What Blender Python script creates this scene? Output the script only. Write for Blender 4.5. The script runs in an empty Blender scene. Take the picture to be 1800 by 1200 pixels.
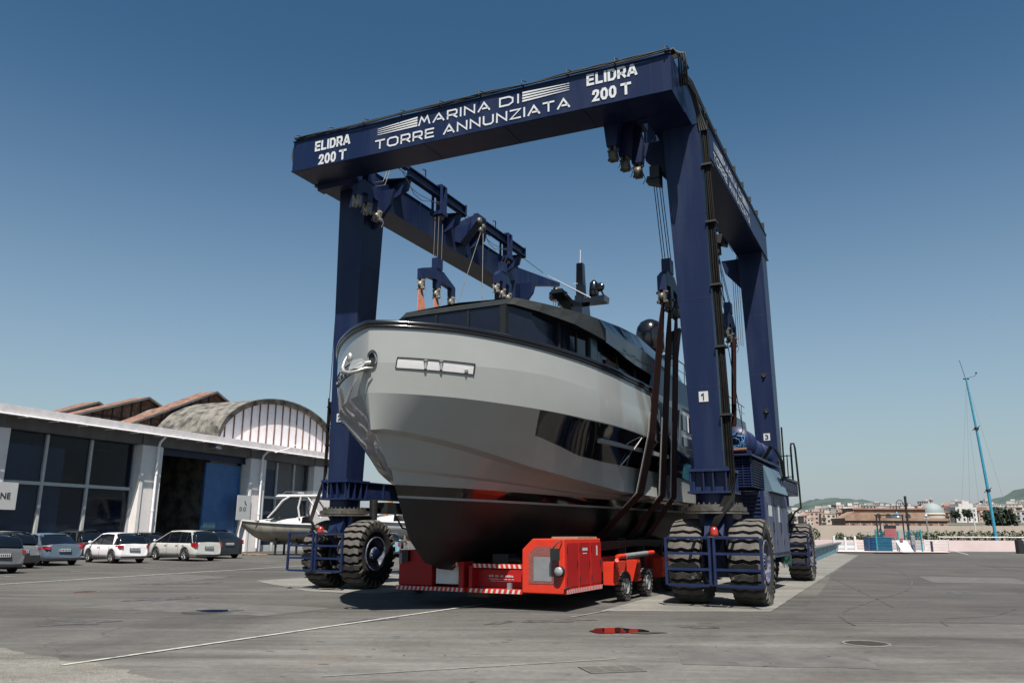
import bpy, bmesh, math, random
from mathutils import Vector, Matrix
random.seed(7)
R = math.radians
scene = bpy.context.scene
col = scene.collection
# ---------------------------------------------------------------- camera, sky, sun, exposure
cam_d = bpy.data.cameras.new("camera"); cam = bpy.data.objects.new("camera", cam_d); col.objects.link(cam)
cam_d.sensor_width = 36.0; cam_d.lens = 28.0; cam_d.clip_start = 0.1; cam_d.clip_end = 20000
cam.matrix_world = Matrix.Translation((0, 0, 1.65)) @ Matrix.Rotation(R(90) + 0.234, 4, 'X') @ Matrix.Rotation(0.004, 4, 'Z')
scene.camera = cam
SUN = Vector((-0.04, 0.52, -1.0)).normalized()          # travel direction of the light
elev = math.asin(-SUN.z); azim = math.atan2(-SUN.x, -SUN.y)
sl = bpy.data.lights.new("sun", 'SUN'); sl.energy = 5.0; sl.angle = R(0.5); sl.color = (1.0, 0.95, 0.88)
so = bpy.data.objects.new("sun", sl); col.objects.link(so); so.location = (0, -20, 60)
so.rotation_euler = SUN.to_track_quat('-Z', 'Y').to_euler()
world = bpy.data.worlds.new("World"); scene.world = world; world.use_nodes = True
wn = world.node_tree.nodes; wl = world.node_tree.links; wn.clear()
sky = wn.new("ShaderNodeTexSky"); sky.sky_type = 'NISHITA'; sky.sun_disc = False
sky.sun_elevation = elev; sky.sun_rotation = azim; sky.altitude = 0; sky.air_density = 1.0; sky.dust_density = 1.0; sky.ozone_density = 3.0
hs = wn.new("ShaderNodeMix"); hs.data_type = 'RGBA'; hs.blend_type = 'MULTIPLY'; hs.inputs[0].default_value = 1.0; hs.inputs[7].default_value = (0.355, 0.45, 0.37, 1)
gm = wn.new("ShaderNodeGamma"); gm.inputs['Gamma'].default_value = 1.45
bg = wn.new("ShaderNodeBackground"); bg.inputs['Strength'].default_value = 0.068
ow = wn.new("ShaderNodeOutputWorld")
wl.new(sky.outputs[0], gm.inputs[0]); wl.new(gm.outputs[0], hs.inputs[6]); 
tcw = wn.new("ShaderNodeTexCoord"); sx_ = wn.new("ShaderNodeSeparateXYZ"); wl.new(tcw.outputs['Generated'], sx_.inputs[0])
mr = wn.new("ShaderNodeMapRange"); mr.inputs[1].default_value = 0.0; mr.inputs[2].default_value = 0.55; mr.inputs[3].default_value = 1.0; mr.inputs[4].default_value = 0.0; wl.new(sx_.outputs[2], mr.inputs[0])
pw = wn.new("ShaderNodeMath"); pw.operation = 'POWER'; pw.inputs[1].default_value = 1.75; wl.new(mr.outputs[0], pw.inputs[0])
hz = wn.new("ShaderNodeMix"); hz.data_type = 'RGBA'; hz.inputs[7].default_value = (2.95, 3.20, 3.55, 1); wl.new(pw.outputs[0], hz.inputs[0]); wl.new(hs.outputs[2], hz.inputs[6]); wl.new(hz.outputs[2], bg.inputs[0]); wl.new(bg.outputs[0], ow.inputs[0])
vs_ = scene.view_settings; vs_.view_transform = 'Standard'; vs_.look = 'None'; vs_.exposure = 1.05; vs_.gamma = 1.0
try:
    scene.cycles.max_bounces = 7; scene.cycles.diffuse_bounces = 3; scene.cycles.glossy_bounces = 4; scene.cycles.transmission_bounces = 5
except Exception: pass

# ---------------------------------------------------------------- materials
MATS = {}
AK = 0.585      # overall reflectance level, set against the exposure
def mat(name, colr, rough=0.6, metal=0.0, var=0.12, scale=3.0, col2=None, thr=(0.45, 0.75), bump=0.0, bscale=40.0,
        spec=0.5, coat=0.0, trans=0.0, emit=0.0, streak=False, fine=0.0, alpha=1.0):
    colr = [c * AK for c in colr]; col2 = [c * AK for c in col2] if col2 else None
    m = bpy.data.materials.new(name); m.use_nodes = True
    n = m.node_tree.nodes; l = m.node_tree.links; p = n['Principled BSDF']
    p.inputs['Alpha'].default_value = alpha
    p.inputs['Roughness'].default_value = rough; p.inputs['Metallic'].default_value = metal
    p.inputs['Specular IOR Level'].default_value = spec
    p.inputs['Coat Weight'].default_value = coat; p.inputs['Coat Roughness'].default_value = 0.035
    p.inputs['Transmission Weight'].default_value = trans
    tc = n.new('ShaderNodeTexCoord'); mp = n.new('ShaderNodeMapping'); l.new(tc.outputs['Object'], mp.inputs[0])
    if streak: mp.inputs['Scale'].default_value = (1.0, 1.0, 0.12)
    t = n.new('ShaderNodeTexNoise'); t.inputs['Scale'].default_value = scale; t.inputs['Detail'].default_value = 6; t.inputs['Roughness'].default_value = 0.62
    l.new(mp.outputs[0], t.inputs['Vector'])
    r = n.new('ShaderNodeValToRGB'); e = r.color_ramp.elements
    if col2 is None:
        e[0].position = 0.3; e[1].position = 0.7
        e[0].color = [c * (1 - var) for c in colr] + [1]; e[1].color = [min(1, c * (1 + var)) for c in colr] + [1]
    else:
        e[0].position, e[1].position = thr
        e[0].color = list(colr) + [1]; e[1].color = list(col2) + [1]
    l.new(t.outputs['Fac'], r.inputs[0]); out = r.outputs[0]
    if fine > 0:
        f = n.new('ShaderNodeTexNoise'); f.inputs['Scale'].default_value = bscale * 2; f.inputs['Detail'].default_value = 2
        l.new(tc.outputs['Object'], f.inputs['Vector'])
        mx = n.new('ShaderNodeMix'); mx.data_type = 'RGBA'; mx.blend_type = 'OVERLAY'; mx.inputs['Factor'].default_value = fine
        l.new(out, mx.inputs[6]); l.new(f.outputs['Fac'], mx.inputs[7]); out = mx.outputs[2]
    l.new(out, p.inputs['Base Color'])
    rr = n.new('ShaderNodeMapRange'); rr.inputs[3].default_value = max(0.02, rough * 0.8); rr.inputs[4].default_value = min(1, rough * 1.25)
    l.new(t.outputs['Fac'], rr.inputs[0]); l.new(rr.outputs[0], p.inputs['Roughness'])
    if bump > 0:
        b = n.new('ShaderNodeBump'); b.inputs['Strength'].default_value = bump; b.inputs['Distance'].default_value = 0.02
        bt = n.new('ShaderNodeTexNoise'); bt.inputs['Scale'].default_value = bscale; bt.inputs['Detail'].default_value = 4
        l.new(tc.outputs['Object'], bt.inputs['Vector']); l.new(bt.outputs['Fac'], b.inputs['Height']); l.new(b.outputs[0], p.inputs['Normal'])
    if emit > 0:
        p.inputs['Emission Color'].default_value = list(colr) + [1]; p.inputs['Emission Strength'].default_value = emit
    MATS[name] = m
    return m

mat('crane_blue', (0.008, 0.018, 0.066), 0.38, spec=0.28, col2=(0.030, 0.042, 0.092), thr=(0.45, 0.80), streak=True, scale=1.6, bump=0.05, bscale=25, fine=0.15)
mat('crane_blue_bright', (0.012, 0.024, 0.085), 0.42, spec=0.3, col2=(0.028, 0.040, 0.10), thr=(0.5, 0.8), scale=2.5)
mat('panel_worn_blue', (0.05, 0.07, 0.15), 0.6, col2=(0.16, 0.17, 0.20), scale=3.5, thr=(0.4, 0.75), streak=True, bump=0.15)
mat('white_letter', (0.78, 0.79, 0.80), 0.5, var=0.04)
mat('letter_blue', (0.01, 0.02, 0.08), 0.5)
mat('black_rubber', (0.011, 0.011, 0.012), 0.65, var=0.3, scale=8)
mat('hose_grey', (0.009, 0.0085, 0.008), 0.6, spec=0.12, var=0.4, scale=5)
mat('tyre_groove', (0.012, 0.011, 0.010), 0.9)
mat('tyre_rubber', (0.085, 0.075, 0.066), 0.85, col2=(0.155, 0.138, 0.122), scale=4, thr=(0.4, 0.7), bump=0.3, bscale=30)
mat('rim_blue', (0.05, 0.06, 0.12), 0.5, col2=(0.22, 0.22, 0.24), scale=6, thr=(0.45, 0.62))
mat('rope_steel', (0.035, 0.035, 0.037), 0.5, metal=0.3)
mat('greasy_steel', (0.16, 0.15, 0.13), 0.5, metal=0.4, col2=(0.05, 0.04, 0.03), scale=7)
mat('hook_pale', (0.42, 0.39, 0.33), 0.5, metal=0.2, col2=(0.10, 0.08, 0.06), scale=9)
mat('rust', (0.16, 0.06, 0.035), 0.85, col2=(0.36, 0.22, 0.15), scale=2.2, thr=(0.4, 0.7), bump=0.2)
mat('hull_grey', (0.40, 0.408, 0.394), 0.38, metal=0.0, var=0.03, scale=1.3, coat=0.65, spec=0.25)
mat('hull_black', (0.006, 0.006, 0.007), 0.12, coat=0.5)
mat('antifouling', (0.008, 0.008, 0.008), 0.45, var=0.5, scale=2.0, bump=0.05)
mat('stripe_white', (0.35, 0.34, 0.33), 0.4)
mat('dark_glass', (0.006, 0.008, 0.012), 0.06, spec=0.5, coat=0.3)
mat('yacht_glass', (0.012, 0.014, 0.028), 0.09, spec=0.35)
mat('roof_grey', (0.024, 0.027, 0.027), 0.5, spec=0.15, var=0.15)
mat('black_gloss', (0.008, 0.008, 0.011), 0.15, coat=0.4)
mat('blue_grey_panel', (0.10, 0.16, 0.21), 0.3, var=0.15)
mat('chrome', (0.60, 0.59, 0.57), 0.42, metal=0.7, var=0.05)
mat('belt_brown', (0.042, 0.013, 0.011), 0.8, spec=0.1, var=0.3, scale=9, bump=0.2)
mat('belt_sunlit', (0.52, 0.20, 0.12), 0.75, var=0.2, scale=9)  # sunlit copy of the belt colour, sunshine put into the orange
mat('belt_pad', (0.50, 0.48, 0.45), 0.8, var=0.2, scale=7)
mat('red_paint', (0.78, 0.05, 0.022), 0.45, spec=0.25, col2=(0.62, 0.04, 0.02), thr=(0.5, 0.8), scale=3.5, fine=0.15)
mat('red_shaded', (0.48, 0.016, 0.018), 0.45, spec=0.25, var=0.12, scale=2.5)  # shaded copy of red_paint: weaker light on these faces is in the colour
mat('red_mesh', (0.20, 0.035, 0.03), 0.7, col2=(0.33, 0.13, 0.11), scale=60, thr=(0.4, 0.6))
mat('steel_dark', (0.025, 0.025, 0.027), 0.55, metal=0.3, var=0.3, scale=6)
mat('grey_metal', (0.30, 0.31, 0.32), 0.5, metal=0.2, var=0.15)
mat('concrete', (1.02, 0.96, 0.92), 0.85, col2=(0.85, 0.80, 0.77), scale=2.2, thr=(0.5, 0.9), bump=0.25, bscale=18)
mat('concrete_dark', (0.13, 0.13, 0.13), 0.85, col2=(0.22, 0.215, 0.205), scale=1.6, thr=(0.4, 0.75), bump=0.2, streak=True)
mat('fascia', (0.82, 0.80, 0.78), 0.8, col2=(1.05, 0.96, 0.97), scale=1.6, thr=(0.35, 0.6), bump=0.15, bscale=12)
mat('window_frame', (0.62, 0.63, 0.62), 0.55, var=0.1)
mat('shop_glass', (0.008, 0.013, 0.026), 0.07, col2=(0.014, 0.028, 0.06), scale=0.35, thr=(0.42, 0.58), spec=0.42, alpha=0.38)
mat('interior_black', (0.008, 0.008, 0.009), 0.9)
mat('door_blue', (0.05, 0.17, 0.42), 0.55, col2=(0.07, 0.25, 0.52), scale=1.2, bump=0.08)
mat('sign_white', (0.66, 0.66, 0.66), 0.6, var=0.04)
mat('sign_black', (0.02, 0.02, 0.02), 0.6)
mat('vault_roof', (0.24, 0.22, 0.19), 0.95, col2=(0.05, 0.046, 0.04), scale=1.1, thr=(0.42, 0.62), bump=0.6, bscale=3)
mat('rust_roof', (0.11, 0.045, 0.03), 0.9, col2=(0.22, 0.12, 0.085), scale=2.0, thr=(0.4, 0.7), bump=0.2)
mat('panel_white', (1.22, 1.16, 1.18), 0.7, var=0.08, scale=1.5)
mat('brick_red', (0.30, 0.13, 0.09), 0.9, col2=(0.42, 0.26, 0.19), scale=0.35, thr=(0.4, 0.65), bump=0.2, bscale=4)
mat('ruin_stone', (0.36, 0.25, 0.18), 0.9, col2=(0.25, 0.13, 0.09), scale=0.25, thr=(0.45, 0.65))
mat('pink_wall', (0.78, 0.62, 0.60), 0.85, var=0.07, scale=0.7, bump=0.1)
mat('beige_wall', (0.50, 0.42, 0.35), 0.9, var=0.1, scale=0.1)
mat('white_paint', (0.74, 0.72, 0.72), 0.5, var=0.06)
mat('white_gel', (0.72, 0.70, 0.70), 0.25, var=0.04, coat=0.3)
mat('hull_dirty', (0.42, 0.39, 0.33), 0.5, col2=(0.25, 0.22, 0.17), scale=1.8, streak=True)
mat('cyan_paint', (0.05, 0.33, 0.50), 0.45, var=0.15)
mat('teal_paint', (0.03, 0.28, 0.36), 0.5, var=0.15)
mat('blue_box', (0.02, 0.13, 0.30), 0.5, var=0.15)
mat('red_board', (0.50, 0.05, 0.05), 0.6, var=0.1)
mat('basin_blue', (0.16, 0.34, 0.42), 0.6, var=0.15)
mat('rope_green', (0.04, 0.14, 0.12), 0.8)
mat('foliage', (0.04, 0.062, 0.02), 0.8, col2=(0.11, 0.14, 0.055), scale=1.5, thr=(0.35, 0.7))
mat('foliage_dark', (0.018, 0.035, 0.018), 0.85, col2=(0.04, 0.065, 0.03), scale=0.5, thr=(0.35, 0.7))
mat('bark', (0.09, 0.07, 0.05), 0.9)
mat('hill_green', (0.045, 0.078, 0.068), 0.95, col2=(0.075, 0.108, 0.095), scale=0.012, thr=(0.4, 0.62), bump=0.3, bscale=0.05)
mat('town_ground', (0.22, 0.19, 0.16), 0.95, col2=(0.05, 0.07, 0.04), scale=0.02, thr=(0.42, 0.55))
mat('lead_dome', (0.28, 0.33, 0.34), 0.7, var=0.15)
mat('terracotta', (0.34, 0.20, 0.15), 0.9, var=0.2, scale=0.5)
mat('window_dark', (0.05, 0.055, 0.06), 0.4)
mat('orange_paint', (0.62, 0.22, 0.04), 0.5)
mat('wood', (0.36, 0.26, 0.17), 0.85, var=0.3, scale=4)
mat('plastic_red', (0.45, 0.03, 0.02), 0.25, coat=0.4)
mat('lamp_glass', (0.7, 0.72, 0.74), 0.15, metal=0.6)
for nm, c in dict(wall_cream=(0.60, 0.50, 0.42), wall_pink=(0.58, 0.42, 0.37), wall_pale=(0.66, 0.61, 0.57), wall_tan=(0.46, 0.35, 0.28), wall_grey=(0.46, 0.45, 0.44), wall_white=(0.72, 0.68, 0.66)).items():
    mat(nm, c, 0.9, var=0.1, scale=0.3)

# ---------------------------------------------------------------- mesh builder
class MB:
    def __init__(s): s.v = []; s.f = []; s.m = []; s.sm = []
    def add(s, vs, fs, mi=0, smooth=False, M=None):
        o = len(s.v)
        for p in vs:
            q = Vector(p)
            s.v.append(tuple(M @ q) if M is not None else tuple(q))
        for f in fs: s.f.append([i + o for i in f]); s.m.append(mi); s.sm.append(smooth)
        return s
    def box(s, x0, x1, y0, y1, z0, z1, mi=0, M=None):
        vs = [(x0, y0, z0), (x1, y0, z0), (x1, y1, z0), (x0, y1, z0), (x0, y0, z1), (x1, y0, z1), (x1, y1, z1), (x0, y1, z1)]
        return s.add(vs, [(0, 3, 2, 1), (4, 5, 6, 7), (0, 1, 5, 4), (1, 2, 6, 5), (2, 3, 7, 6), (3, 0, 4, 7)], mi, False, M)
    def hexa(s, a, b, mi=0):      # a: 4 bottom corners, b: 4 top corners
        return s.add(list(a) + list(b), [(0, 3, 2, 1), (4, 5, 6, 7), (0, 1, 5, 4), (1, 2, 6, 5), (2, 3, 7, 6), (3, 0, 4, 7)], mi)
    def poly(s, pts, mi=0): return s.add(pts, [tuple(range(len(pts)))], mi)
    def prism(s, pts, d, mi=0):   # polygon extruded by vector d
        n = len(pts); d = Vector(d); b = [tuple(Vector(p) + d) for p in pts]
        fs = [tuple(range(n))[::-1], tuple(range(n, 2 * n))] + [(i, (i + 1) % n, n + (i + 1) % n, n + i) for i in range(n)]
        return s.add(list(pts) + b, fs, mi)
    def tube(s, pts, r, n=8, mi=0, cap=True, smooth=True):
        pts = [Vector(p) for p in pts]
        rs = r if isinstance(r, (list, tuple)) else [r] * len(pts)
        rings = []; up = None
        for i, p in enumerate(pts):
            if i == 0: t = pts[1] - p
            elif i == len(pts) - 1: t = p - pts[i - 1]
            else: t = (pts[i + 1] - p).normalized() + (p - pts[i - 1]).normalized()
            t = t.normalized() if t.length > 1e-9 else Vector((0, 0, 1))
            if up is None:
                up = Vector((0, 0, 1)) if abs(t.z) < 0.9 else Vector((1, 0, 0))
            a = up - t * up.dot(t)
            if a.length < 1e-6: a = Vector((1, 0, 0)) - t * t.x
            a.normalize(); b = t.cross(a); up = a
            rings.append([tuple(p + (a * math.cos(2 * math.pi * k / n) + b * math.sin(2 * math.pi * k / n)) * rs[i]) for k in range(n)])
        return s.loft(rings, True, cap, mi, smooth)
    def loft(s, rings, closed=True, cap=False, mi=0, smooth=True):
        n = len(rings[0]); vs = [p for r_ in rings for p in r_]; fs = []
        for i in range(len(rings) - 1):
            for k in range(n if closed else n - 1):
                k2 = (k + 1) % n
                fs.append((i * n + k, i * n + k2, (i + 1) * n + k2, (i + 1) * n + k))
        s.add(vs, fs, mi, smooth)
        if cap:
            s.add(rings[0], [tuple(range(n))[::-1]], mi); s.add(rings[-1], [tuple(range(n))], mi)
        return s
    def cyl(s, p0, p1, r0, r1=None, n=16, mi=0, cap=True, smooth=True):
        return s.tube([p0, p1], [r0, r0 if r1 is None else r1], n, mi, cap, smooth)
    def lathe(s, prof, c=(0, 0, 0), axis='Z', n=24, mi=0, smooth=True, cap=True):
        rings = []
        for r_, h in prof:
            ring = []
            for k in range(n):
                a = 2 * math.pi * k / n; x, y = r_ * math.cos(a), r_ * math.sin(a)
                p = (x, y, h) if axis == 'Z' else ((h, x, y) if axis == 'X' else (x, h, y))
                ring.append((p[0] + c[0], p[1] + c[1], p[2] + c[2]))
            rings.append(ring)
        return s.loft(rings, True, cap, mi, smooth)
    def sphere(s, c, rx, ry=None, rz=None, n=12, mi=0):
        ry = rx if ry is None else ry; rz = rx if rz is None else rz
        rings = []
        for i in range(n // 2 + 1):
            th = math.pi * i / (n // 2) ; sr = max(0.001, math.sin(th))
            rings.append([(c[0] + rx * sr * math.cos(2 * math.pi * k / n), c[1] + ry * sr * math.sin(2 * math.pi * k / n), c[2] - rz * math.cos(th)) for k in range(n)])
        return s.loft(rings, True, False, mi, True)
    def build(s, name, mats, parent=None, bevel=0.0, split=True):
        if split and parent is not None and name not in ('foliage', 'crown', 'wheel', 'hull', 'body'):
            parts = s.pieces()
            if parts:
                out = []
                for idx in parts:
                    q = MB(); mp = {}
                    for fi in idx:
                        f = []
                        for vi in s.f[fi]:
                            if vi not in mp: mp[vi] = len(q.v); q.v.append(s.v[vi])
                            f.append(mp[vi])
                        q.f.append(f); q.m.append(s.m[fi]); q.sm.append(s.sm[fi])
                    out.append(q._build(name, mats, parent, bevel))
                return out[0]
        return s._build(name, mats, parent, bevel)
    def pieces(s):
        """faces grouped into clusters that stand clear of one another; None when there is just one"""
        par = list(range(len(s.v)))
        def find(i):
            while par[i] != i: par[i] = par[par[i]]; i = par[i]
            return i
        key = {}
        for i, v in enumerate(s.v):
            k = (round(v[0], 4), round(v[1], 4), round(v[2], 4))
            if k in key: par[find(i)] = find(key[k])
            else: key[k] = i
        for f in s.f:
            a = find(f[0])
            for j in f[1:]: par[find(j)] = a
        isl = {}
        for fi, f in enumerate(s.f): isl.setdefault(find(f[0]), []).append(fi)
        L = list(isl.values())
        if len(L) < 2 or len(L) > 420: return None
        B = []
        for fs in L:
            vs = [s.v[i] for fi in fs for i in s.f[fi]]
            lo = [min(v[k] for v in vs) for k in (0, 1, 2)]; hi = [max(v[k] for v in vs) for k in (0, 1, 2)]; B.append((lo, hi, max(hi[k] - lo[k] for k in (0, 1, 2))))
        c = list(range(len(L)))
        def fc(i):
            while c[i] != i: i = c[i]
            return i
        for i in range(len(L)):
            for j in range(i + 1, len(L)):
                if fc(i) == fc(j): continue
                g = math.sqrt(sum(max(0, B[i][0][k] - B[j][1][k], B[j][0][k] - B[i][1][k]) ** 2 for k in (0, 1, 2)))
                if g <= max(.02, .5 * max(B[i][2], B[j][2])): c[fc(j)] = fc(i)
        cl = {}
        for i in range(len(L)): cl.setdefault(fc(i), []).extend(L[i])
        if len(cl) < 2 or len(cl) > 60: return None
        return sorted(cl.values(), key=lambda x: -len(x))
    def _build(s, name, mats, parent=None, bevel=0.0):
        me = bpy.data.meshes.new(name); me.from_pydata(s.v, [], s.f)
        if not isinstance(mats, (list, tuple)): mats = [mats]
        for m in mats: me.materials.append(MATS[m])
        me.polygons.foreach_set('material_index', s.m); me.polygons.foreach_set('use_smooth', s.sm)
        bm = bmesh.new(); bm.from_mesh(me); bmesh.ops.recalc_face_normals(bm, faces=bm.faces)
        bm.to_mesh(me); bm.free(); me.update()
        o = bpy.data.objects.new(name, me); col.objects.link(o)
        if parent is not None: o.parent = parent
        if bevel > 0:
            b = o.modifiers.new('bevel', 'BEVEL'); b.width = bevel; b.segments = 2; b.limit_method = 'ANGLE'; b.angle_limit = R(40)
        return o

def tag(o, label=None, cat=None, group=None, kind=None):
    if label: o['label'] = label
    if cat: o['category'] = cat
    if group: o['group'] = group
    if kind: o['kind'] = kind
    return o
def thing(name, loc, rz, label, cat, group=None):
    o = bpy.data.objects.new(name, None); col.objects.link(o); o.location = loc; o.rotation_euler = (0, 0, rz)
    o.empty_display_size = 0.3
    return tag(o, label, cat, group)
def copy_tree(o, parent=None):
    c = o.copy(); col.objects.link(c); c.parent = parent
    for ch in list(o.children): copy_tree(ch, c)
    return c
def smoothstep(a, b, x):
    t = min(1, max(0, (x - a) / (b - a))); return t * t * (3 - 2 * t)
def interp(tab, x):
    if x <= tab[0][0]: return tab[0][1]
    for (a, va), (b, vb) in zip(tab, tab[1:]):
        if x <= b: return va + (vb - va) * (x - a) / (b - a)
    return tab[-1][1]
def text_mesh(name, txt, origin, xdir, ydir, height, width, mname, parent, bold=0.0, depth=0.012, shear=0.0):
    """letters as a flat slab: origin = lower left corner, xdir/ydir unit vectors, height and width in metres"""
    cu = bpy.data.curves.new(name, 'FONT'); cu.body = txt; cu.size = 1.0; cu.offset = bold; cu.extrude = 0.0; cu.resolution_u = 3
    tmp = bpy.data.objects.new(name + '_tmp', cu); col.objects.link(tmp)
    bpy.context.view_layer.update()
    me = bpy.data.meshes.new_from_object(tmp.evaluated_get(bpy.context.evaluated_depsgraph_get()))
    bpy.data.objects.remove(tmp)
    xs = [v.co.x for v in me.vertices]; ys = [v.co.y for v in me.vertices]
    x0, x1, y0, y1 = min(xs), max(xs), min(ys), max(ys)
    sx = width / (x1 - x0); sy = height / (y1 - y0)
    X = Vector(xdir); Y = Vector(ydir); N = Vector(xdir).cross(Vector(ydir)).normalized()
    vs = []
    for v in me.vertices:
        lx = (v.co.x - x0) * sx; ly = (v.co.y - y0) * sy
        vs.append(Vector(origin) + X * lx + Y * (ly + shear * lx) + N * depth)
    fs = [tuple(p.vertices) for p in me.polygons]
    bpy.data.meshes.remove(me)
    b = MB(); b.add(vs, fs)
    return b.build(name, mname, parent)

GLY = {  # strokes on a 1 x 1 box, width factor
 'M': (1.15, [[(0, 0), (.22, 1), (.5, .35), (.78, 1), (1, 0)]]), 'A': (1.1, [[(0, 0), (.5, 1), (1, 0)], [(.40, .26), (.86, .26)]]),
 'R': (.95, [[(0, 0), (0, 1), (.85, 1), (1, .86), (1, .52), (.85, .40), (.0, .40)], [(.55, .40), (1, 0)]]), 'I': (.0, [[(0, 0), (0, 1)]]),
 'N': (1.0, [[(0, 0), (0, 1), (1, 0), (1, 1)]]), 'D': (1.0, [[(0, 0), (0, 1), (.7, 1), (1, .75), (1, .25), (.7, 0), (0, 0)]]),
 'T': (1.0, [[(0, 1), (1, 1)], [(.5, 1), (.5, 0)]]), 'O': (1.15, [[(.2, 0), (0, .2), (0, .8), (.2, 1), (.8, 1), (1, .8), (1, .2), (.8, 0), (.2, 0)]]),
 'E': (.85, [[(1, 1), (0, 1), (0, 0), (1, 0)], [(0, .5), (.9, .5)]]), 'U': (1.0, [[(0, 1), (0, .2), (.2, 0), (.8, 0), (1, .2), (1, 1)]]), 'Z': (1.0, [[(0, 1), (1, 1), (0, 0), (1, 0)]])}
BOLD = {'E': (.60, GLY['E'][1]), 'L': (.55, [[(0, 1), (0, 0), (1, 0)]]), 'I': (.0, GLY['I'][1]), 'D': (.66, GLY['D'][1]), 'R': (.66, GLY['R'][1]), 'A': (.80, [[(0, 0), (.42, 1), (.58, 1), (1, 0)], [(.22, .24), (.78, .24)]]),
 'T': (.66, GLY['T'][1]), '0': (.56, [[(.3, 0), (0, .25), (0, .75), (.3, 1), (.7, 1), (1, .75), (1, .25), (.7, 0), (.3, 0)]]), '1': (.30, [[(0, .78), (.9, 1), (.9, 0)]]), '3': (.56, [[(0, .95), (.5, 1), (.95, .85), (.9, .6), (.45, .53), (.95, .45), (1, .15), (.5, 0), (0, .08)]]), '2': (.56, [[(0, .72), (.12, .95), (.5, 1.0), (.9, .92), (.95, .68), (.7, .42), (0, 0), (1, 0)]])}
def stroke_word(word, O_, X, Z, N, h, width, m, parent, th=.17, nm='lettering', GLY=GLY, gap=.42):
    X, Z, N, O_ = Vector(X), Vector(Z), Vector(N), Vector(O_)
    tot = sum(GLY[c][0] + gap for c in word) - gap; k = width / tot; x = 0
    b = MB(); t = th * h / 2
    for c in word:
        w, st = GLY[c]; w *= k
        for pl in st:
            P = [Vector((x + p[0] * w, p[1] * (h - 2 * t) + t)) for p in pl]
            L_, R_ = [], []
            for i, p in enumerate(P):
                closed = pl[0] == pl[-1] and len(pl) > 3
                d0 = (p - P[i - 1]).normalized() if i > 0 else ((P[0] - P[-2]).normalized() if closed else None)
                d1 = (P[i + 1] - p).normalized() if i < len(P) - 1 else ((P[1] - P[0]).normalized() if closed else None)
                if d0 is None: d0 = d1; 
                if d1 is None: d1 = d0
                n0, n1 = Vector((-d0.y, d0.x)), Vector((-d1.y, d1.x)); n = (n0 + n1)
                n = n.normalized() if n.length > 1e-4 else n0
                s_ = min(1.9, 1 / max(.3, n.dot(n1))); e = t * s_
                ext = Vector((0, 0))
                if i == 0 and not closed: ext = -d1 * t * .9
                if i == len(P) - 1 and not closed: ext = d0 * t * .9
                L_.append(p + n * e + ext); R_.append(p - n * e + ext)
            to3 = lambda q: tuple(O_ + X * q.x + Z * q.y + N * .012)
            b.loft([[to3(q) for q in L_], [to3(q) for q in R_]], False, False, 0, False)
        x += w + gap * k
    return b.build(nm, m, parent)
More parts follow.
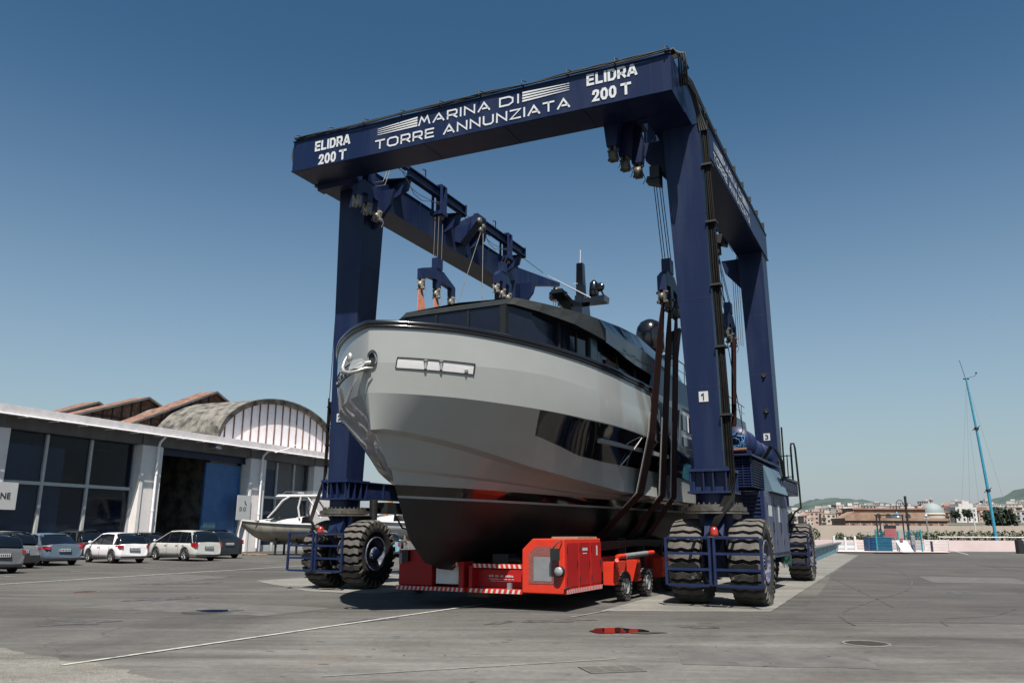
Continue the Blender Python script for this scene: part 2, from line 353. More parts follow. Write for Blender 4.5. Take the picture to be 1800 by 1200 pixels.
# ================================================================ travelling boat lift
PH = 0.4641
CO = (4.954, 19.93, 0)
crane = thing("boat_lift_crane", CO, -PH, "huge dark blue travelling boat lift straddling the grey yacht, lettered ELIDRA 200 T", "boat lift")
TI = 0.0277
def wheel_mesh(name, Rr, W, lugs, rimr, parent, loc, tyre=('tyre_groove', 'tyre_rubber'), rim='rim_blue', deep=0.075, n=52):
    t = MB(); h = W / 2; Ri = Rr - deep
    t.lathe([(rimr, -h * .78), (rimr + .06, -h * .9), ((rimr + Ri) / 2, -h), (Ri - .06, -h * .96), (Ri, -h * .84), (Ri, h * .84), (Ri - .06, h * .96), ((rimr + Ri) / 2, h), (rimr + .06, h * .9), (rimr, h * .78)], axis='X', n=n, cap=False)
    for k in range(lugs):
        a0 = 2 * math.pi * k / lugs; w = 2 * math.pi / lugs * 0.62
        xs = [-h * 1.0, -h * .55, -h * .12, h * .3, h * .72, h * 1.0]
        zz = [0.0, .35, .02, .40, .05, .30]
        for i in range(5):
            vs = []
            for rad in (Ri - .02, Rr):
                for (j, e) in ((i, 0), (i + 1, 0), (i + 1, 1), (i, 1)):
                    a = a0 + (zz[j] * 0.75 + e) * w * (1 if e == 0 else 1)
                    rr_ = rad if (0 < j < 5) else min(rad, Rr - .045 if rad > Ri else rad)
                    vs.append((xs[j], rr_ * math.cos(a), rr_ * math.sin(a)))
            t.add(vs, [(0, 1, 2, 3), (7, 6, 5, 4), (0, 4, 5, 1), (1, 5, 6, 2), (2, 6, 7, 3), (3, 7, 4, 0)], 1)
        for sgn in (-1, 1):          # shoulder lugs running down the side wall
            a = a0 + w * .5; q = w * .32; X = sgn * h
            vs = [(X * .97, (Ri - .02) * math.cos(a - q), (Ri - .02) * math.sin(a - q)), (X * .97, (Ri - .02) * math.cos(a + q), (Ri - .02) * math.sin(a + q)),
                  (X * 1.0, (Ri - .17 * Rr) * math.cos(a + q * .6), (Ri - .17 * Rr) * math.sin(a + q * .6)), (X * 1.0, (Ri - .17 * Rr) * math.cos(a - q * .6), (Ri - .17 * Rr) * math.sin(a - q * .6))]
            vo = [(X * 1.05, p[1] * 1.03, p[2] * 1.03) for p in vs[:2]] + [(X * 1.03, p[1], p[2]) for p in vs[2:]]
            t.hexa(vs, vo, 1)
    w_ = t.build(name, list(tyre), parent); w_.location = loc
    r_ = MB()
    for s in (-1, 1):
        r_.lathe([(rimr, s * h * .74), (rimr, s * h * .92), (rimr * .93, s * h * .92), (rimr * .88, s * h * .6), (rimr * .5, s * h * .35), (rimr * .42, s * h * .35), (rimr * .40, s * h * .75), (rimr * .2, s * h * .85), (0.001, s * h * .85)], axis='X', n=28, cap=False)
        for k in range(12):
            a = 2 * math.pi * k / 12; y, z = rimr * .32 * math.cos(a), rimr * .32 * math.sin(a)
            r_.cyl((s * h * .74, y, z), (s * h * .86, y, z), rimr * .045, n=6)
    r_.build('rim', rim, w_)
    return w_
w0 = wheel_mesh('wheel', 0.99, 0.74, 26, 0.50, crane, (-0.55, 0, 0.985))
for (u, v) in ((0.85, 0), (-11.67, 0), (-10.35, 0), (0.58, 11.1), (-0.72, 11.1), (-11.67, 11.1), (-10.35, 11.1)):
    w = copy_tree(w0, crane); w.location = (u, v, 0.985)
    w.rotation_euler = (random.random() * 6, 0, 0)

def zs(u): return -TI * u
# front beam (slightly rising to the far side) with its lettering
fb = MB(); a, b = -12.12, 0.07
fb.hexa([(a, -2.405, 12.293 + zs(a)), (b, -2.405, 12.293 + zs(b)), (b, -1.31, 12.293 + zs(b)), (a, -1.31, 12.293 + zs(a))],
        [(a, -2.405, 13.332 + zs(a)), (b, -2.405, 13.332 + zs(b)), (b, -1.31, 13.332 + zs(b)), (a, -1.31, 13.332 + zs(a))])
for z in (12.30, 13.315):
    fb.hexa([(a - .02, -2.43, z + zs(a)), (b + .02, -2.43, z + zs(b)), (b + .02, -2.40, z + zs(b)), (a - .02, -2.40, z + zs(a))],
            [(a - .02, -2.43, z + .03 + zs(a)), (b + .02, -2.43, z + .03 + zs(b)), (b + .02, -2.40, z + .03 + zs(b)), (a - .02, -2.40, z + .03 + zs(a))])
fb.box(a + .12, -10.6, -1.31, -1.0, 12.42, 12.70); fb.box(-1.2, .05, -1.31, -1.12, 12.27, 12.40)
front = fb.build('front_beam', 'crane_blue', crane)
TX = Vector((1, 0, -TI)).normalized(); TZ = Vector((0, 0, 1))
def btext(txt, u0, zb, u1, h, bold, par=front, nm='lettering'):
    text_mesh(nm, txt, (u0, -2.409, zb), TX, TZ, h, u1 - u0, 'white_letter', par, bold)
for (u0, zb, u1, h_, w_) in ((-11.20, 13.13, -9.90, .34, 'ELIDRA'), (-11.02, 12.65, -10.42, .34, '200'), (-10.24, 12.65 - .02, -10.02, .34, 'T'), (-2.14, 12.985, -0.83, .335, 'ELIDRA'), (-1.99, 12.49, -1.40, .34, '200'), (-1.22, 12.47, -1.00, .34, 'T')):
    stroke_word(w_, (u0, -2.409, zb), TX, TZ, Vector((0, -1, 0)), h_, u1 - u0, 'white_letter', front, .205, 'lettering', BOLD, .40)
def logo(par, X, O3, sc, N):
    # O3 = lower left corner of the second line; X direction of reading; sizes in metres * sc
    X = Vector(X); O3 = Vector(O3)
    stroke_word('TORRE', O3, X, TZ, N, .30 * sc, 2.02 * sc, 'white_letter', par); stroke_word('ANNUNZIATA', O3 + X * 2.38 * sc, X, TZ, N, .30 * sc, 3.85 * sc, 'white_letter', par)
    stroke_word('MARINA', O3 + X * 1.52 * sc + TZ * .45 * sc, X, TZ, N, .29 * sc, 2.32 * sc, 'white_letter', par); stroke_word('DI', O3 + X * 4.17 * sc + TZ * .45 * sc, X, TZ, N, .29 * sc, .56 * sc, 'white_letter', par)
    s = MB()
    for i in range(4):
        z0 = .46 * sc + i * .083 * sc
        p = O3 + TZ * z0 + N * .012
        # left blades taper to the left, right blades taper to the right
        s.poly([p + X * 0.05 * sc + TZ * (.0 - .02 * i) * sc, p + X * 1.46 * sc, p + X * 1.46 * sc + TZ * .055 * sc, p + X * 0.05 * sc + TZ * (.015 - .02 * i) * sc])
        s.poly([p + X * 4.86 * sc, p + X * 6.24 * sc + TZ * (.045 - .02 * i) * sc, p + X * 6.24 * sc + TZ * (.06 - .02 * i) * sc, p + X * 4.86 * sc + TZ * .055 * sc])
    s.build('emblem_stripes', 'white_letter', par)
logo(front, TX, (-8.90, -2.409, 12.68), 1.0, Vector((0, -1, 0)))
# side beams
for side, (u0, u1, dz) in enumerate(((-0.90, 0.07, 0.0), (-12.12, -11.14, 0.325))):
    s = MB(); ve = 11.75
    s.box(u0, u1, -1.308, ve, 12.293 + dz, 13.33 + dz)
    s.box(u0 - .03, u1 + .03, -1.306, ve + .02, 12.262 + dz, 12.291 + dz); s.box(u0 - .03, u1 + .03, -1.306, ve + .02, 13.332 + dz, 13.36 + dz)
    for vv in (1.6, 3.4, 5.2, 7.0, 8.8, 10.4):
        uu = u0 if side == 0 else u1; sg = -1 if side == 0 else 1
        s.box(min(uu, uu + sg * .035), max(uu, uu + sg * .035), vv - .012, vv + .012, 12.295 + dz, 13.33 + dz)
    # rear arm that carries the last pulley
    sg = -1 if side == 0 else 1; ui = u0 if side == 0 else u1
    s.prism([(ui, ve, 12.45 + dz), (ui + sg * .9, ve + 2.2, 12.95 + dz), (ui + sg * .9, ve + 2.9, 13.1 + dz), (ui + sg * .9, ve + 2.9, 13.28 + dz), (ui, ve, 13.33 + dz)], (-sg * .28, 0.1, 0))
    sb = s.build('side_beam', 'crane_blue', crane)
    if side == 0:
        logo(sb, (0, 1, 0), (.074, 2.15, 12.42), 0.93, Vector((1, 0, 0)))
# weld seams between the plates
for u in (-10.9, -9.35, -2.42, -.45):
    m = MB(); m.box(u - .008, u + .008, -2.411, -2.404, 12.325 + zs(u), 13.31 + zs(u)); m.build('weld_seam', 'crane_blue_bright', crane)
for u in (-9.9, -7.2, -4.6, -2.3):
    m = MB(); m.box(u - .012, u + .012, -2.38, -1.33, 12.283 + zs(u), 12.292 + zs(u)); m.build('weld_seam', 'crane_blue_bright', crane)
# legs
leg_top = {0: (-.80, .16), 1: (-11.62, -10.62)}
for (side, v0, dz) in ((0, 0, 0), (1, 0, .325), (0, 11.0, 0), (1, 11.0, .325)):
    if side == 0: tb, bb = (-.72, .27) if v0 == 0 else (-.86, .05), (-.30, .42) if v0 == 0 else (-.62, .12)
    else: tb, bb = (-11.66, -10.60), (-11.56, -10.88)
    l_ = MB(); zb, zt = 3.15, 12.26 + dz
    l_.hexa([(bb[0], v0 - .5, zb), (bb[1], v0 - .5, zb), (bb[1], v0 + .35, zb), (bb[0], v0 + .35, zb)],
            [(tb[0], v0 - .58, zt), (tb[1], v0 - .58, zt), (tb[1], v0 + .5, zt), (tb[0], v0 + .5, zt)])
    for f_ in (.22, .47, .72):      # plate joints
        z_ = zb + (zt - zb) * f_; x0 = bb[0] + (tb[0] - bb[0]) * f_; x1 = bb[1] + (tb[1] - bb[1]) * f_
        l_.box(x0 - .004, x1 + .004, v0 - .5 - .08 * f_ - .004, v0 + .35 + .15 * f_ + .004, z_ - .008, z_ + .008)
    # bracket plates at the head, inner side
    sg = -1 if side == 0 else 1; ui = tb[0] if side == 0 else tb[1]
    l_.prism([(ui, v0 - .1, zt - .02), (ui + sg * .75, v0 - .1, zt - .02), (ui + sg * .62, v0 - .1, zt - .55), (ui, v0 - .1, zt - 1.3)], (0, .14, 0))
    lg = l_.build('leg', 'crane_blue', crane, bevel=.015)
    c = (bb[0] + bb[1]) / 2
    f = MB()
    f.box(c - .50, c + .50, v0 - .62, v0 + .50, 3.08, 3.148); f.box(c - .52, c + .52, v0 - .64, v0 + .52, 2.56, 2.61)
    f.box(c - .36, c + .36, v0 - .46, v0 + .36, 2.61, 3.08)
    for du in (-.44, -.13, .10, .41): f.box(c + du - .015, c + du + .015, v0 - .60, v0 - .46, 2.61, 3.08)
    for dv in (-.5, -.2, .1, .38):
        f.box(c - .49, c - .36, v0 + dv - .015, v0 + dv + .015, 2.61, 3.08); f.box(c + .36, c + .49, v0 + dv - .015, v0 + dv + .015, 2.61, 3.08)
    for k in range(9): f.cyl((c - .44 + .11 * k, v0 - .58, 3.148), (c - .44 + .11 * k, v0 - .58, 3.185), .022, n=6)
    f.cyl((c, v0 - .05, 2.30), (c, v0 - .05, 2.56), .46, n=28)
    f.build('leg_flange', 'crane_blue_bright', crane)
    g = MB(); g.cyl((c, v0 - .05, 2.14), (c, v0 - .05, 2.24), .74, n=32); g.cyl((c, v0 - .05, 2.24), (c, v0 - .05, 2.30), .66, n=32); g.cyl((c, v0 - .05, 2.08), (c, v0 - .05, 2.12), .78, n=32)
    for k in range(28):
        an = 2 * math.pi * k / 28; g.cyl((c + .62 * math.cos(an), v0 - .05 + .62 * math.sin(an), 2.30), (c + .62 * math.cos(an), v0 - .05 + .62 * math.sin(an), 2.345), .022, n=6)
    g.build('slewing_ring', 'greasy_steel', crane)
    ax = {(0, 0): .15, (1, 0): -11.01, (0, 11.0): -.07, (1, 11.0): -11.01}[(side, v0)]; vv = v0 if v0 == 0 else 11.1
    h = MB()
    h.hexa([(ax - .20, vv - .30, .62), (ax + .20, vv - .30, .62), (ax + .20, vv + .30, .62), (ax - .20, vv + .30, .62)],
           [(ax - .42, vv - .52, 2.08), (ax + .42, vv - .52, 2.08), (ax + .42, vv + .52, 2.08), (ax - .42, vv + .52, 2.08)])
    h.prism([(ax - .16, vv - .30, .75), (ax + .16, vv - .30, .75), (ax + .22, vv - .80, 1.55), (ax + .24, vv - .55, 2.07), (ax - .24, vv - .55, 2.07), (ax - .22, vv - .80, 1.55)], (0, -.02, 0))
    h.cyl((ax - 1.02, vv, .985), (ax + 1.02, vv, .985), .15, n=16)
    h.build('bogie', 'crane_blue', crane)
# number plates 1, 2, 3
for leg_name, (u, v, z) in (('1', (.02, -.515, 4.91)), ('2', (-11.22, -.515, 5.05)), ('3', (-.25, 10.485, 5.08))):
    p = MB(); p.box(u - .115, u + .115, v - .012, v, z - .13, z + .13); pl = p.build('number_plate', 'sign_white', crane)
    stroke_word(leg_name, (u - .045, v - .012, z - .085), (1, 0, 0), (0, 0, 1), (0, -1, 0), .17, .09 if leg_name != '1' else .05, 'letter_blue', pl, .17, 'numeral', BOLD)
# lower cross members along the left side, small ones right
c_ = MB(); c_.box(-11.45, -10.95, .5, 10.4, 2.63, 3.10); c_.box(-11.5, -10.9, .5, 10.4, 3.102, 3.14)
for v in (1.5, 3, 4.5, 6, 7.5, 9): c_.box(-10.95, -10.89, v - .02, v + .02, 2.64, 3.10)
c_.build('lower_cross_beam', 'crane_blue_bright', crane)
c_ = MB(); c_.tube([(-11.2, .8, 2.3), (-11.2, 10.2, 2.3)], .07); c_.box(-11.45, -10.8, 1.6, 4.8, 2.2, 2.55); c_.cyl((-10.95, 1.05, 1.85), (-10.95, 1.05, 2.6), .13); c_.cyl((-11.0, 2.4, 2.42), (-11.0, 3.5, 2.42), .12)
c_.tube([(-10.8, 2.0, 2.2), (-10.75, 2.4, 1.75), (-10.75, 2.8, 1.7), (-10.8, 3.0, 2.2)], .03)
c_.build('steering_gear', 'steel_dark', crane)
# guard frames in front of the wheels
def guard(us, v, z0, z1, mats='crane_blue_bright'):
    g = MB(); q = .028
    for (ua, ub) in us:
        for uu in (ua, ub): g.box(uu - q, uu + q, v - q, v + q, z0, z1)
        n = 4
        for k in range(n):
            z = z0 + (z1 - z0) * k / (n - 1); g.box(ua + q, ub - q, v - q * .8, v + q * .8, z - q, z + q)
    g.build('wheel_guard', mats, crane)
guard(((-.87, .14), (.25, 1.28)), -1.27, .48, 1.53)
guard(((-12.25, -11.34), (-11.22, -10.28)), -1.27, .53, 1.58)
guard(((.05, .95),), 9.95, .62, 1.62)
m_ = MB()
for s0 in (-.3, -11.5):
    for du in (0.0, 1.0):
        m_.box(s0 + du * .9, s0 + du * .9 + .06, -1.25, -.3, .62, .68); m_.box(s0 + du * .9, s0 + du * .9 + .06, -1.25, -.3, 1.46, 1.52)
    m_.box(s0 + .25, s0 + .85, -1.2, -.5, 1.535, 1.56); m_.box(s0 + .3, s0 + .8, -1.2, -.9, .47, .50)
m_.build('guard_bracket', 'greasy_steel', crane)
for (u, v) in ((.22, -1.05), (-11.28, -1.05)):
    l_ = MB(); l_.lathe([(.075, 0), (.095, .02), (.095, .05), (.085, .14), (.06, .2), (.001, .215)], (u, v, 1.565), n=16)
    l_.build('warning_lamp', 'plastic_red', crane)
# engine house between the right hand legs
e = MB()
e.box(.10, .70, 3.2, 7.4, .95, 2.78); e.box(-.45, .10, 3.4, 8.9, 1.5, 2.78)
e.build('engine_housing', 'panel_worn_blue', crane, bevel=.02)
e = MB()
for k in range(15):
    z = 1.12 + k * .108; e.hexa([(.14, 3.19, z), (.60, 3.19, z), (.60, 3.10, z - .03), (.14, 3.10, z - .03)], [(.14, 3.19, z + .03), (.60, 3.19, z + .03), (.60, 3.10, z), (.14, 3.10, z)])
e.box(.60, .70, 3.12, 3.199, .95, 2.78); e.box(.10, .14, 3.12, 3.199, .95, 2.78)
e.build('engine_louvres', 'crane_blue_bright', crane)
e = MB()                                                            # doors on the outer side
for k, v in enumerate((3.30, 4.65, 6.0)):
    e.box(.701, .725, v, v + 1.28, 1.08, 2.66)
e.build('engine_door', 'panel_worn_blue', crane, bevel=.008)
e = MB()
for k, v in enumerate((3.30, 4.65, 6.0)):
    e.box(.726, .75, v + 1.0, v + 1.1, 1.65, 1.95); e.box(.726, .74, v + .1, v + .14, 1.3, 1.45); e.box(.726, .74, v + .1, v + .14, 2.3, 2.45)
e.build('door_handle', 'steel_dark', crane)
e = MB(); e.box(.726, .729, 3.6, 4.2, 2.1, 2.40); e.box(.726, .729, 5.3, 5.6, 1.95, 2.45); e.build('notice_sticker', 'sign_white', crane)
e = MB()                                                            # sloping cab window hood
e.prism([(.30, 4.0, 2.785), (.84, 4.0, 2.785), (.60, 4.0, 3.55), (.30, 4.0, 3.55)], (0, 2.9, 0)); e.build('sloping_hood', 'blue_grey_panel', crane, bevel=.015)
e = MB(); e.box(-.55, .60, 2.2, 2.24, 3.722, 3.80); e.box(-.58, .63, 2.1, 7.0, 3.66, 3.72); e.box(-.5, .52, 2.35, 4.6, 2.85, 3.60)
e.build('radiator_box', 'crane_blue', crane, bevel=.012)
e = MB()
for k in range(11):
    z = 2.88 + k * .07; e.hexa([(-.55, 2.33, z), (.58, 2.33, z), (.58, 2.24, z - .035), (-.55, 2.24, z - .035)], [(-.55, 2.33, z + .022), (.58, 2.33, z + .022), (.58, 2.24, z - .013), (-.55, 2.24, z - .013)])
    e.hexa([(.525, 2.3, z), (.525, 4.6, z), (.60, 4.6, z - .035), (.60, 2.3, z - .035)], [(.525, 2.3, z + .022), (.525, 4.6, z + .022), (.60, 4.6, z - .013), (.60, 2.3, z - .013)])
for u in (-.5, -.2, .1, .35, .56): e.box(u - .012, u + .012, 2.215, 2.238, 2.84, 3.66)
e.build('radiator_grille', 'crane_blue_bright', crane)
e = MB(); e.box(.0, .72, 5.9, 10.3, 2.9, 3.3); e.box(.05, .78, 7.4, 10.35, 3.32, 3.40)
for k in range(9): e.box(.72, .76, 6.1 + k * .45, 6.4 + k * .45, 2.98, 3.22)
e.build('rear_grille_box', 'crane_blue', crane)
e = MB()                                                            # winch drums on top
for (v, rr_) in ((3.0, .42), (4.6, .36), (6.2, .36)):
    e.lathe([(rr_ * .35, -.45), (rr_, -.45), (rr_, -.40), (rr_ * .62, -.38), (rr_ * .62, .38), (rr_, .40), (rr_, .45), (rr_ * .35, .45)], (.15, v, 3.72 + rr_ * .9), axis='Y', n=28)
e.box(-.2, .5, 4.0, 7.0, 3.72, 3.80)
e.build('winch_drum', 'crane_blue_bright', crane)
e = MB()
for k in range(26):
    a = random.random() * 6.28; b = a + 1.2 + random.random() * 2.2; q = .30; rr_ = .12 + random.random() * .22
    e.tube([(.15 + rr_ * math.cos(a), 2.54, 4.05 + rr_ * math.sin(a)), (.15 + .8 * rr_ * math.cos((a + b) / 2), 2.42 - random.random() * .08, 4.05 + .8 * rr_ * math.sin((a + b) / 2)), (.15 + rr_ * math.cos(b), 2.54, 4.05 + rr_ * math.sin(b))], .013, 5)
e.build('tangled_cables', 'blue_box', crane)
e = MB()
for k in range(5):
    v = 5.2 + .12 * k; e.tube([(.45, v - .8, 3.72), (.58, v - .4, 4.0), (.62, v, 4.22), (.68, v + .6, 4.18), (.76, v + 1.0, 3.9), (.80, v + 1.15, 3.35), (.6, v + 1.1, 3.1)], .018, 6)
e.build('hydraulic_hoses', 'hose_grey', crane)
e = MB(); e.cyl((-.35, 2.1, 3.80), (.5, 2.15, 3.84), .05, n=10); e.build('rusty_bar', 'rust', crane)
# tall looped pipes by the rear right leg
e = MB(); e.tube([(.58, 10.3, 3.4), (.58, 10.3, 4.6), (.60, 10.3, 4.78), (.70, 10.3, 4.78), (.73, 10.3, 4.6), (.78, 10.2, 3.2), (.80, 10.1, 2.5), (.6, 10.0, 2.35), (.35, 10.0, 1.9)], .035, 8)
e.tube([(.30, 10.35, 3.3), (.30, 10.4, 5.4)], .03, 6); e.tube([(.42, 10.35, 3.3), (.42, 10.4, 4.4)], .02, 6)
for z in (3.6, 4.35): e.tube([(.10, 10.4, z), (.62, 10.3, z)], .018, 5)
e.build('looped_pipes', 'hose_grey', crane)
e = MB()
for z in (7.35, 6.0): e.box(-.28, -.12, 10.43, 10.50, z, z + .12); e.sphere((-.2, 10.42, z - .03), .05, n=8)
e.build('leg_light', 'steel_dark', crane)
# hose bundles: along the top of the front beam, around the corner, down the leg
h = MB()
for k in range(5):
    pts = []
    for i in range(25):
        u = -12.05 + i * 12.1 / 24; pts.append((u, -2.47 + k * .045, 13.38 + zs(u) + .030 * k + .02 * math.sin(u * 2.1 + k * 1.7) + .03 * math.sin(u * .9 + k)))
    h.tube(pts, .02, 6)
for k in range(4):
    q = k * .06
    h.tube([(-.1, -2.3 + q, 13.42), (.12, -2.3 + q, 13.5), (.22 + q, -2.2, 13.35), (.18 + q, -2.0, 12.95 - q), (.13 + q, -1.75, 12.75), (.16, -1.5, 12.95 + q), (.20, -1.2, 13.1), (.22 + q * .5, -.9, 12.9), (.26 + q * .5, -.62, 12.5), (.30 + q, -.58, 12.0)], .028, 7)
    h.tube([(-.3, -2.1 + q, 13.40), (.15, -1.9 + q, 13.62), (.28, -1.6 + q, 13.4), (.12, -1.3, 13.42), (.12, -.4, 13.45 + q), (.10, 2, 13.40 + q * .6), (.06, 6, 13.40 + q * .6), (.05, 11.5, 13.39 + q * .6)], .024, 6)
h.tube([(-12.1, -2.3, 13.7), (-12.22, -2.3, 13.5), (-12.25, -2.3, 13.2), (-12.14, -2.3, 12.9)], .025, 6); h.tube([(-12.1, -2.2, 13.7), (-12.19, -2.2, 13.5), (-12.2, -2.2, 13.3), (-12.13, -2.2, 13.1)], .02, 6)
h.build('beam_hoses', 'black_rubber', crane)
h = MB()
for i in range(10):
    u = -12.0 + i * 1.33; h.box(u - .02, u + .02, -2.51, -2.20, 13.36 + zs(u), 13.375 + zs(u)); h.tube([(u, -2.51, 13.36 + zs(u)), (u, -2.52, 13.50 + zs(u)), (u + .03, -2.3, 13.56 + zs(u))], .016, 5)
for i in range(8): h.box(.0, .16, 1.0 + i * 1.4, 1.05 + i * 1.4, 13.36, 13.55)
h.build('hose_clips', 'steel_dark', crane)
h = MB()
def leg1_edge(z): return .43 + (.27 - .43) * (z - 3.15) / 9.1
for k in range(7):
    pts = [(leg1_edge(z) + .06 + .05 * (k % 4) + .012 * math.sin(z * 1.3 + k), -.52 + .09 * (k // 4) + .012 * math.cos(z * 1.1 + k * 2), z) for z in (12.3, 11, 9.6, 8.2, 6.8, 5.4, 4.2, 3.3, 2.8)]
    pts += [(.40 + .04 * k, -.60, 2.45), (.22 + .03 * k, -.75, 2.05), (.10 + .02 * k, -.85, 1.75), (.02 + .02 * k, -.75, 1.5)]
    h.tube(pts, .030 if k % 2 else .022, 7)
h.build('leg_hoses', 'hose_grey', crane)
h = MB()
for z in (11.0, 9.4, 7.7, 6.1, 4.4): h.box(leg1_edge(z), leg1_edge(z) + .27, -.62, -.34, z, z + .05)
h.build('hose_clamps', 'black_rubber', crane)
h = MB()
for k in range(3):
    h.tube([(-11.7 - .03 * k, -.35, 5.6), (-11.74 - .03 * k, -.4, 4.6), (-11.72, -.4, 3.4), (-11.85 - .05 * k, -.6, 2.4), (-11.8 - .04 * k, -.85, 1.95), (-11.5, -.95, 1.65), (-11.2 + .05 * k, -.85, 1.55)], .028, 7)
h.tube([(-11.75, -.45, 3.2), (-11.74, -.45, 5.7)], .03, 6); h.tube([(-11.72, -.45, 5.65), (-11.60, -.45, 12.4)], .012, 5)
for z in (3.0, 3.6, 4.2, 4.8, 5.4): h.box(-11.78, -11.58, -.48, -.42, z, z + .04)
h.build('leg_hoses', 'hose_grey', crane)
# overhead rails with trolleys, brackets, ropes and hook blocks
def hook(m, u, v, z):      # pale shackle under a spreader
    m.box(u - .10, u - .05, v - .09, v + .09, z - .36, z + .02); m.box(u + .05, u + .10, v - .09, v + .09, z - .36, z + .02)
    m.cyl((u - .16, v, z - .06), (u + .16, v, z - .06), .035, n=8); m.cyl((u - .15, v, z - .32), (u + .15, v, z - .32), .04, n=8)
    m.lathe([(.02, -.06), (.13, -.05), (.13, .05), (.02, .06)], (u, v, z - .19), axis='X', n=12)
    m.tube([(u + .1, v + .06, z - .2), (u + .16, v + .12, z - .4), (u + .1, v + .10, z - .55)], .010, 5)
def hook_block(u, v, z, name='spreader_block', hd=1.0, pale=True, span=1.0):
    m = MB()
    m.box(u - .12, u + .12, v - .18, v + .18, z + .02, z + .42)
    pts = [(u - .10, v - span - .1, z - .62), (u - .10, v - span + .12, z - .62), (u - .10, v - span + .14, z - .45), (u - .10, v - .14, z - .40), (u - .10, v - .12, z - .68), (u - .10, v + .12, z - .68), (u - .10, v + .14, z - .40), (u - .10, v + span - .12, z - .45), (u - .10, v + span - .10, z - .72), (u - .10, v + span + .12, z - .72), (u - .10, v + span + .12, z - .36), (u - .10, v + .3, z), (u - .10, v - .35, z), (u - .10, v - span - .1, z - .25)]
    m.prism(pts, (.2, 0, 0)); b = m.build(name, 'crane_blue_bright', crane)
    k = MB()
    for dv, dz in ((-span, -.62), (0, -.68), (span, -.72)): hook(k, u, v + dv, z + dz)
    k.build('shackle', 'hook_pale' if pale else 'greasy_steel', b)
def trolley(u, v0, v1, z, vt, sg, block=None, pale=True, span=1.0):
    m = MB()
    for zz in (z - .02, z - .34): m.box(u - .11, u + .11, v0, v1, zz, zz + .04)
    m.box(u - .02, u + .02, v0, v1, z - .30, z - .02); m.box(u - .12, u + .12, v1, v1 + .05, z - .4, z + .08); m.box(u - .10, u + .10, v0 - .75, v0 - .02, z - .12, z + .10)
    m.build('overhead_rail', 'crane_blue', crane)
    m = MB()
    for vb in (v0 + .15, v1 - .25):
        ui = -11.14 if sg > 0 else -.90; dz_ = .325 if sg > 0 else 0
        m.prism([(ui, vb, 12.75 + dz_), (ui, vb, 13.38 + dz_), (u, vb, z - .36), (u - sg * .1, vb, z - .75)], (0, .12, 0))
        m.prism([(ui - sg * .05, vb - .35, 13.37 + dz_), (ui - sg * .05, vb + .45, 13.37 + dz_), (u, vb + .05, z - .33)], (sg * .05, 0, .04))
    m.build('rail_bracket', 'crane_blue_bright', crane)
    m = MB()
    m.box(u - .22, u - .16, vt - .22, vt - .12, z - .95, z + .12); m.box(u + .16, u + .22, vt - .22, vt - .12, z - .95, z + .12); m.box(u - .22, u + .22, vt + .1, vt + .18, z - .9, z + .12)
    m.box(u - .26, u + .26, vt - .24, vt + .2, z - 1.05, z - .9); m.box(u - .2, u + .2, vt - .2, vt + .15, z + .08, z + .14)
    m.tube([(u, vt - 1.2, z), (u, vt - 1.2, z + .35), (u, vt - 1.0, z + .38), (u, vt - 1.0, z)], .025, 6)
    m.build('trolley', 'crane_blue_bright', crane)
    m = MB()
    for k in range(3): m.lathe([(.02, -.04), (.15, -.035), (.13, 0), (.15, .035), (.02, .04)], (u - .1 + .1 * k, vt - .02, z - 1.08), axis='X', n=14)
    m.tube([(u, v0 - 1.4, z - .25), (u, v1 + 2.2, z - .45)], .014, 5)
    m.tube([(u, v0 - .1, z - .4), (u + .1, v0 + .3, z - .9), (u + .1, v0 + .8, z - .95), (u + .15, vt - .2, z - .6)], .012, 5)
    m.tube([(u, v0 - .3, z - .3), (u + .1, v0 + .1, z - .75), (u + .1, v0 + .6, z - .8), (u + .15, vt - .2, z - .7)], .012, 5)
    m.build('trolley_pulleys', 'greasy_steel', crane)
    if block:
        bu, bv, bz = block
        m = MB()
        for du, dv in ((-.08, -.14), (.08, -.14), (-.08, .14), (.08, .14)): m.tube([(u + du, vt + dv, z - 1.0), (bu + du, bv + dv, bz + .3)], .013, 5)
        m.build('hoist_ropes', 'rope_steel', crane)
        hook_block(bu, bv, bz, pale=pale, span=span)
trolley(-10.4, 1.45, 5.4, 14.1, 3.6, 1, (-9.95, 2.85, 10.65))
trolley(-10.4, 7.1, 10.8, 14.1, 9.1, 1, (-9.95, 7.9, 12.05), span=.55)
trolley(-1.5, 1.45, 5.4, 13.75, 1.3, -1, (-1.05, .62, 8.55), False, .64)
trolley(-1.5, 7.1, 10.8, 13.75, 8.6, -1, (-.95, 8.3, 9.3), False, .6)
hook_block(-10.3, -.85, 12.5, pale=True, span=.55)
for (u, v, zt) in ((-1.90, -1.22, 11.72), (-1.73, -.72, 11.62), (-1.55, -.15, 11.62)):
    m = MB(); m.prism([(u - .14, v - .14, zt), (u + .14, v - .14, zt), (u + .20, v - .14, zt + .55), (-1.45, v - .14, 12.75), (-2.2, v - .14, 12.75), (u - .20, v - .14, zt + .55)], (0, .26, 0)); b = m.build('hook_arm', 'crane_blue', crane)
    k = MB(); hook(k, u, v, zt - .02); k.lathe([(.02, -.10), (.17, -.09), (.17, .09), (.02, .10)], (u, v, zt - .25), axis='X', n=12); k.build('shackle', 'greasy_steel', b)
m = MB(); m.box(-2.3, -1.3, -1.4, .1, 12.7, 13.0); m.build('hook_arm', 'crane_blue', crane)
m = MB(); m.box(-1.12, -.86, -.55, -.2, 10.95, 11.3); m.prism([(-1.25, -.5, 10.9), (-.86, -.5, 10.75), (-.86, -.5, 11.0), (-1.2, -.5, 11.05)], (0, .3, 0)); m.build('guide_pulley', 'steel_dark', crane)
m = MB()
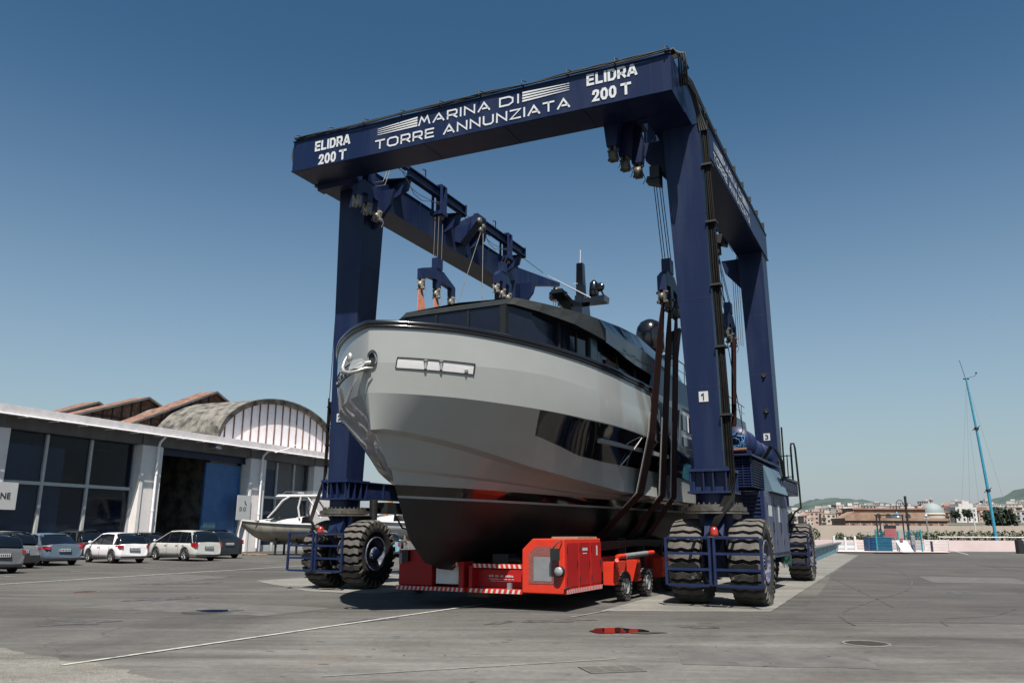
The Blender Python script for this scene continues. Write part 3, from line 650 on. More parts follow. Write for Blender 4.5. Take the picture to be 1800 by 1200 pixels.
m.prism([(-11.14, 6.0, 13.0), (-11.14, 6.0, 13.75), (-10.2, 6.0, 14.0), (-10.0, 6.0, 13.85), (-10.9, 6.0, 12.9)], (0, .5, 0)); m.build('rail_bracket', 'crane_blue_bright', crane)
m = MB()
for (y, z, r_) in ((6.0, 13.65, .17), (6.3, 13.5, .15), (6.1, 13.3, .15)): m.lathe([(.02, -.05), (r_, -.04), (r_ * .85, 0), (r_, .04), (.02, .05)], (-10.0, y, z), axis='X', n=16)
m.tube([(-9.98, 6.1, 13.3), (-9.5, 3.4, 9.2)], .014, 5); m.tube([(-9.98, 6.25, 13.3), (-9.3, 5.0, 9.2)], .014, 5)
m.tube([(-11.0, -1.3, 13.6), (-10.9, 0.2, 13.1), (-10.8, .6, 13.3), (-10.7, .8, 14.0)], .018, 5); m.tube([(-11.0, -1.3, 13.5), (-10.85, .2, 12.95), (-10.8, .7, 13.2), (-10.7, .9, 14.0)], .018, 5)
for (uu, sg) in ((-10.3, 1), (-1.7, -1)):
    m.lathe([(.02, -.12), (.2, -.1), (.18, 0), (.2, .1), (.02, .12)], (uu, 14.35, 13.1), axis='X', n=14); m.box(uu - .18, uu + .18, 14.1, 14.6, 12.75, 13.0)
    for k in range(4): m.tube([(uu - .1 + .07 * k, 14.2 + .1 * k, 12.95), (uu - .1 + .07 * k, 14.2 + .1 * k, 9.5)], .013, 5)
m.build('guide_pulley', 'greasy_steel', crane)
m = MB()
m.prism([(-1.05, 9.0, 12.26), (-1.7, 9.0, 12.5), (-1.7, 9.0, 12.68), (-1.0, 9.0, 12.7)], (0, .5, 0)); m.box(-1.62, -1.3, 9.1, 9.5, 12.0, 12.4)
for k in range(3): m.tube([(-1.55 + .09 * k, 9.3, 12.1), (-1.2 + .06 * k, 8.4, 9.6)], .013, 5)
m.build('guide_pulley', 'steel_dark', crane)
m = MB(); m.tube([(.40, .0, 8.0), (.38, 1.6, 5.6), (.35, 2.8, 4.1)], .012, 5); m.build('guy_wire', 'rope_steel', crane)

# blue-green ropes hung over the rear guard: a thing of its own
ro = MB()
for k in range(9):
    a = .02 + .035 * k; ro.tube([(a + .02, 9.86, 1.62 - .03 * k), (a - .01, 9.84, 1.3), (a + .03 + .02 * math.sin(k), 9.82, .95), (a + .05, 9.84, .55 - .04 * (k % 3)), (a + .08, 9.86, .9)], .013, 6)
ro.tube([(.0, 9.85, 1.6), (.1, 9.78, 1.68), (.3, 9.8, 1.62), (.36, 9.88, 1.58)], .04, 7)
rp = ro.build('mooring_rope', 'rope_green'); rp.location = CO; rp.rotation_euler = (0, 0, -PH)
tag(rp, "bundle of green rope hung over the blue guard by the crane's rear wheel", "rope")
# ================================================================ the yacht (local x = breadth to port, y = aft, z up)
UC = -5.22
def local(u, v):  # lift coordinates -> world
    return (CO[0] + u * math.cos(PH) + v * math.sin(PH), CO[1] - u * math.sin(PH) + v * math.cos(PH), 0)
yacht = thing("yacht", local(UC, 0), -PH, "large grey motor yacht with black antifouling hanging bow-first in the slings of the boat lift", "yacht")
VE = 19.5
# each hull line: half breadth B, stem position v0, entry length L, exponents n m, height table, straightening aft
LN = {
 'G':  (3.60, -7.20, 7.1, 2.65, 1.27, [(-7.2, 5.79), (-6.2, 5.75), (-5.0, 5.63), (-4.0, 5.53), (-2.7, 5.43), (-1.4, 5.37), (.6, 5.37), (8, 5.3), (20, 5.2)]),
 'K1': (3.61, -7.18, 7.1, 2.65, 1.27, [(-7.1, 4.97), (-5.4, 4.98), (-4.4, 4.94), (-3.3, 4.82), (-1.5, 4.73), (.5, 4.69), (20, 4.5)]),
 'K2': (3.60, -7.12, 7.15, 2.6, 1.24, [(-7, 4.36), (-6.1, 4.31), (-5.3, 4.25), (-4.5, 4.20), (-3.3, 4.13), (0, 4.05), (6, 3.9), (20, 3.8)]),
 'K3': (3.45, -6.98, 10.3, 2.2, 1.15, [(-7.0, 3.63), (-6.8, 3.66), (-6.3, 3.60), (-5.4, 3.42), (-3.85, 3.06), (-2.5, 2.85), (-.7, 2.64), (3, 2.53), (20, 2.5)]),
 'K3b': (3.33, -6.78, 10.4, 2.15, 1.13, [(-7.0, 3.55), (-6.8, 3.58), (-6.3, 3.53), (-5.4, 3.36), (-3.85, 3.01), (-2.5, 2.81), (-.7, 2.61), (3, 2.52), (20, 2.48)]),
 'K4': (3.34, -6.32, 11.0, 2.0, 1.05, [(-6.3, 2.94), (-5.8, 2.91), (-4.85, 2.83), (-3.6, 2.74), (-1.9, 2.60), (1, 2.51), (3, 2.50), (20, 2.46)]),
 'K4b': (3.28, -6.20, 11.1, 2.0, 1.04, [(-6.3, 2.87), (-5.8, 2.85), (-4.85, 2.78), (-3.6, 2.70), (-1.9, 2.57), (1, 2.49), (3, 2.485), (20, 2.44)]),
 'S1': (3.28, -6.08, 11.5, 2.0, 1.0, [(-6, 2.59), (-4.6, 2.57), (-2.1, 2.50), (1, 2.45), (20, 2.42)]),
 'S2': (3.20, -5.96, 12.0, 2.0, 1.0, [(-6, 2.375), (-2, 2.32), (2, 2.28), (20, 2.26)]),
 'S3': (3.19, -5.94, 12.0, 2.0, 1.0, [(-6, 2.325), (-2, 2.27), (2, 2.23), (20, 2.21)]),
 'B1': (2.88, -5.48, 12.5, 1.9, 1.0, [(-6, 1.50), (0, 1.42), (20, 1.35)]),
 'B2': (1.82, -4.90, 12.5, 1.8, 1.0, [(-5, 1.03), (0, 1.0), (20, .95)]),
 'B3': (0.02, -4.28, 12.0, 1.8, 1.0, [(-4.3, .84), (-2.8, .70), (20, .62)]),
}
def lb(k, v):
    B, v0, L, n, m, _ = LN[k]; x = min(1, max(0, (v - v0) / L)); b = B * (1 - (1 - x) ** n) ** (1 / m)
    return b * (1 - .10 * smoothstep(10, VE, v))
def lz(k, v): return interp(LN[k][5], v)
BULGE = {('K2', 'K3'): -.16, ('K1', 'K2'): .02, ('G', 'K1'): .0, ('K3b', 'K4'): -.07, ('S3', 'B1'): .10, ('B1', 'B2'): .12}
def strip(keys, sgn, va=None, vb=None, off=0.0, nt=90):
    rings = []
    for i in range(nt + 1):
        t = i / nt; g = t ** 2.2; row = []
        for j, (ka, kb) in enumerate(zip(keys, keys[1:])):
            va0 = LN[ka][1] if va is None else va; vb0 = LN[kb][1] if va is None else va
            ve = VE if vb is None else vb
            if va is not None: g = t
            v1, v2 = va0 + (ve - va0) * g, vb0 + (ve - vb0) * g
            p1 = (lb(ka, v1) + off, v1, lz(ka, v1)); p2 = (lb(kb, v2) + off, v2, lz(kb, v2))
            M = 6 if (ka, kb) in BULGE else 1
            bu = BULGE.get((ka, kb), 0) * (1 - .55 * smoothstep(-1, 6, v1)) * smoothstep(0.02, .28, g if va is None else 1)
            for q in range(M + (1 if j == len(keys) - 2 else 0)):
                f = q / M; w = 4 * f * (1 - f) * bu
                row.append((sgn * max(0.0, p1[0] + (p2[0] - p1[0]) * f + w), p1[1] + (p2[1] - p1[1]) * f, p1[2] + (p2[2] - p1[2]) * f))
        rings.append(row)
    return rings
from mathutils.bvhtree import BVHTree
_bv = MB()
for _ks in (['G', 'K1', 'K2', 'K3', 'K3b', 'K4', 'K4b', 'S1', 'S2', 'S3', 'B1', 'B2', 'B3'],): _bv.loft(strip(_ks, 1), False)
_tree = BVHTree.FromPolygons([Vector(p) for p in _bv.v], _bv.f)
def hull_b(v, z):
    """half breadth of the hull at station v and height z, measured on the built surface"""
    hit = _tree.ray_cast(Vector((12, v, min(z, lz('G', v) - .002))), Vector((-1, 0, 0)))
    return hit[0].x if hit[0] is not None else 0.0
hull = MB()
grp = [(['G', 'K1'], 0, None, None), (['K1', 'K2'], 0, None, None), (['K2', 'K3'], 0, None, None), (['K3', 'K3b'], 0, None, None), (['K3b', 'K4'], 0, None, None), (['K4', 'K4b'], 0, None, None),
       (['K4b', 'S1'], 0, None, None), (['S1', 'S2'], 1, None, None), (['S2', 'S3'], 3, None, None), (['S3', 'B1', 'B2', 'B3'], 2, None, None)]
SLOT = (-6.82, -5.95, 4.81, 5.06)   # mooring slot in the bow bulwark
for sgn in (-1, 1):
    for keys, mi, va, vb in grp:
        rg = strip(keys, sgn)
        if keys == ['G', 'K1'] or keys == ['K1', 'K2']: # top band becomes black aft of the bulwark
            rg1 = [r_ for r_ in rg if r_[0][1] <= .75]; rg2 = [rg1[-1]] + [r_ for r_ in rg if r_[0][1] > .75]
            hull.loft(rg1, False, False, 0); hull.loft(rg2, False, False, 4)
        else: hull.loft(rg, False, False, mi)
# transom and inner deck
tv = VE - .0; prof = [(lb(k, tv), tv, lz(k, tv)) for k in ('G', 'K2', 'K3', 'S1', 'B1', 'B2', 'B3')]
hull.poly(prof + [(-p[0], p[1], p[2]) for p in prof[::-1]], 0)
h_ob = hull.build('hull', ['hull_grey', 'hull_black', 'antifouling', 'stripe_white', 'black_gloss'], yacht)
dk = MB()
rg = []
for i in range(40):
    v = -6.95 + (VE + 6.95) * (i / 39) ** 2.2; b = max(.02, lb('K1', v) - .14); rg.append([(-b, v, lz('G', v) - .62), (b, v, lz('G', v) - .62)])
dk.loft(rg, False); dk.build('deck', 'roof_grey', yacht)
# rubbing rail along the bulwark
rl = MB(); pts = []
for sgn in (-1, 1):
    p = []
    for i in range(60):
        v = LN['G'][1] + (1.0 - LN['G'][1]) * (i / 59) ** 2.2; p.append((sgn * lb('G', v), v, lz('G', v) + .02))
    pts.append(p)
line = pts[0][::-1] + pts[1][1:]
rl.tube(line, .055, 10); rl.tube([(x * 1.0, y, z - .075) for x, y, z in line], .04, 8)
rl.build('rail', 'black_gloss', yacht)
rl = MB()   # pale end cap where the bulwark stops
for sgn in (-1, 1):
    rl.hexa([(sgn * 3.54, .74, 4.10), (sgn * 3.58, .74, 4.10), (sgn * 3.58, .98, 4.08), (sgn * 3.52, .98, 4.08)], [(sgn * 3.42, .74, 5.42), (sgn * 3.62, .74, 5.42), (sgn * 3.62, 1.12, 5.30), (sgn * 3.42, 1.12, 5.30)])
rl.build('bulwark_end', 'hull_grey', yacht)
# helper: a patch lying on the hull side between two edge curves
def patch(name, edge_top, edge_bot, m, off=.03, sgn=1, n=28, nz=6, parent=None):
    """edges: lists of (v, z) with equal ends"""
    b = MB(); rg = []
    v0, v1 = edge_top[0][0], edge_top[-1][0]
    for i in range(n + 1):
        t = i / n; row = []
        va = edge_top[0][0] + (edge_top[-1][0] - edge_top[0][0]) * t; vb = edge_bot[0][0] + (edge_bot[-1][0] - edge_bot[0][0]) * t
        za, zb_ = interp(edge_top, va), interp(edge_bot, vb)
        for q in range(nz + 1):
            f = q / nz; v = va + (vb - va) * f; z = za + (zb_ - za) * f; row.append((sgn * (hull_b(v, z) + off), v, z))
        rg.append(row)
    rim = rg[0] + [r_[-1] for r_ in rg[1:]] + rg[-1][::-1][1:] + [r_[0] for r_ in rg[::-1]][1:-1]
    b.loft(rg, False)
    inner = [(p[0] - sgn * (off + .05), p[1], p[2]) for p in rim]
    b.loft([rim, inner], True)
    return b.build(name, m, parent or yacht)
wt, wb = [(-4.55, 4.19), (-3.2, 4.10), (0, 4.03), (6.0, 3.88)], [(-4.2, 3.70), (-2.73, 3.37), (-1.68, 3.29), (.1, 3.26), (6.0, 3.2)]
for sgn in (-1, 1):
    win = patch('hull_window', wt, wb, 'dark_glass', .02, sgn, 40, 8)
    b = MB()   # fold-down ledge inside the dark band
    for (va, vb, z) in ((-2.4, 1.9, 3.74),):
        b.hexa([(sgn * (hull_b(va, z) + .02), va, z - .06), (sgn * (hull_b(vb, z) + .02), vb, z - .10), (sgn * (hull_b(vb, z) + .14), vb, z - .10), (sgn * (hull_b(va, z) + .14), va, z - .06)],
               [(sgn * (hull_b(va, z) + .02), va, z + .04), (sgn * (hull_b(vb, z) + .02), vb, z - .0), (sgn * (hull_b(vb, z) + .14), vb, z - .0), (sgn * (hull_b(va, z) + .14), va, z + .04)])
    b.build('fold_down_ledge', 'grey_metal', win)
    b = MB(); b.tube([(sgn * (hull_b(-.4, 4.0) + .03), -.4, 3.98), (sgn * (hull_b(-.2, 3.7) + .1), -.75, 3.66)], .018, 6); b.tube([(sgn * (hull_b(.6, 3.9) + .03), .6, 3.92), (sgn * (hull_b(.3, 3.6) + .1), .2, 3.62)], .02, 6)
    b.tube([(sgn * (hull_b(-.9, 3.2) + .03), -.9, 3.22), (sgn * (hull_b(-.7, 3.5) + .08), -.7, 3.52)], .018, 6); b.build('stay', 'chrome', win)
    # mooring slot with two bollards
    sl_ = patch('mooring_slot', [(-6.94, 5.08), (-5.92, 5.02)], [(-6.94, 4.86), (-5.92, 4.80)], 'white_paint', .008, sgn, 24, 2)
    fr = MB()
    ed = [(v, 5.08 - .059 * (v + 6.94)) for v in [-6.94 + 1.02 * i / 24 for i in range(25)]]
    top = [(sgn * (hull_b(v, z) + .02), v, z) for v, z in ed]; bot = [(sgn * (hull_b(v, z - .22) + .02), v, z - .22) for v, z in ed]
    fr.tube(top, .013, 5); fr.tube(bot, .010, 5); fr.tube([top[0], bot[0]], .012, 5); fr.tube([top[-1], bot[-1]], .016, 5)
    fr.build('slot_frame', 'steel_dark', sl_)
    bo = MB()
    for v in (-6.62, -6.42): bo.cyl((sgn * (hull_b(v, 5) + .03), v, 4.86), (sgn * (hull_b(v, 5) + .03), v, 5.03), .028, n=10); bo.cyl((sgn * (hull_b(v, 5) + .03), v, 5.02), (sgn * (hull_b(v, 5) + .03), v, 5.045), .045, n=10)
    bo.box(sgn * (hull_b(-6.05, 4.9)) , sgn * (hull_b(-6.05, 4.9) + .05), -6.08, -6.0, 4.84, 4.89)
    bo.build('bollard', 'chrome', sl_)
# anchor pocket and anchor at the stem
a_ = MB(); a_.lathe([(.075, -.05), (.075, .0), (.115, .012), (.125, -.03)], (0, 0, 0), axis='Y', n=28, cap=False)
o = a_.build('hawse_ring', 'grey_metal', yacht); o.location = (.10, -7.165, 5.06); o.scale = (.9, 1, 1.35); o.rotation_euler = (0, 0, R(16))
a_ = MB(); a_.lathe([(.001, 0), (.08, 0)], (0, 0, 0), axis='Y', n=20, cap=False); o = a_.build('hawse_opening', 'steel_dark', yacht); o.location = (.10, -7.172, 5.06); o.scale = (.9, 1, 1.35); o.rotation_euler = (0, 0, R(16))
a_ = MB()
a_.tube([(-.34, -7.16, 5.20), (-.36, -7.25, 5.02), (-.33, -7.34, 4.86), (-.24, -7.40, 4.77), (-.08, -7.42, 4.73), (.08, -7.38, 4.76), (.20, -7.28, 4.83), (.30, -7.17, 4.85)], [.010, .028, .042, .042, .036, .034, .026, .010], 10)
a_.tube([(.26, -7.18, 4.96), (.08, -7.28, 4.93), (-.12, -7.36, 4.80)], [.045, .045, .03], 8)
a_.sphere((-.24, -7.24, 5.10), .07, .05, .10, 12)
a_.prism([(-.14, -7.38, 4.84), (.14, -7.34, 4.82), (.20, -7.28, 4.94), (.08, -7.30, 5.04), (-.10, -7.34, 5.00)], (0, .07, 0))
a_.box(-.2, .16, -7.30, -7.12, 4.80, 4.90)
a_.v = [(x - .15, y - .04, z) for x, y, z in a_.v]; a_.build('anchor', 'chrome', yacht)
a_ = MB()      # dark fairlead on the starboard bow
pts = [(-(hull_b(v, 4.93) + .010), v, 4.93) for v in (-6.95, -6.88, -6.78, -6.68, -6.55, -6.4, -6.2)]
a_.tube(pts, .045, 8); a_.build('fairlead', 'black_gloss', yacht)
# roof with chamfered front corners, fascia leaning in
bp = [(1.50, -3.92), (1.62, -3.80), (2.05, -3.3), (2.30, -2.75), (2.50, -2.2), (2.60, -1.3), (2.60, .5), (2.60, 2.5), (2.60, 3.6), (2.4, 7.5)]
tp = [(1.55, -3.62), (1.65, -3.50), (2.0, -2.95), (2.2, -2.1), (2.32, -1.3), (2.40, -.4), (2.40, 1.2), (2.40, 3.0), (2.38, 4.6), (2.2, 7.5)]
zb_t = [6.88, 6.88, 6.78, 6.72, 6.68, 6.65, 6.69, 6.70, 6.67, 6.5]; zt_t = [7.10, 7.10, 7.08, 7.14, 7.22, 7.29, 7.45, 7.55, 7.45, 7.25]
rf = MB()
def ring(pp, zz, s): return [(s * p[0], p[1], z) for p, z in zip(pp, zz)]
full_b = ring(bp, zb_t, -1)[::-1] + ring(bp, zb_t, 1); full_t = ring(tp, zt_t, -1)[::-1] + ring(tp, zt_t, 1)
rf.loft([full_b, full_t], False, False, 0, False)
n_ = len(bp)
for i in range(n_ - 1):   # top and underside decks, slightly cambered
    for (pp, zz, dz) in ((tp, zt_t, .07), (bp, zb_t, .0)):
        a0, a1 = pp[i], pp[i + 1]; c0 = (0, a0[1], zz[i] + dz); c1 = (0, a1[1], zz[i + 1] + dz)
        for s in (-1, 1): rf.poly([(s * a0[0], a0[1], zz[i]), (s * a1[0], a1[1], zz[i + 1]), c1, c0], 0)
rf.build('roof', 'roof_grey', yacht)
rb = MB()     # black gloss visor along the aft half of the roof side
for s in (-1, 1):
    rg = []
    for v in (-.2, .6, 1.4, 2.2, 3.0, 3.8, 4.6, 6.0, 7.5):
        k = smoothstep(-.2, 2.2, v); zt = interp([(q[1], z) for q, z in zip(tp, zt_t)], v); zb_ = interp([(q[1], z) for q, z in zip(bp, zb_t)], v)
        rg.append([(s * 2.30, v, zt + .02), (s * (2.44 + .05 * k), v, zt - .02), (s * (2.62 + .08 * k), v, (zt + zb_) / 2 - .1 * k), (s * (2.62 + .03 * k), v, zb_ - .05 - .20 * k), (s * 2.3, v, zb_ - .05 - .12 * k)])
    rb.loft(rg, False, True, 0, False)
rb.build('visor', 'black_gloss', yacht)
gl = MB(); gp = [(1.42, -3.52), (1.88, -2.95), (2.10, -2.25), (2.25, -1.5), (2.32, -.5), (2.36, 1.2), (2.36, 5.0), (2.2, 9.0)]
def gring(z, k=0): return [(-p[0], p[1] - k, z) for p in gp[::-1]] + [(p[0], p[1] - k, z) for p in gp]
gl.loft([gring(4.75, .0), gring(6.86)], False, False, 0, False)
o = gl.build('wheelhouse_glass', 'yacht_glass', yacht); o.location = (0, -.37, 0)
pl_ = MB()
for s in (-1, 1):
    for (x, v, w) in ((1.43, -3.54, .075), (2.16, -2.0, .035), (2.27, -1.15, .03), (2.325, -.45, .045), (2.34, .1, .04), (2.38, 1.6, .05), (2.39, 3.2, .05)):
        pl_.box(s * x - w, s * x + w, v - w, v + w, 4.75, 6.86)
    pl_.box(s * .45 - .025, s * .45 + .025, -3.56, -3.50, 4.75, 6.86)
pl_.v = [(x, y - .37, z - .02) for x, y, z in pl_.v]; pl_.build('window_pillar', 'roof_grey', yacht)
pl_ = MB(); pl_.box(2.36, 2.40, -.40, .06, 5.3, 6.72); pl_.box(-2.40, -2.36, -.40, .06, 5.3, 6.72); pl_.v = [(x, y - .37, z - .02) for x, y, z in pl_.v]; pl_.build('door_pane', 'blue_grey_panel', yacht)
pl_ = MB(); pl_.box(2.38, 2.42, .4, 1.4, 6.0, 6.3); pl_.build('cabin_lining', 'rust', yacht)
# stairs and rail stays at the side deck, radar mast, domes
ms = MB(); ms.box(-.14, .14, 5.1, 5.5, 7.0, 9.75); ms.hexa([(-.14, 5.2, 9.6), (.14, 5.2, 9.6), (.14, 5.5, 9.6), (-.14, 5.5, 9.6)], [(-.11, 5.22, 10.95), (.11, 5.22, 10.95), (.11, 5.45, 10.95), (-.11, 5.45, 10.95)])
ms.hexa([(-.2, 4.9, 8.7), (.2, 4.9, 8.7), (.2, 5.8, 8.7), (-.2, 5.8, 8.7)], [(-.2, 4.9, 9.5), (.2, 4.9, 9.5), (.2, 5.6, 9.5), (-.2, 5.6, 9.5)])
ms.hexa([(-.7, 4.9, 9.42), (.95, 5.0, 9.42), (.95, 5.5, 9.42), (-.7, 5.4, 9.42)], [(-.7, 4.9, 9.52), (.98, 5.0, 9.62), (.98, 5.5, 9.62), (-.7, 5.4, 9.52)])
ms.hexa([(-.5, 3.9, 9.55), (-.1, 3.9, 9.55), (-.1, 5.2, 9.25), (-.5, 5.2, 9.25)], [(-.5, 3.9, 9.68), (-.1, 3.9, 9.68), (-.1, 5.2, 9.45), (-.5, 5.2, 9.45)])
ms.v = [(x, y - .65, z - .2) for x, y, z in ms.v]; ms.build('radar_mast', 'black_gloss', yacht)
ms = MB(); ms.lathe([(.01, 0), (.30, .0), (.34, .08), (.32, .25), (.15, .34), (.01, .36)], (-.75, 5.1, 9.68), n=20); ms.lathe([(.01, 0), (.16, .0), (.17, .3), (.14, .62), (.05, .72), (.01, .73)], (.42, 5.5, 9.62), n=18); ms.v = [(x, y - .65, z - .2) for x, y, z in ms.v]; ms.build('radar_dome', 'black_gloss', yacht)
ms = MB(); ms.tube([(.5, 5.0, 9.55), (-.95, 4.6, 10.45)], [.03, .012], 6); ms.v = [(x, y - .65, z - .2) for x, y, z in ms.v]; ms.build('radar_scanner', 'grey_metal', yacht)
ms = MB(); ms.tube([(0, 5.3, 10.9), (0.02, 5.3, 11.45)], .018, 6); ms.tube([(-.06, 5.2, 10.2), (-.22, 5.2, 10.22)], .012, 5); ms.v = [(x, y - .65, z - .2) for x, y, z in ms.v]; ms.build('whip_aerial', 'white_paint', yacht)
ms = MB(); ms.lathe([(.02, -.03), (.15, -.02), (.16, .02), (.02, .06)], (.82, 5.0, 9.9), axis='Y', n=18); ms.tube([(.82, 5.05, 9.85), (.9, 5.2, 9.6)], .03, 6); ms.sphere((-1.5, 3.2, 8.55), .14, n=12); ms.tube([(-1.5, 3.2, 8.45), (-1.5, 3.2, 7.0)], .03, 6); ms.tube([(1.9, 5.0, 7.0), (1.9, 5.0, 7.55), (2.05, 5, 7.58)], .02, 6); ms.v = [(x, y - .65, z - .2) for x, y, z in ms.v]; ms.build('deck_lamp', 'black_gloss', yacht)
ms = MB(); ms.lathe([(.01, 0), (.42, .02), (.52, .12), (.52, .75), (.47, 1.0), (.34, 1.2), (.15, 1.3), (.01, 1.32)], (1.72, 7.6, 7.95), n=30); ms.v = [(x - .18, y, z) for x, y, z in ms.v]; ms.build('satellite_dome', 'black_gloss', yacht)
ms = MB(); ms.box(-2.4, 2.5, 7.1, 8.2, 7.55, 7.78); ms.hexa([(2.0, 7.0, 6.0), (2.3, 7.0, 6.0), (2.3, 8.0, 6.0), (2.0, 8.0, 6.0)], [(2.2, 7.3, 7.6), (2.5, 7.3, 7.6), (2.5, 8.0, 7.6), (2.2, 8.0, 7.6)]); ms.box(-2.3, -2.0, 7.0, 8.0, 6.0, 7.6)
ms.hexa([(2.9, 5.2, 7.25), (3.25, 5.2, 7.25), (3.25, 5.6, 7.25), (2.9, 5.6, 7.25)], [(2.98, 5.35, 8.1), (3.4, 5.35, 8.25), (3.4, 5.6, 8.25), (2.98, 5.6, 8.1)])
ms.v = [(x - .18, y, z) for x, y, z in ms.v]; ms.build('flybridge_arch', 'black_gloss', yacht)
# upper deck aft
before = set(yacht.children)
for s in (-1, 1):
    m = MB(); m.hexa([(s * 3.50, 1.0, 5.35), (s * 3.66, 1.0, 5.35), (s * 3.70, 15, 5.35), (s * 3.5, 15, 5.35)], [(s * 3.35, 2.2, 6.35), (s * 3.46, 2.2, 6.35), (s * 3.60, 15, 6.25), (s * 3.5, 15, 6.25)]); m.build('upper_bulwark', 'blue_grey_panel', yacht, bevel=.02)
    m = MB(); m.tube([(s * 3.50, 2.4, 6.95), (s * 3.58, 9, 6.92), (s * 3.58, 15, 6.9)], .022, 6); m.tube([(s * 3.50, 2.4, 6.65), (s * 3.58, 15, 6.6)], .012, 5)
    for k in range(10): m.tube([(s * 3.5, 2.5 + k * 1.35, 6.3), (s * 3.52, 2.5 + k * 1.35, 6.95)], .016, 5)
    m.build('handrail', 'chrome', yacht)
    m = MB(); m.box(min(s * 3.3, s * 3.72), max(s * 3.3, s * 3.72), 1.2, 15, 5.22, 5.33); m.build('deck_edge', 'hull_grey', yacht)
    m = MB()
    for (va, vb, za, zb2) in ((1.15, 1.75, 4.25, 5.15), (1.9, 2.6, 4.3, 5.15)): m.box(min(s * 3.785, s * 3.80), max(s * 3.785, s * 3.80), va, vb, za, zb2)
    m.build('side_window', 'blue_grey_panel', yacht)
    m = MB(); m.hexa([(s * 3.79, 3.0, 4.10), (s * 3.80, 3.0, 4.10), (s * 3.80, 9.5, 4.10), (s * 3.79, 9.5, 4.10)], [(s * 3.79, 3.3, 5.2), (s * 3.82, 3.3, 5.2), (s * 3.82, 9.5, 5.2), (s * 3.79, 9.5, 5.2)]); m.build('side_panel', 'hull_grey', yacht)
    m = MB(); m.box(min(s * 3.825, s * 3.84), max(s * 3.825, s * 3.84), 3.5, 5.4, 4.62, 5.08); m.box(min(s * 3.825, s * 3.84), max(s * 3.825, s * 3.84), 3.5, 8.4, 4.15, 4.42); m.build('side_window', 'dark_glass', yacht)
    m = MB()
    for vv in (3.48, 4.1, 4.75, 5.4): m.box(min(s * 3.84, s * 3.86), max(s * 3.84, s * 3.86), vv - .02, vv + .02, 4.60, 5.10)
    m.build('window_frame', 'white_paint', yacht)
    m = MB(); a0, a1 = 3.9, 4.7
    m.poly([(s * (hull_b(a0, 3.7) + .02), a0, 3.72), (s * (hull_b(a1, 3.7) + .02), a1, 3.66), (s * (hull_b(a1, 3.2) + .02), a1 + .1, 3.18), (s * (hull_b(a0, 3.2) + .02), a0 + .02, 3.22)]); m.build('porthole', 'teal_paint', yacht)
m = MB(); m.box(-3.3, 3.3, 3.0, 15, 5.335, 5.40); m.box(-2.9, 2.9, 9.0, 15, 5.4, 6.6); m.build('upper_deck', 'roof_grey', yacht)
for o in set(yacht.children) - before:
    if o.name.split('.')[0] != 'porthole': o.scale = (.953, 1, 1)

# ================================================================ slings: from the shackles round the hull
def sling(side, v, shack, label, mcol, width=.27):
    m = MB(); e = MB()
    m.tube([(shack[0] - .02, shack[1], shack[2] + .35), (shack[0], shack[1], shack[2] - .02)], .06, 8)
    cand = [(abs(shack[0]), shack[2], shack[1])] + [(hull_b(v, 5.42 - .14 * i) + .05, 5.42 - .14 * i, v) for i in range(33)] + [(.4, .60, v)]
    ch = []
    for c in cand:      # taut belt: keep only the outermost points
        while len(ch) >= 2 and (ch[-1][0] - ch[-2][0]) * (c[1] - ch[-2][1]) - (ch[-1][1] - ch[-2][1]) * (c[0] - ch[-2][0]) >= 0: ch.pop()
        ch.append(c)
    path = []
    for (b0, z0, v0), (b1, z1, v1) in zip(ch, ch[1:]):
        n_ = max(1, int(math.hypot(b1 - b0, z1 - z0) / .25))
        for k_ in range(n_): f_ = k_ / n_; path.append((side * (b0 + (b1 - b0) * f_), v0 + (v1 - v0) * f_, z0 + (z1 - z0) * f_))
    path.append((side * ch[-1][0], ch[-1][2], ch[-1][1]))
    rg, rg2 = [], []
    for i, p in enumerate(path):
        w = width * min(1, .45 + .18 * i)
        nrm = Vector((side * .014, 0, -.014)) if p[2] < 2 else Vector((side * .02, 0, 0))
        a = Vector(p); rg.append([tuple(a + Vector((0, -w, 0))), tuple(a + Vector((0, w, 0))), tuple(a + nrm + Vector((0, w, 0))), tuple(a + nrm + Vector((0, -w, 0)))])
        if 2.2 < p[2] < 4.9: rg2.append([tuple(a + nrm * .2 + Vector((0, -w * 1.35, 0))), tuple(a + nrm * .2 + Vector((0, w * 1.1, 0))), tuple(a + nrm * .6 + Vector((0, w * 1.1, 0))), tuple(a + nrm * .6 + Vector((0, -w * 1.35, 0)))])
    m.loft(rg, True, True, 0, False)
    # loose tail tied beside it
    o = m.build('lifting_sling', mcol, None); o.location = local(UC, 0); o.rotation_euler = (0, 0, -PH)
    tag(o, label, 'sling', 'slings carrying the yacht')
    e.loft(rg2, True, True, 0, False); e.build('chafe_pad', 'belt_pad', o)
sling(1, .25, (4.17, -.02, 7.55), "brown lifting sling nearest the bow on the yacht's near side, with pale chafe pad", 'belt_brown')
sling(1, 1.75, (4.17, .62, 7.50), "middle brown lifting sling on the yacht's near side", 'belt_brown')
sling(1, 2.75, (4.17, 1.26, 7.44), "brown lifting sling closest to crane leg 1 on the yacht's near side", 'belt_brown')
sling(-1, .9, (-4.73, 1.85, 9.65), "orange lifting sling behind the roof, leftmost of the three under the blue spreader", 'belt_sunlit')
sling(-1, 1.95, (-4.73, 2.85, 9.60), "orange lifting sling behind the roof, in the middle of the three under the blue spreader", 'belt_sunlit')
sling(-1, 3.0, (-4.73, 3.85, 9.55), "orange lifting sling behind the roof, rightmost of the three under the blue spreader", 'belt_sunlit')
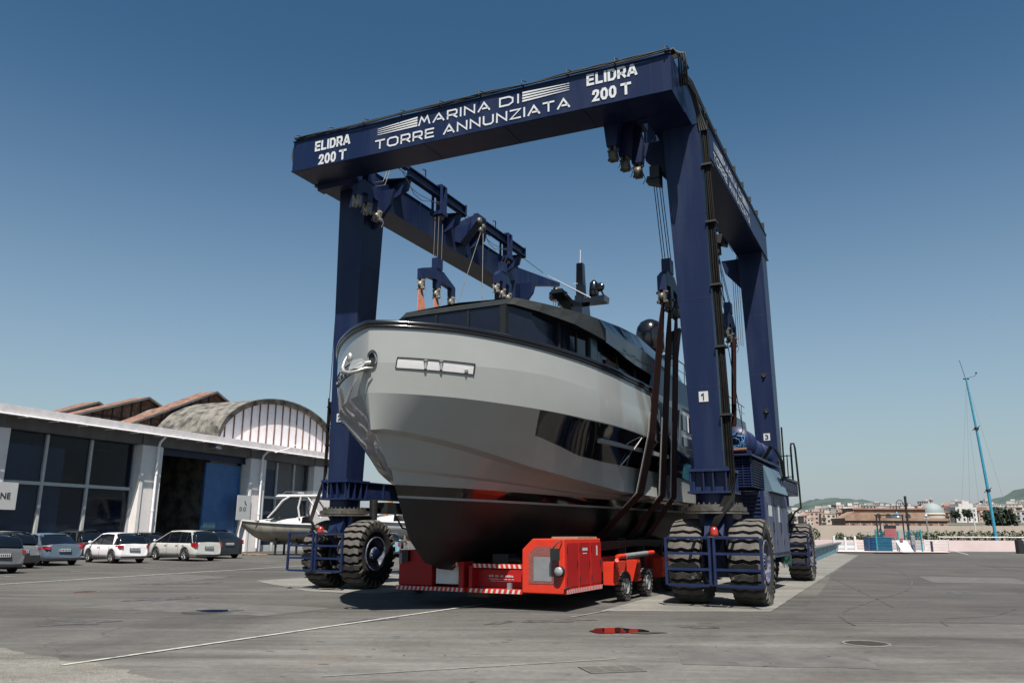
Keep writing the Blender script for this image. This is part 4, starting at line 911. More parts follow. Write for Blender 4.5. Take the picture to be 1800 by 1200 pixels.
m = MB(); m.hexa([(4.3, 8.0, 6.0), (4.34, 8.0, 6.0), (4.34, 8.4, 6.0), (4.3, 8.4, 6.0)], [(4.42, 8.1, 8.3), (4.46, 8.1, 8.3), (4.46, 8.45, 8.3), (4.42, 8.45, 8.3)])
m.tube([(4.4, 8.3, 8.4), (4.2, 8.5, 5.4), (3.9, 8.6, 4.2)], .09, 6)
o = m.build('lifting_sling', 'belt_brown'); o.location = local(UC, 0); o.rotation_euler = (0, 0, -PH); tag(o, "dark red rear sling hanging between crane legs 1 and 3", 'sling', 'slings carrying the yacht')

# ================================================================ red hull transporter under the keel
tr = thing("boat_transporter", CO, -PH, "low red self-propelled boat transporter with red and white striped beams under the yacht", "boat transporter")
def stripes_bar(u0, u1, v, z0, z1, n, par, dn=False):
    b = MB(); b.box(u0, u1, v, v + .09, z0, z1); o_ = b.build('striped_bar', 'red_paint', par)
    w = (u1 - u0) / n; s = MB()
    for k in range(n):
        a = u0 + w * k + w * .2; za_, zc_ = (z1 - .004, z0 + .004) if dn else (z0 + .004, z1 - .004); s.poly([(a, v - .004, za_), (a + w * .42, v - .004, za_), (a + w * .62, v - .004, zc_), (a + w * .2, v - .004, zc_)])
    s.build('hazard_stripes', 'white_paint', o_)
VF = -3.82
b = MB()      # tall engine cabinet, near side
u0, u1, v1 = -3.36, -2.36, -1.62
b.prism([(u0, VF, .36), (u1, VF, .36), (u1, VF, 1.50), (u0 + .25, VF, 1.50), (u0, VF, 1.27)], (0, v1 - VF, 0)); cab = b.build('engine_cabinet', 'red_paint', tr, bevel=.02)
b = MB(); b.poly([(u0 + .16, VF - .006, .56), (u1 - .14, VF - .006, .56), (u1 - .14, VF - .006, 1.34), (u0 + .34, VF - .006, 1.34), (u0 + .16, VF - .006, 1.18)]); b.build('grille', 'red_mesh', cab)
b = MB(); b.poly([(u0 + .28, VF - .009, .62), (u1 - .30, VF - .009, .62), (u1 - .30, VF - .009, 1.12), (u0 + .28, VF - .009, 1.12)]); b.build('radiator', 'grey_metal', cab)
b = MB()
for k in range(3):
    va = VF + .09 + k * .72; b.box(u1 + .001, u1 + .02, va, va + .66, .50, 1.42)
b.build('cabinet_door', 'red_shaded', cab, bevel=.006)
b = MB()
for k in range(3):
    va = VF + .09 + k * .72; b.box(u1 + .02, u1 + .035, va + .58, va + .62, .90, 1.02); b.box(u1 + .02, u1 + .03, va + .0, va + .04, 1.22, 1.34); b.box(u1 + .02, u1 + .03, va, va + .04, .58, .70)
b.build('hinge', 'steel_dark', cab)
b = MB(); b.box(u1 + .021, u1 + .024, VF + 1.0, VF + 1.3, 1.24, 1.30); b.box(u1 + .021, u1 + .024, VF + 1.02, VF + 1.26, 1.17, 1.19); b.box(u1 + .021, u1 + .024, VF + 1.86, VF + 1.94, 1.12, 1.34); b.build('notice_sticker', 'sign_white', cab)
b = MB(); b.box(u1 + .002, u1 + .03, VF, v1, .36, .46); o_ = b.build('side_rail', 'red_paint', cab)
s = MB()
for k in range(22):
    a = VF + k * .1 + .02; s.poly([(u1 + .034, a, .365), (u1 + .034, a + .045, .365), (u1 + .034, a + .085, .455), (u1 + .034, a + .04, .455)])
s.build('hazard_stripes', 'white_paint', o_)
b = MB(); b.box(u0 + .3, u1 - .05, VF + .9, v1 - .1, 1.502, 1.54); b.build('top_board', 'wood', cab)
b = MB(); b.lathe([(.01, -.02), (.085, -.02), (.10, .02), (.10, .07), (.01, .09)], (u1 - .10, VF - .10, .83), axis='Y', n=20); b.build('work_lamp', 'lamp_glass', cab)
b = MB(); b.lathe([(.10, .0), (.115, .03), (.115, .08), (.04, .12)], (u1 - .10, VF - .09, .83), axis='Y', n=20); b.build('lamp_housing', 'steel_dark', cab)
b = MB(); b.box(u1 - .26, u1 - .06, VF - .16, VF - .11, 1.06, 1.30); b.tube([(u1 - .04, VF - .02, 1.46), (u1 - .1, VF - .14, 1.42), (u1 - .22, VF - .15, 1.28)], .014, 6); b.tube([(u1 - .10, VF, .83), (u1 - .1, VF - .03, .83)], .03, 8)
b.tube([(u1 + .0, VF - .02, .46), (u1 + .14, VF - .04, .50)], .022, 8); b.build('mirror', 'steel_dark', cab)
# front frame
fr_ = MB(); fr_.box(-6.66, -3.37, VF + .1, VF + 1.1, .33, .42); fr_.box(-4.96, -4.84, VF + .02, VF + .5, .425, .98); fr_.box(-4.70, -4.62, VF + .02, VF + .5, .425, .90); fr_.box(-4.62, -3.37, VF + .28, VF + .34, .42, .82); fr_.box(-5.6, -4.96, VF + .5, VF + .55, .42, .95)
fr_.build('front_frame', 'red_shaded', tr)
stripes_bar(-6.66, -4.82, VF + .0, .33, .42, 16, tr); stripes_bar(-4.70, -3.37, VF + .0, .33, .42, 10, tr)
stripes_bar(-5.72, -4.97, VF + .02, .88, .97, 7, tr, True); stripes_bar(-4.61, -3.37, VF + .02, .86, .95, 10, tr, True)
b = MB(); b.box(-6.66, -5.74, VF + .12, VF + 1.3, .425, 1.22); b.build('left_cabinet', 'red_shaded', tr, bevel=.015)  # shade on this cabinet painted in as darker red
b = MB(); b.box(-6.52, -6.35, VF + .02, VF + .11, .96, 1.20); b.lathe([(.01, -.03), (.05, -.03), (.05, .03), (.01, .04)], (-5.85, VF + .05, .98), axis='Y', n=14); b.build('rear_lamp', 'steel_dark', tr)
b = MB(); b.box(-6.64, -6.56, VF + .08, VF + .118, .9, 1.15); b.build('number_plate', 'grey_metal', tr)
b = MB(); b.box(-5.66, -5.06, VF + .18, VF + .44, .48, 1.02); b.build('concrete_block', 'concrete', tr)
b = MB(); random.seed(5)      # small faded caption, too worn to read
for row, (za, hh_, n_) in enumerate(((.66, .045, 15), (.605, .022, 22), (.565, .018, 24))):
    x_ = -4.32 + .01 * row
    for k in range(n_):
        w_ = .62 / n_
        if random.random() > .12: b.box(x_ + k * w_, x_ + k * w_ + w_ * .68, VF + .27, VF + .275, za, za + hh_ * random.uniform(.75, 1))
b.build('faded_caption', 'sign_white', tr)

b = MB(); b.cyl((-3.95, VF + .5, 1.02), (-3.6, VF + .45, 1.02), .07, n=14); b.box(-4.3, -3.9, VF + .4, VF + .9, .84, 1.15); b.box(-4.6, -3.4, VF + .4, 12, .60, .72); b.box(-6.9, -5.6, VF + 1.4, 12, .60, .72); b.build('chassis', 'steel_dark', tr)
b = MB(); b.box(-3.75, -3.66, VF + .05, VF + .12, .42, .55); b.box(-3.78, -3.62, VF + .0, VF + .04, .34, .38); b.build('tow_eye', 'grey_metal', tr)
# keel blocks between chassis and hull
b = MB()
for v in (-2.2, 1.5, 5.5, 9.5): b.box(UC - .35, UC + .35, v - .3, v + .3, .44, .72); b.box(UC - .28, UC + .28, v - .22, v + .22, .12, .46)
b.build('keel_block', 'wood', tr)
# lifting arms and wheels along the near side
for k, v in enumerate((-.45, 1.3, 3.6, 5.2, 8.4, 10.0)):
    b = MB()
    b.box(-3.0, -2.2, v - .12, v + .12, .62, .98) if k > 1 else None
    b.box(-2.42, -2.15, v - .85, v - .55, .42, .95)
    for q in range(6): b.box(-2.15, -2.12, v - .84, v - .56, .45 + q * .08, .49 + q * .08)
    b.build('axle_housing', 'red_paint', tr)
    w = wheel_mesh('wheel', .36, .24, 18, .19, tr, (-2.28, v, .36), rim='grey_metal', deep=.02, n=32) if k == 0 else copy_tree(w_tr, tr)
    if k == 0: w_tr = w
    w.location = (-2.22, v, .36)
    w2 = copy_tree(w_tr, tr); w2.location = (-8.2, v, .36)
b = MB(); b.tube([(-2.0, -1.45, 1.08), (-2.05, 1.6, 1.12)], .055, 8); b.tube([(-2.0, -1.5, 1.0), (-2.3, -.9, .7)], .05, 6); b.prism([(-2.3, -1.0, .95), (-2.3, -.2, .95), (-2.3, -.45, .6), (-2.3, -.75, .6)], (.1, 0, 0)); b.build('support_arm', 'red_paint', tr)
b = MB(); b.tube([(-2.0, -.9, 1.08), (-2.02, .9, 1.11)], .062, 8); b.build('ram_sleeve', 'grey_metal', tr)
b = MB()
for k in range(8): b.tube([(-2.6, -1.5, 1.2 + .03 * k), (-2.5 + .02 * k, 1.5, 1.3 + .02 * k), (-2.6, 6, 1.2 + .03 * k)], .018, 5)
for v in (.6, 2.2, 4.0): b.box(-2.7, -2.5, v, v + .08, .6, 1.5)
b.build('hydraulic_pipes', 'steel_dark', tr)
b = MB(); b.box(-2.9, -2.6, -1.5, 11.5, .70, 1.05); b.build('side_beam', 'red_shaded', tr)
# ================================================================ cars
for nm, c, mt in (('car_silver', (0.30, 0.32, 0.34), .5), ('car_grey', (0.22, 0.23, 0.25), .5), ('car_steel_blue', (0.17, 0.23, 0.30), .5), ('car_white', (0.70, 0.67, 0.68), 0), ('car_pearl', (0.50, 0.49, 0.46), .2),
                  ('car_black', (0.012, 0.012, 0.016), .1), ('car_red', (0.30, 0.02, 0.02), 0), ('car_light_blue', (0.20, 0.34, 0.42), .3), ('car_dark_grey', (0.05, 0.055, 0.06), .4)):
    mat(nm, tuple(min(1.3, q * 1.55) for q in c), 0.28, metal=mt, var=0.03, coat=0.5)
mat('tail_red', (0.35, 0.012, 0.015), 0.2, coat=0.5); mat('plate', (0.68, 0.68, 0.66), 0.5, var=.03); mat('plate_blue', (0.02, 0.06, 0.35), 0.5); mat('car_trim', (0.02, 0.02, 0.022), 0.6); mat('rim_silver', (0.55, 0.55, 0.56), 0.3, metal=.8)
def car_wheel(parent, loc, r_=.32):
    t = MB(); h = .105
    t.lathe([(r_ * .62, -h), (r_ * .9, -h), (r_, -h * .7), (r_, h * .7), (r_ * .9, h), (r_ * .62, h)], axis='X', n=28, cap=False)
    w = t.build('wheel', 'black_rubber', parent); w.location = loc
    q = MB()
    for s in (-1, 1):
        q.lathe([(r_ * .64, s * h * .95), (r_ * .56, s * h * .9), (r_ * .55, s * h * .3)], axis='X', n=24, cap=False); q.lathe([(.001, s * h * .8), (r_ * .16, s * h * .8), (r_ * .16, s * h * .3)], axis='X', n=12, cap=False)
        for k in range(5):
            a = 2 * math.pi * k / 5 + .3
            for da in (-.16, .16):
                c0, c1 = math.cos(a + da * .4), math.sin(a + da * .4); d0, d1 = math.cos(a + da), math.sin(a + da)
                q.tube([(s * h * .75, r_ * .1 * c0, r_ * .1 * c1), (s * h * .85, r_ * .58 * d0, r_ * .58 * d1)], .022, 5)
    q.build('rim', 'rim_silver', w)
    q = MB(); q.lathe([(.001, 0), (r_ * .58, 0)], axis='X', n=16, cap=False); q.build('brake_disc', 'car_trim', w)
    return w
def make_car(name, label, loc, rz, paint, L, W, Ht, belt, hood, trunk, gh, wb, split=(.15, -.85), tail=None, wr=.32, roof_front=None, cat='car', group='cars parked by the glazed hall', rails=False, clad=False):
    t = thing(name, loc, rz, label, cat, group); hw = W / 2; hl = L / 2; ya, yb = wb
    yrb, yfb = gh[0][0], gh[-1][0]
    def wfun(y):
        k = abs(y) / hl; return hw * (1 - .02 * k ** 2 - .17 * max(0, (k - .82) / .18) ** 2.2)
    def ztop(y):
        if y > yfb: f = (y - yfb) / (hl - yfb); return belt + (hood - belt) * f ** 1.6 - .16 * max(0, (f - .85) / .15) ** 2
        if y < yrb: f = (yrb - y) / (hl + yrb + 1e-6); return belt + (trunk - belt) * f
        return belt
    b = MB(); rings = []; N = 64
    for i in range(N + 1):
        y = -hl + L * i / N; w = wfun(y); zl = .24
        for yc in (ya, yb):
            d = abs(y - yc); ra = wr + .07
            if d < ra: zl = max(zl, wr + math.sqrt(ra * ra - d * d) * 1.0)
        zt = ztop(y); end = max(0, (abs(y) / hl - .93) / .07)
        zl2 = .24 + .10 * end
        zl = max(zl, zl2); zb_ = zt - .04 - .05 * end
        yo = 0.0
        pr = [(0, .22 + .1 * end), (w * .70, .22 + .1 * end), (w * .72, zl - .01), (w * .97, zl), (w, max(zl + .02, .46)), (w * 1.005, max(zl + .04, .62)), (w * .975, max(zl + .05, zb_ - .06)), (w * .93, zb_), (w * .74, zt), (0, zt + .025)]
        bow = -1 if y < 0 else 1
        rings.append([(x, y - bow * end * .10 * abs(z - .5) * 1.2, z) for x, z in pr] + [(-x, y - bow * end * .10 * abs(z - .5) * 1.2, z) for x, z in pr[-2:0:-1]])
    b.loft(rings, True, True); body = b.build('body', paint, t)
    # greenhouse
    def groof(y): return interp(gh, y)
    zr = max(p[1] for p in gh)
    def sx(y, z):
        f = (z - belt) / (zr - belt); return wfun(y) * (.925 - .20 * f)
    g = MB(); ys = []
    M = 30
    rings = []
    for i in range(M + 1):
        y = yrb + (yfb - yrb) * i / M; z = groof(y); f = max(0.0, (z - belt) / (zr - belt)); zz = max(belt - .02, z)
        x1 = sx(y, zz); rings.append([(sx(y, belt - .03), y, belt - .03), (x1, y, zz - .03), (x1 * .93, y, zz), (0, y, zz + .02), (-x1 * .93, y, zz), (-x1, y, zz - .03), (-sx(y, belt - .03), y, belt - .03)])
    g.loft(rings, False, False); g.build('windows', 'dark_glass', t)
    # roof skin and pillars in body colour
    p = MB(); up = [q for q in gh if q[1] > zr - .13]; y0, y1 = up[0][0], up[-1][0]
    rings = []
    for i in range(15):
        y = y0 + (y1 - y0) * i / 14; z = groof(y) + .012; x1 = sx(y, z) + .012; rings.append([(x1, y, z - .055), (x1 * .95, y, z), (0, y, z + .022), (-x1 * .95, y, z), (-x1, y, z - .055)])
    p.loft(rings, False, False)
    def pil(ya0, ya1, yt0, yt1, zt0=None, zt1=None):
        zt0 = groof(yt0) - .02 if zt0 is None else zt0; zt1 = groof(yt1) - .02 if zt1 is None else zt1
        for s in (-1, 1): p.poly([(s * (sx(ya0, belt) + .012), ya0, belt - .02), (s * (sx(ya1, belt) + .012), ya1, belt - .02), (s * (sx(yt1, zt1) + .012), yt1, zt1), (s * (sx(yt0, zt0) + .012), yt0, zt0)])
    pil(yfb - .10, yfb, y1 - .06, y1); 
    pil(yrb, yrb + (.42 if not tail else tail), y0, y0 + .16)
    for s in (-1, 1):   # rear window corner strips
        p.poly([(s * (sx(yrb, belt)), yrb - .01, belt - .02), (s * (sx(yrb, belt) - .10), yrb - .012, belt - .02), (s * (sx(y0, zr) - .12), y0 - .012, groof(y0) + .005), (s * (sx(y0, zr)), y0 - .01, groof(y0) - .01)])
    p.build('roof', paint, t)
    p = MB()
    def bar(y, w_=.028):
        yt = y + .02
        for s in (-1, 1): p.poly([(s * (sx(y, belt) + .014), y - w_, belt), (s * (sx(y, belt) + .014), y + w_, belt), (s * (sx(yt, groof(yt)) + .014), yt + w_, groof(yt) - .05), (s * (sx(yt, groof(yt)) + .014), yt - w_, groof(yt) - .05)])
    for y in split: bar(y)
    for s in (-1, 1):
        for y in (split[0], split[1] if len(split) > 1 else -.9, yfb - .15): p.box(min(s * (wfun(y) * .99), s * (wfun(y) * 1.008)), max(s * wfun(y) * .99, s * wfun(y) * 1.008), y - .006, y + .006, .34, belt - .06)
        p.box(min(s * hw * .985, s * hw * 1.01), max(s * hw * .985, s * hw * 1.01), ya + wr + .12, yb - wr - .12, .22, .30)
    p.box(-hw * .80, hw * .80, -hl - .012, -hl + .1, .27, .36); p.box(-hw * .78, hw * .78, hl - .1, hl + .01, .26, .50)
    if clad: p.box(-hw * .86, hw * .86, -hl - .02, -hl + .12, .27, .56)
    if rails:
        for s in (-1, 1): p.tube([(s * .55, y0 + .2, zr + .03), (s * .55, y0 + .3, zr + .07), (s * .55, y1 - .3, zr + .07), (s * .55, y1 - .2, zr + .03)], .02, 5)
    p.build('trim', 'car_trim', t)
    for s in (-1, 1):
        q = MB(); tw_, th_ = (.15, .065) if Ht < 1.6 else (.11, .12)
        q.hexa([(s * (hw * .97), -hl + .34, belt - .13 - th_), (s * (hw * .93), -hl + .03, belt - .13 - th_), (s * (hw * .93 - tw_), -hl - .025, belt - .13 - th_), (s * (hw * .93 - tw_), -hl + .3, belt - .13 - th_)], [(s * (hw * .985), -hl + .42, belt - .12 + th_ * .9), (s * (hw * .91), -hl + .05, belt - .12 + th_), (s * (hw * .89 - tw_), -hl + .0, belt - .12 + th_), (s * (hw * .89 - tw_), -hl + .3, belt - .12 + th_)])
        q.build('tail_light', 'tail_red', t)
        q = MB(); q.sphere((s * hw * .74, hl - .12, .66), .17, .14, .08, 10); q.build('headlight', 'lamp_glass', t)
        q = MB(); q.sphere((s * (hw + .08), yfb - .35, belt + .08), .10, .07, .075, 10); q.build('mirror', paint, t)
    q = MB(); q.box(-.27, .27, -hl - .028, -hl + .03, belt - .30, belt - .18); pl = q.build('number_plate', 'plate', t)
    q = MB(); q.box(-.27, -.235, -hl - .031, -hl, belt - .30, belt - .18); q.box(.235, .27, -hl - .031, -hl, belt - .30, belt - .18); q.build('plate_band', 'plate_blue', pl)
    q = MB()
    for k in range(6): q.box(-.19 + k * .07, -.15 + k * .07, -hl - .031, -hl - .029, belt - .275, belt - .205)
    q.build('plate_letters', 'car_trim', pl)
    for s in (-1, 1):
        q = MB()
        for y in split: q.box(min(s * hw * .985, s * (hw + .02)), max(s * hw * .985, s * (hw + .02)), y + .08, y + .24, belt - .16, belt - .13)
        q.build('door_handle', paint, t)
    for yy in (ya, yb):
        for s in (-1, 1): car_wheel(t, (s * (hw - .115), yy, wr), wr)
    q = MB(); q.box(-hw * .7, hw * .7, -hl * .85, hl * .85, .20, .30); q.build('underbody', 'car_trim', t)
    return t
sed = [(-1.72, .99), (-1.02, 1.40), (-.35, 1.475), (.35, 1.43), (.62, 1.34), (1.25, .97)]
hat = [(-1.78, .98), (-1.60, 1.32), (-1.15, 1.47), (-.2, 1.50), (.35, 1.46), (.62, 1.36), (1.30, .97)]
mpv = [(-2.18, 1.02), (-2.02, 1.45), (-1.7, 1.58), (-.4, 1.63), (.4, 1.60), (.85, 1.45), (1.75, 1.0)]
wag = [(-2.12, .98), (-1.90, 1.34), (-1.5, 1.46), (-.3, 1.49), (.4, 1.44), (.7, 1.32), (1.30, .97)]
suv = [(-2.05, 1.14), (-1.25, 1.54), (-.5, 1.67), (.3, 1.66), (.62, 1.56), (1.25, 1.10)]
H53 = R(53)
make_car('parked_car', "grey estate car cut by the left edge of the picture", (-21.2, 32.7, 0), R(56), 'car_grey', 4.5, 1.78, 1.5, .93, .78, .93, wag, (-1.35, 1.32))
make_car('parked_car', "silver hatchback behind the grey estate car, half hidden by the sedan", (-22.9, 36.9, 0), R(56), 'car_silver', 4.1, 1.75, 1.55, .96, .80, .96, [(p[0] + .1, p[1] + .06) for p in hat], (-1.25, 1.25), clad=True)
make_car('parked_car', "steel blue four-door sedan with wide red tail lights", (-22.9, 40.3, 0), H53, 'car_steel_blue', 4.6, 1.80, 1.475, .95, .80, .99, sed, (-1.38, 1.32), tail=.40)
make_car('parked_car', "white rounded hatchback with black rear window", (-20.75, 43.2, 0), H53, 'car_white', 3.85, 1.68, 1.5, .95, .82, .95, hat, (-1.15, 1.22), split=(.05,), tail=.62)
make_car('parked_car', "pearl white seven-seat people carrier beside the black coupe-backed car", (-18.5, 46.6, 0), R(55), 'car_pearl', 4.6, 1.83, 1.63, 1.0, .86, 1.0, mpv, (-1.35, 1.42), split=(.30, -.75, -1.35), tail=.22, wr=.34)
make_car('parked_car', "black sloping-back off-road car beside the white boat on stands", (-18.7, 51.2, 0), R(47), 'car_black', 4.8, 1.95, 1.67, 1.10, .98, 1.14, suv, (-1.42, 1.42), tail=.40, wr=.38)
make_car('parked_car', "light blue hatchback seen from behind between crane leg 2 and the bow", (-8.35, 55.0, 0), R(12), 'car_light_blue', 4.0, 1.72, 1.5, .95, .80, .95, wag[:1] and [(p[0] * .92, p[1] + .02) for p in wag], (-1.2, 1.2), group='cars parked by the glazed hall')
make_car('parked_car', "red car whose roof shows over the steel blue sedan", (-28.2, 45.4, 0), H53, 'car_red', 4.1, 1.7, 1.5, .95, .80, .95, hat, (-1.25, 1.25))
make_car('parked_car', "dark grey estate car with roof rails behind the white hatchback", (-25.8, 48.4, 0), R(58), 'car_dark_grey', 4.5, 1.78, 1.5, .98, .82, .95, [(p[0], p[1] + .08) for p in wag], (-1.35, 1.32), rails=True)
make_car('parked_car', "dark hatchback half hidden between the white hatchback and the people carrier", (-22.9, 52.2, 0), R(235), 'car_dark_grey', 4.0, 1.7, 1.5, .95, .80, .95, hat, (-1.2, 1.22))
# ================================================================ glazed hall on the left (local x along the front, y inwards)
BA = math.atan2(.923, .385)
hall = thing("workshop_hall", (-29.2, 45.2, 0), BA, "long concrete workshop hall with tall dark windows and an open doorway, behind the parked cars", "hall")
def T(): pass
m = MB()
T0 = -14.0
pillars = [(-1.6, .80), (10.25, 12.05), (21.15, 23.15), (29.7, 33.0)]
m = MB()
for a, b in pillars: m.box(a, b, 0, .9, 0, 7.35)
m.box(T0, -13.2, 0, .9, 0, 7.35)
for a in (10.25, 21.15): m.box(a - .0, a + .30, -.10, 0, 0, 7.3); m.box(a + 1.45, a + 1.80, -.10, 0, 0, 7.3)
m.build('pillar', 'concrete', hall, bevel=.03)
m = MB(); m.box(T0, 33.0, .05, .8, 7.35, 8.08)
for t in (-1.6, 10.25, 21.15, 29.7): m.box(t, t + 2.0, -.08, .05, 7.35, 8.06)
m.build('lintel', 'concrete_dark', hall)  # dark concrete here paints in the shadow of the fascia
m = MB(); m.box(T0, 33.3, -.75, 1.2, 8.10, 8.55)
for t in range(-13, 33, 3): m.box(t + .0, t + .04, -.758, -.751, 8.11, 8.54)
m.build('fascia', 'fascia', hall, bevel=.02)
m = MB(); m.tube([(T0, -.80, 8.02), (33.2, -.80, 8.02)], .055, 8)
for t in range(-13, 33, 2): m.box(t, t + .1, -.85, -.1, 7.95, 7.98)
m.build('gutter', 'panel_white', hall)
for t in (11.5, 22.35):
    m = MB(); m.tube([(t, -.78, 8.0), (t, -.30, 7.6), (t, -.22, 7.3), (t, -.22, .3)], .085, 10)
    for z in (5.4, 2.9): m.cyl((t, -.22, z), (t, -.22, z + .10), .11, n=10)
    m.build('downpipe', 'panel_white', hall)
m = MB(); m.tube([(23.0, -.9, 7.9), (24.2, -1.1, 8.3), (25.3, -1.2, 8.75)], .03, 5); m.build('loose_cable', 'panel_white', hall)
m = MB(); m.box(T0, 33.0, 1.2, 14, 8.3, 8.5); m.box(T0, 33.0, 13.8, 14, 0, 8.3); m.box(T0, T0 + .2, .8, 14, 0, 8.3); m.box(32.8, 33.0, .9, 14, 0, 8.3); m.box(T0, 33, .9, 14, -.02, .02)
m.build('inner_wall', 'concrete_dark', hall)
def window(t0, t1, muls, z1=7.30, tr_=4.35, y=.55):
    f = MB()
    f.box(t0, t0 + .16, y - .08, y + .12, 0, z1); f.box(t1 - .16, t1, y - .08, y + .12, 0, z1)
    for mu in muls: f.box(mu - .09, mu + .09, y - .10, y + .10, 0, z1)
    f.box(t0, t1, y - .08, y + .08, tr_ - .10, tr_ + .10); f.box(t0, t1, y - .06, y + .06, 0, .5)
    w = f.build('window', 'window_frame', hall)
    g = MB(); g.box(t0, t1, y + .03, y + .05, 0, z1); g.build('pane', 'shop_glass', w)
    return w
window(.80, 10.25, (3.55, 6.70)); window(23.15, 29.7, (25.15, 27.45)); window(-13.2, -1.6, (-9.4, -5.6))
m = MB(); m.box(12.05, 21.15, .5, .62, 6.95, 7.35); m.box(12.05, 21.15, .45, .66, 6.85, 6.97); m.build('door_head', 'crane_blue', hall)
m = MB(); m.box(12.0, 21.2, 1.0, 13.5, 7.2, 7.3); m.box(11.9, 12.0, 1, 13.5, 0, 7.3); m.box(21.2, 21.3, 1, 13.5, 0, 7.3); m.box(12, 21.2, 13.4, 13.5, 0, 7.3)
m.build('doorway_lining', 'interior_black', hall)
m = MB(); m.box(17.15, 20.95, .78, .92, .05, 6.70)
for t in (17.15, 20.85): m.box(t, t + .10, .72, .78, .05, 6.70)
d = m.build('sliding_door', 'door_blue', hall, bevel=.01)
m = MB(); m.box(17.3, 18.6, .70, .775, .9, 2.25); m.build('wicket_hatch', 'basin_blue', d)
m = MB(); m.box(19.85, 21.4, -.16, -.12, 2.45, 4.35); s_ = m.build('sign_board', 'sign_white', hall)
text_mesh('lettering', 'D O', (20.15, -.165, 3.15), (1, 0, 0), (0, 0, 1), .30, .72, 'sign_black', s_, .012)
m = MB(); m.tube([(20.75, -.17, 3.95), (20.68, -.17, 3.85), (20.74, -.17, 3.75), (20.86, -.17, 3.70), (20.90, -.17, 3.55)], .025, 5); m.build('emblem', 'sign_black', s_)
m = MB(); m.box(-1.0, 1.62, -.16, -.12, 2.75, 4.28); s_ = m.build('sign_board', 'sign_white', hall)
text_mesh('lettering', 'INE', (.50, -.165, 3.35), (1, 0, 0), (0, 0, 1), .34, .72, 'sign_black', s_, .015)
m = MB(); m.box(16.5, 17.2, -.5, .05, 7.62, 7.78); m.sphere((16.85, -.55, 7.72), .36, .22, .14, 12); m.build('wall_lamp', 'lamp_glass', hall)
# things dimly seen behind the panes; blue panels added for the blue-lit glass
m = MB(); m.box(.9, 5.2, .95, 1.0, 0, 6.6); m.box(23.4, 25.9, .95, 1.0, 0, 6.7); m.build('blue_lit_panel', 'door_blue', hall)
m = MB(); m.box(1.0, 10.2, 6.0, 6.2, 5.0, 5.35); m.box(4.9, 10.1, 5.0, 5.1, .0, .9); m.box(4.8, 10.2, 7.0, 7.2, 3.0, 3.12); m.build('crane_rail', 'grey_metal', hall)
m = MB()
for (x_, y_, l_) in ((6.9, 4.4, 2.4), (2.4, 2.2, 1.5)):
    for sg in (-1, 1): m.tube([(x_ - l_ / 2, y_ + sg * .8, 1.2), (x_, y_ + sg * .85, 1.25), (x_ + l_ / 2, y_ + sg * .5, 1.5), (x_ + l_ * .7, y_, 1.75)], .26, 10)
    m.box(x_ - l_ / 2, x_ + l_ / 2, y_ - .7, y_ + .7, .7, 1.1)
m.build('stored_boat', 'grey_metal', hall)
# things dimly seen inside the doorway
m = MB(); 
for (t, z, w) in ((12.6, 3.45, .8), (14.6, 3.5, 1.1), (15.9, 3.5, .9)): m.box(t, t + w, 9.0, 9.1, z, z + .05)
o = m.build('strip_light', 'sign_white', hall)
m = MB(); m.lathe([(.01, .3), (.28, 0), (.3, .03), (.02, .34)], (14.8, 5, 4.2), n=14); m.tube([(14.8, 5, 4.5), (14.8, 5, 7.2)], .01, 4); m.build('pendant_lamp', 'orange_paint', hall)
m = MB(); m.box(13.0, 17.0, 7.0, 7.6, 0, 1.1); m.box(15.6, 16.2, 8.0, 8.1, 3.6, 5.4); m.box(18.0, 20.8, 4, 6, 0, 1.5); m.build('workbench', 'grey_metal', hall)

# barrel vaulted hall behind
vault = thing("vaulted_hall", (-29.2, 45.2, 0), BA, "old barrel-vaulted hall with white striped gable and weathered roof, above the workshop fascia", "hall")
arc = []
tc, ta, z0, zc = 26.5, 8.3, 8.0, 12.7
for i in range(33):
    a = math.pi * i / 32; arc.append((tc - ta * math.cos(a), z0 + (zc - z0) * math.sin(a) ** .9))
m = MB(); m.poly([(t, 1.35, z) for t, z in arc] + [(tc + ta, 1.35, 0), (tc - ta, 1.35, 0)]); m.build('gable_wall', 'panel_white', vault)
m = MB(); rg = []
for k, y in enumerate((.95, 1.8, 6, 12, 18, 24, 30, 38)):
    rg.append([(t + (random.random() - .5) * .05, y, z + .12 + (random.random() - .5) * .08) for t, z in arc])
m.loft(rg, False); m.loft([[(t, .95, z + .16) for t, z in arc], [(t, .95, z - .28) for t, z in [(tc + (t - tc) * .975, z) for t, z in arc]], [(t, 1.4, z - .28) for t, z in [(tc + (t - tc) * .975, z) for t, z in arc]]], False)
m.box(tc - ta - .1, tc - ta + .15, 1.4, 38, 0, 8.2); m.build('roof', 'vault_roof', vault)
m = MB()
for k in range(15):
    t = 19.4 + k * 1.0; 
    f = (t - tc) / ta
    if abs(f) < .97: m.box(t - .045, t + .045, 1.27, 1.345, 8.0, z0 + (zc - z0) * (1 - f * f) ** .45 - .3)
m.box(31.4, 33.6, 1.2, 1.34, 8.62, 8.75)
m.build('gable_ribs', 'rust', vault)
m = MB(); m.box(16.2, 18.2, 1.3, 3, 8.5, 8.95); m.box(18.0, 18.35, 1.0, 2.0, 8.5, 9.6); m.build('parapet', 'vault_roof', vault)
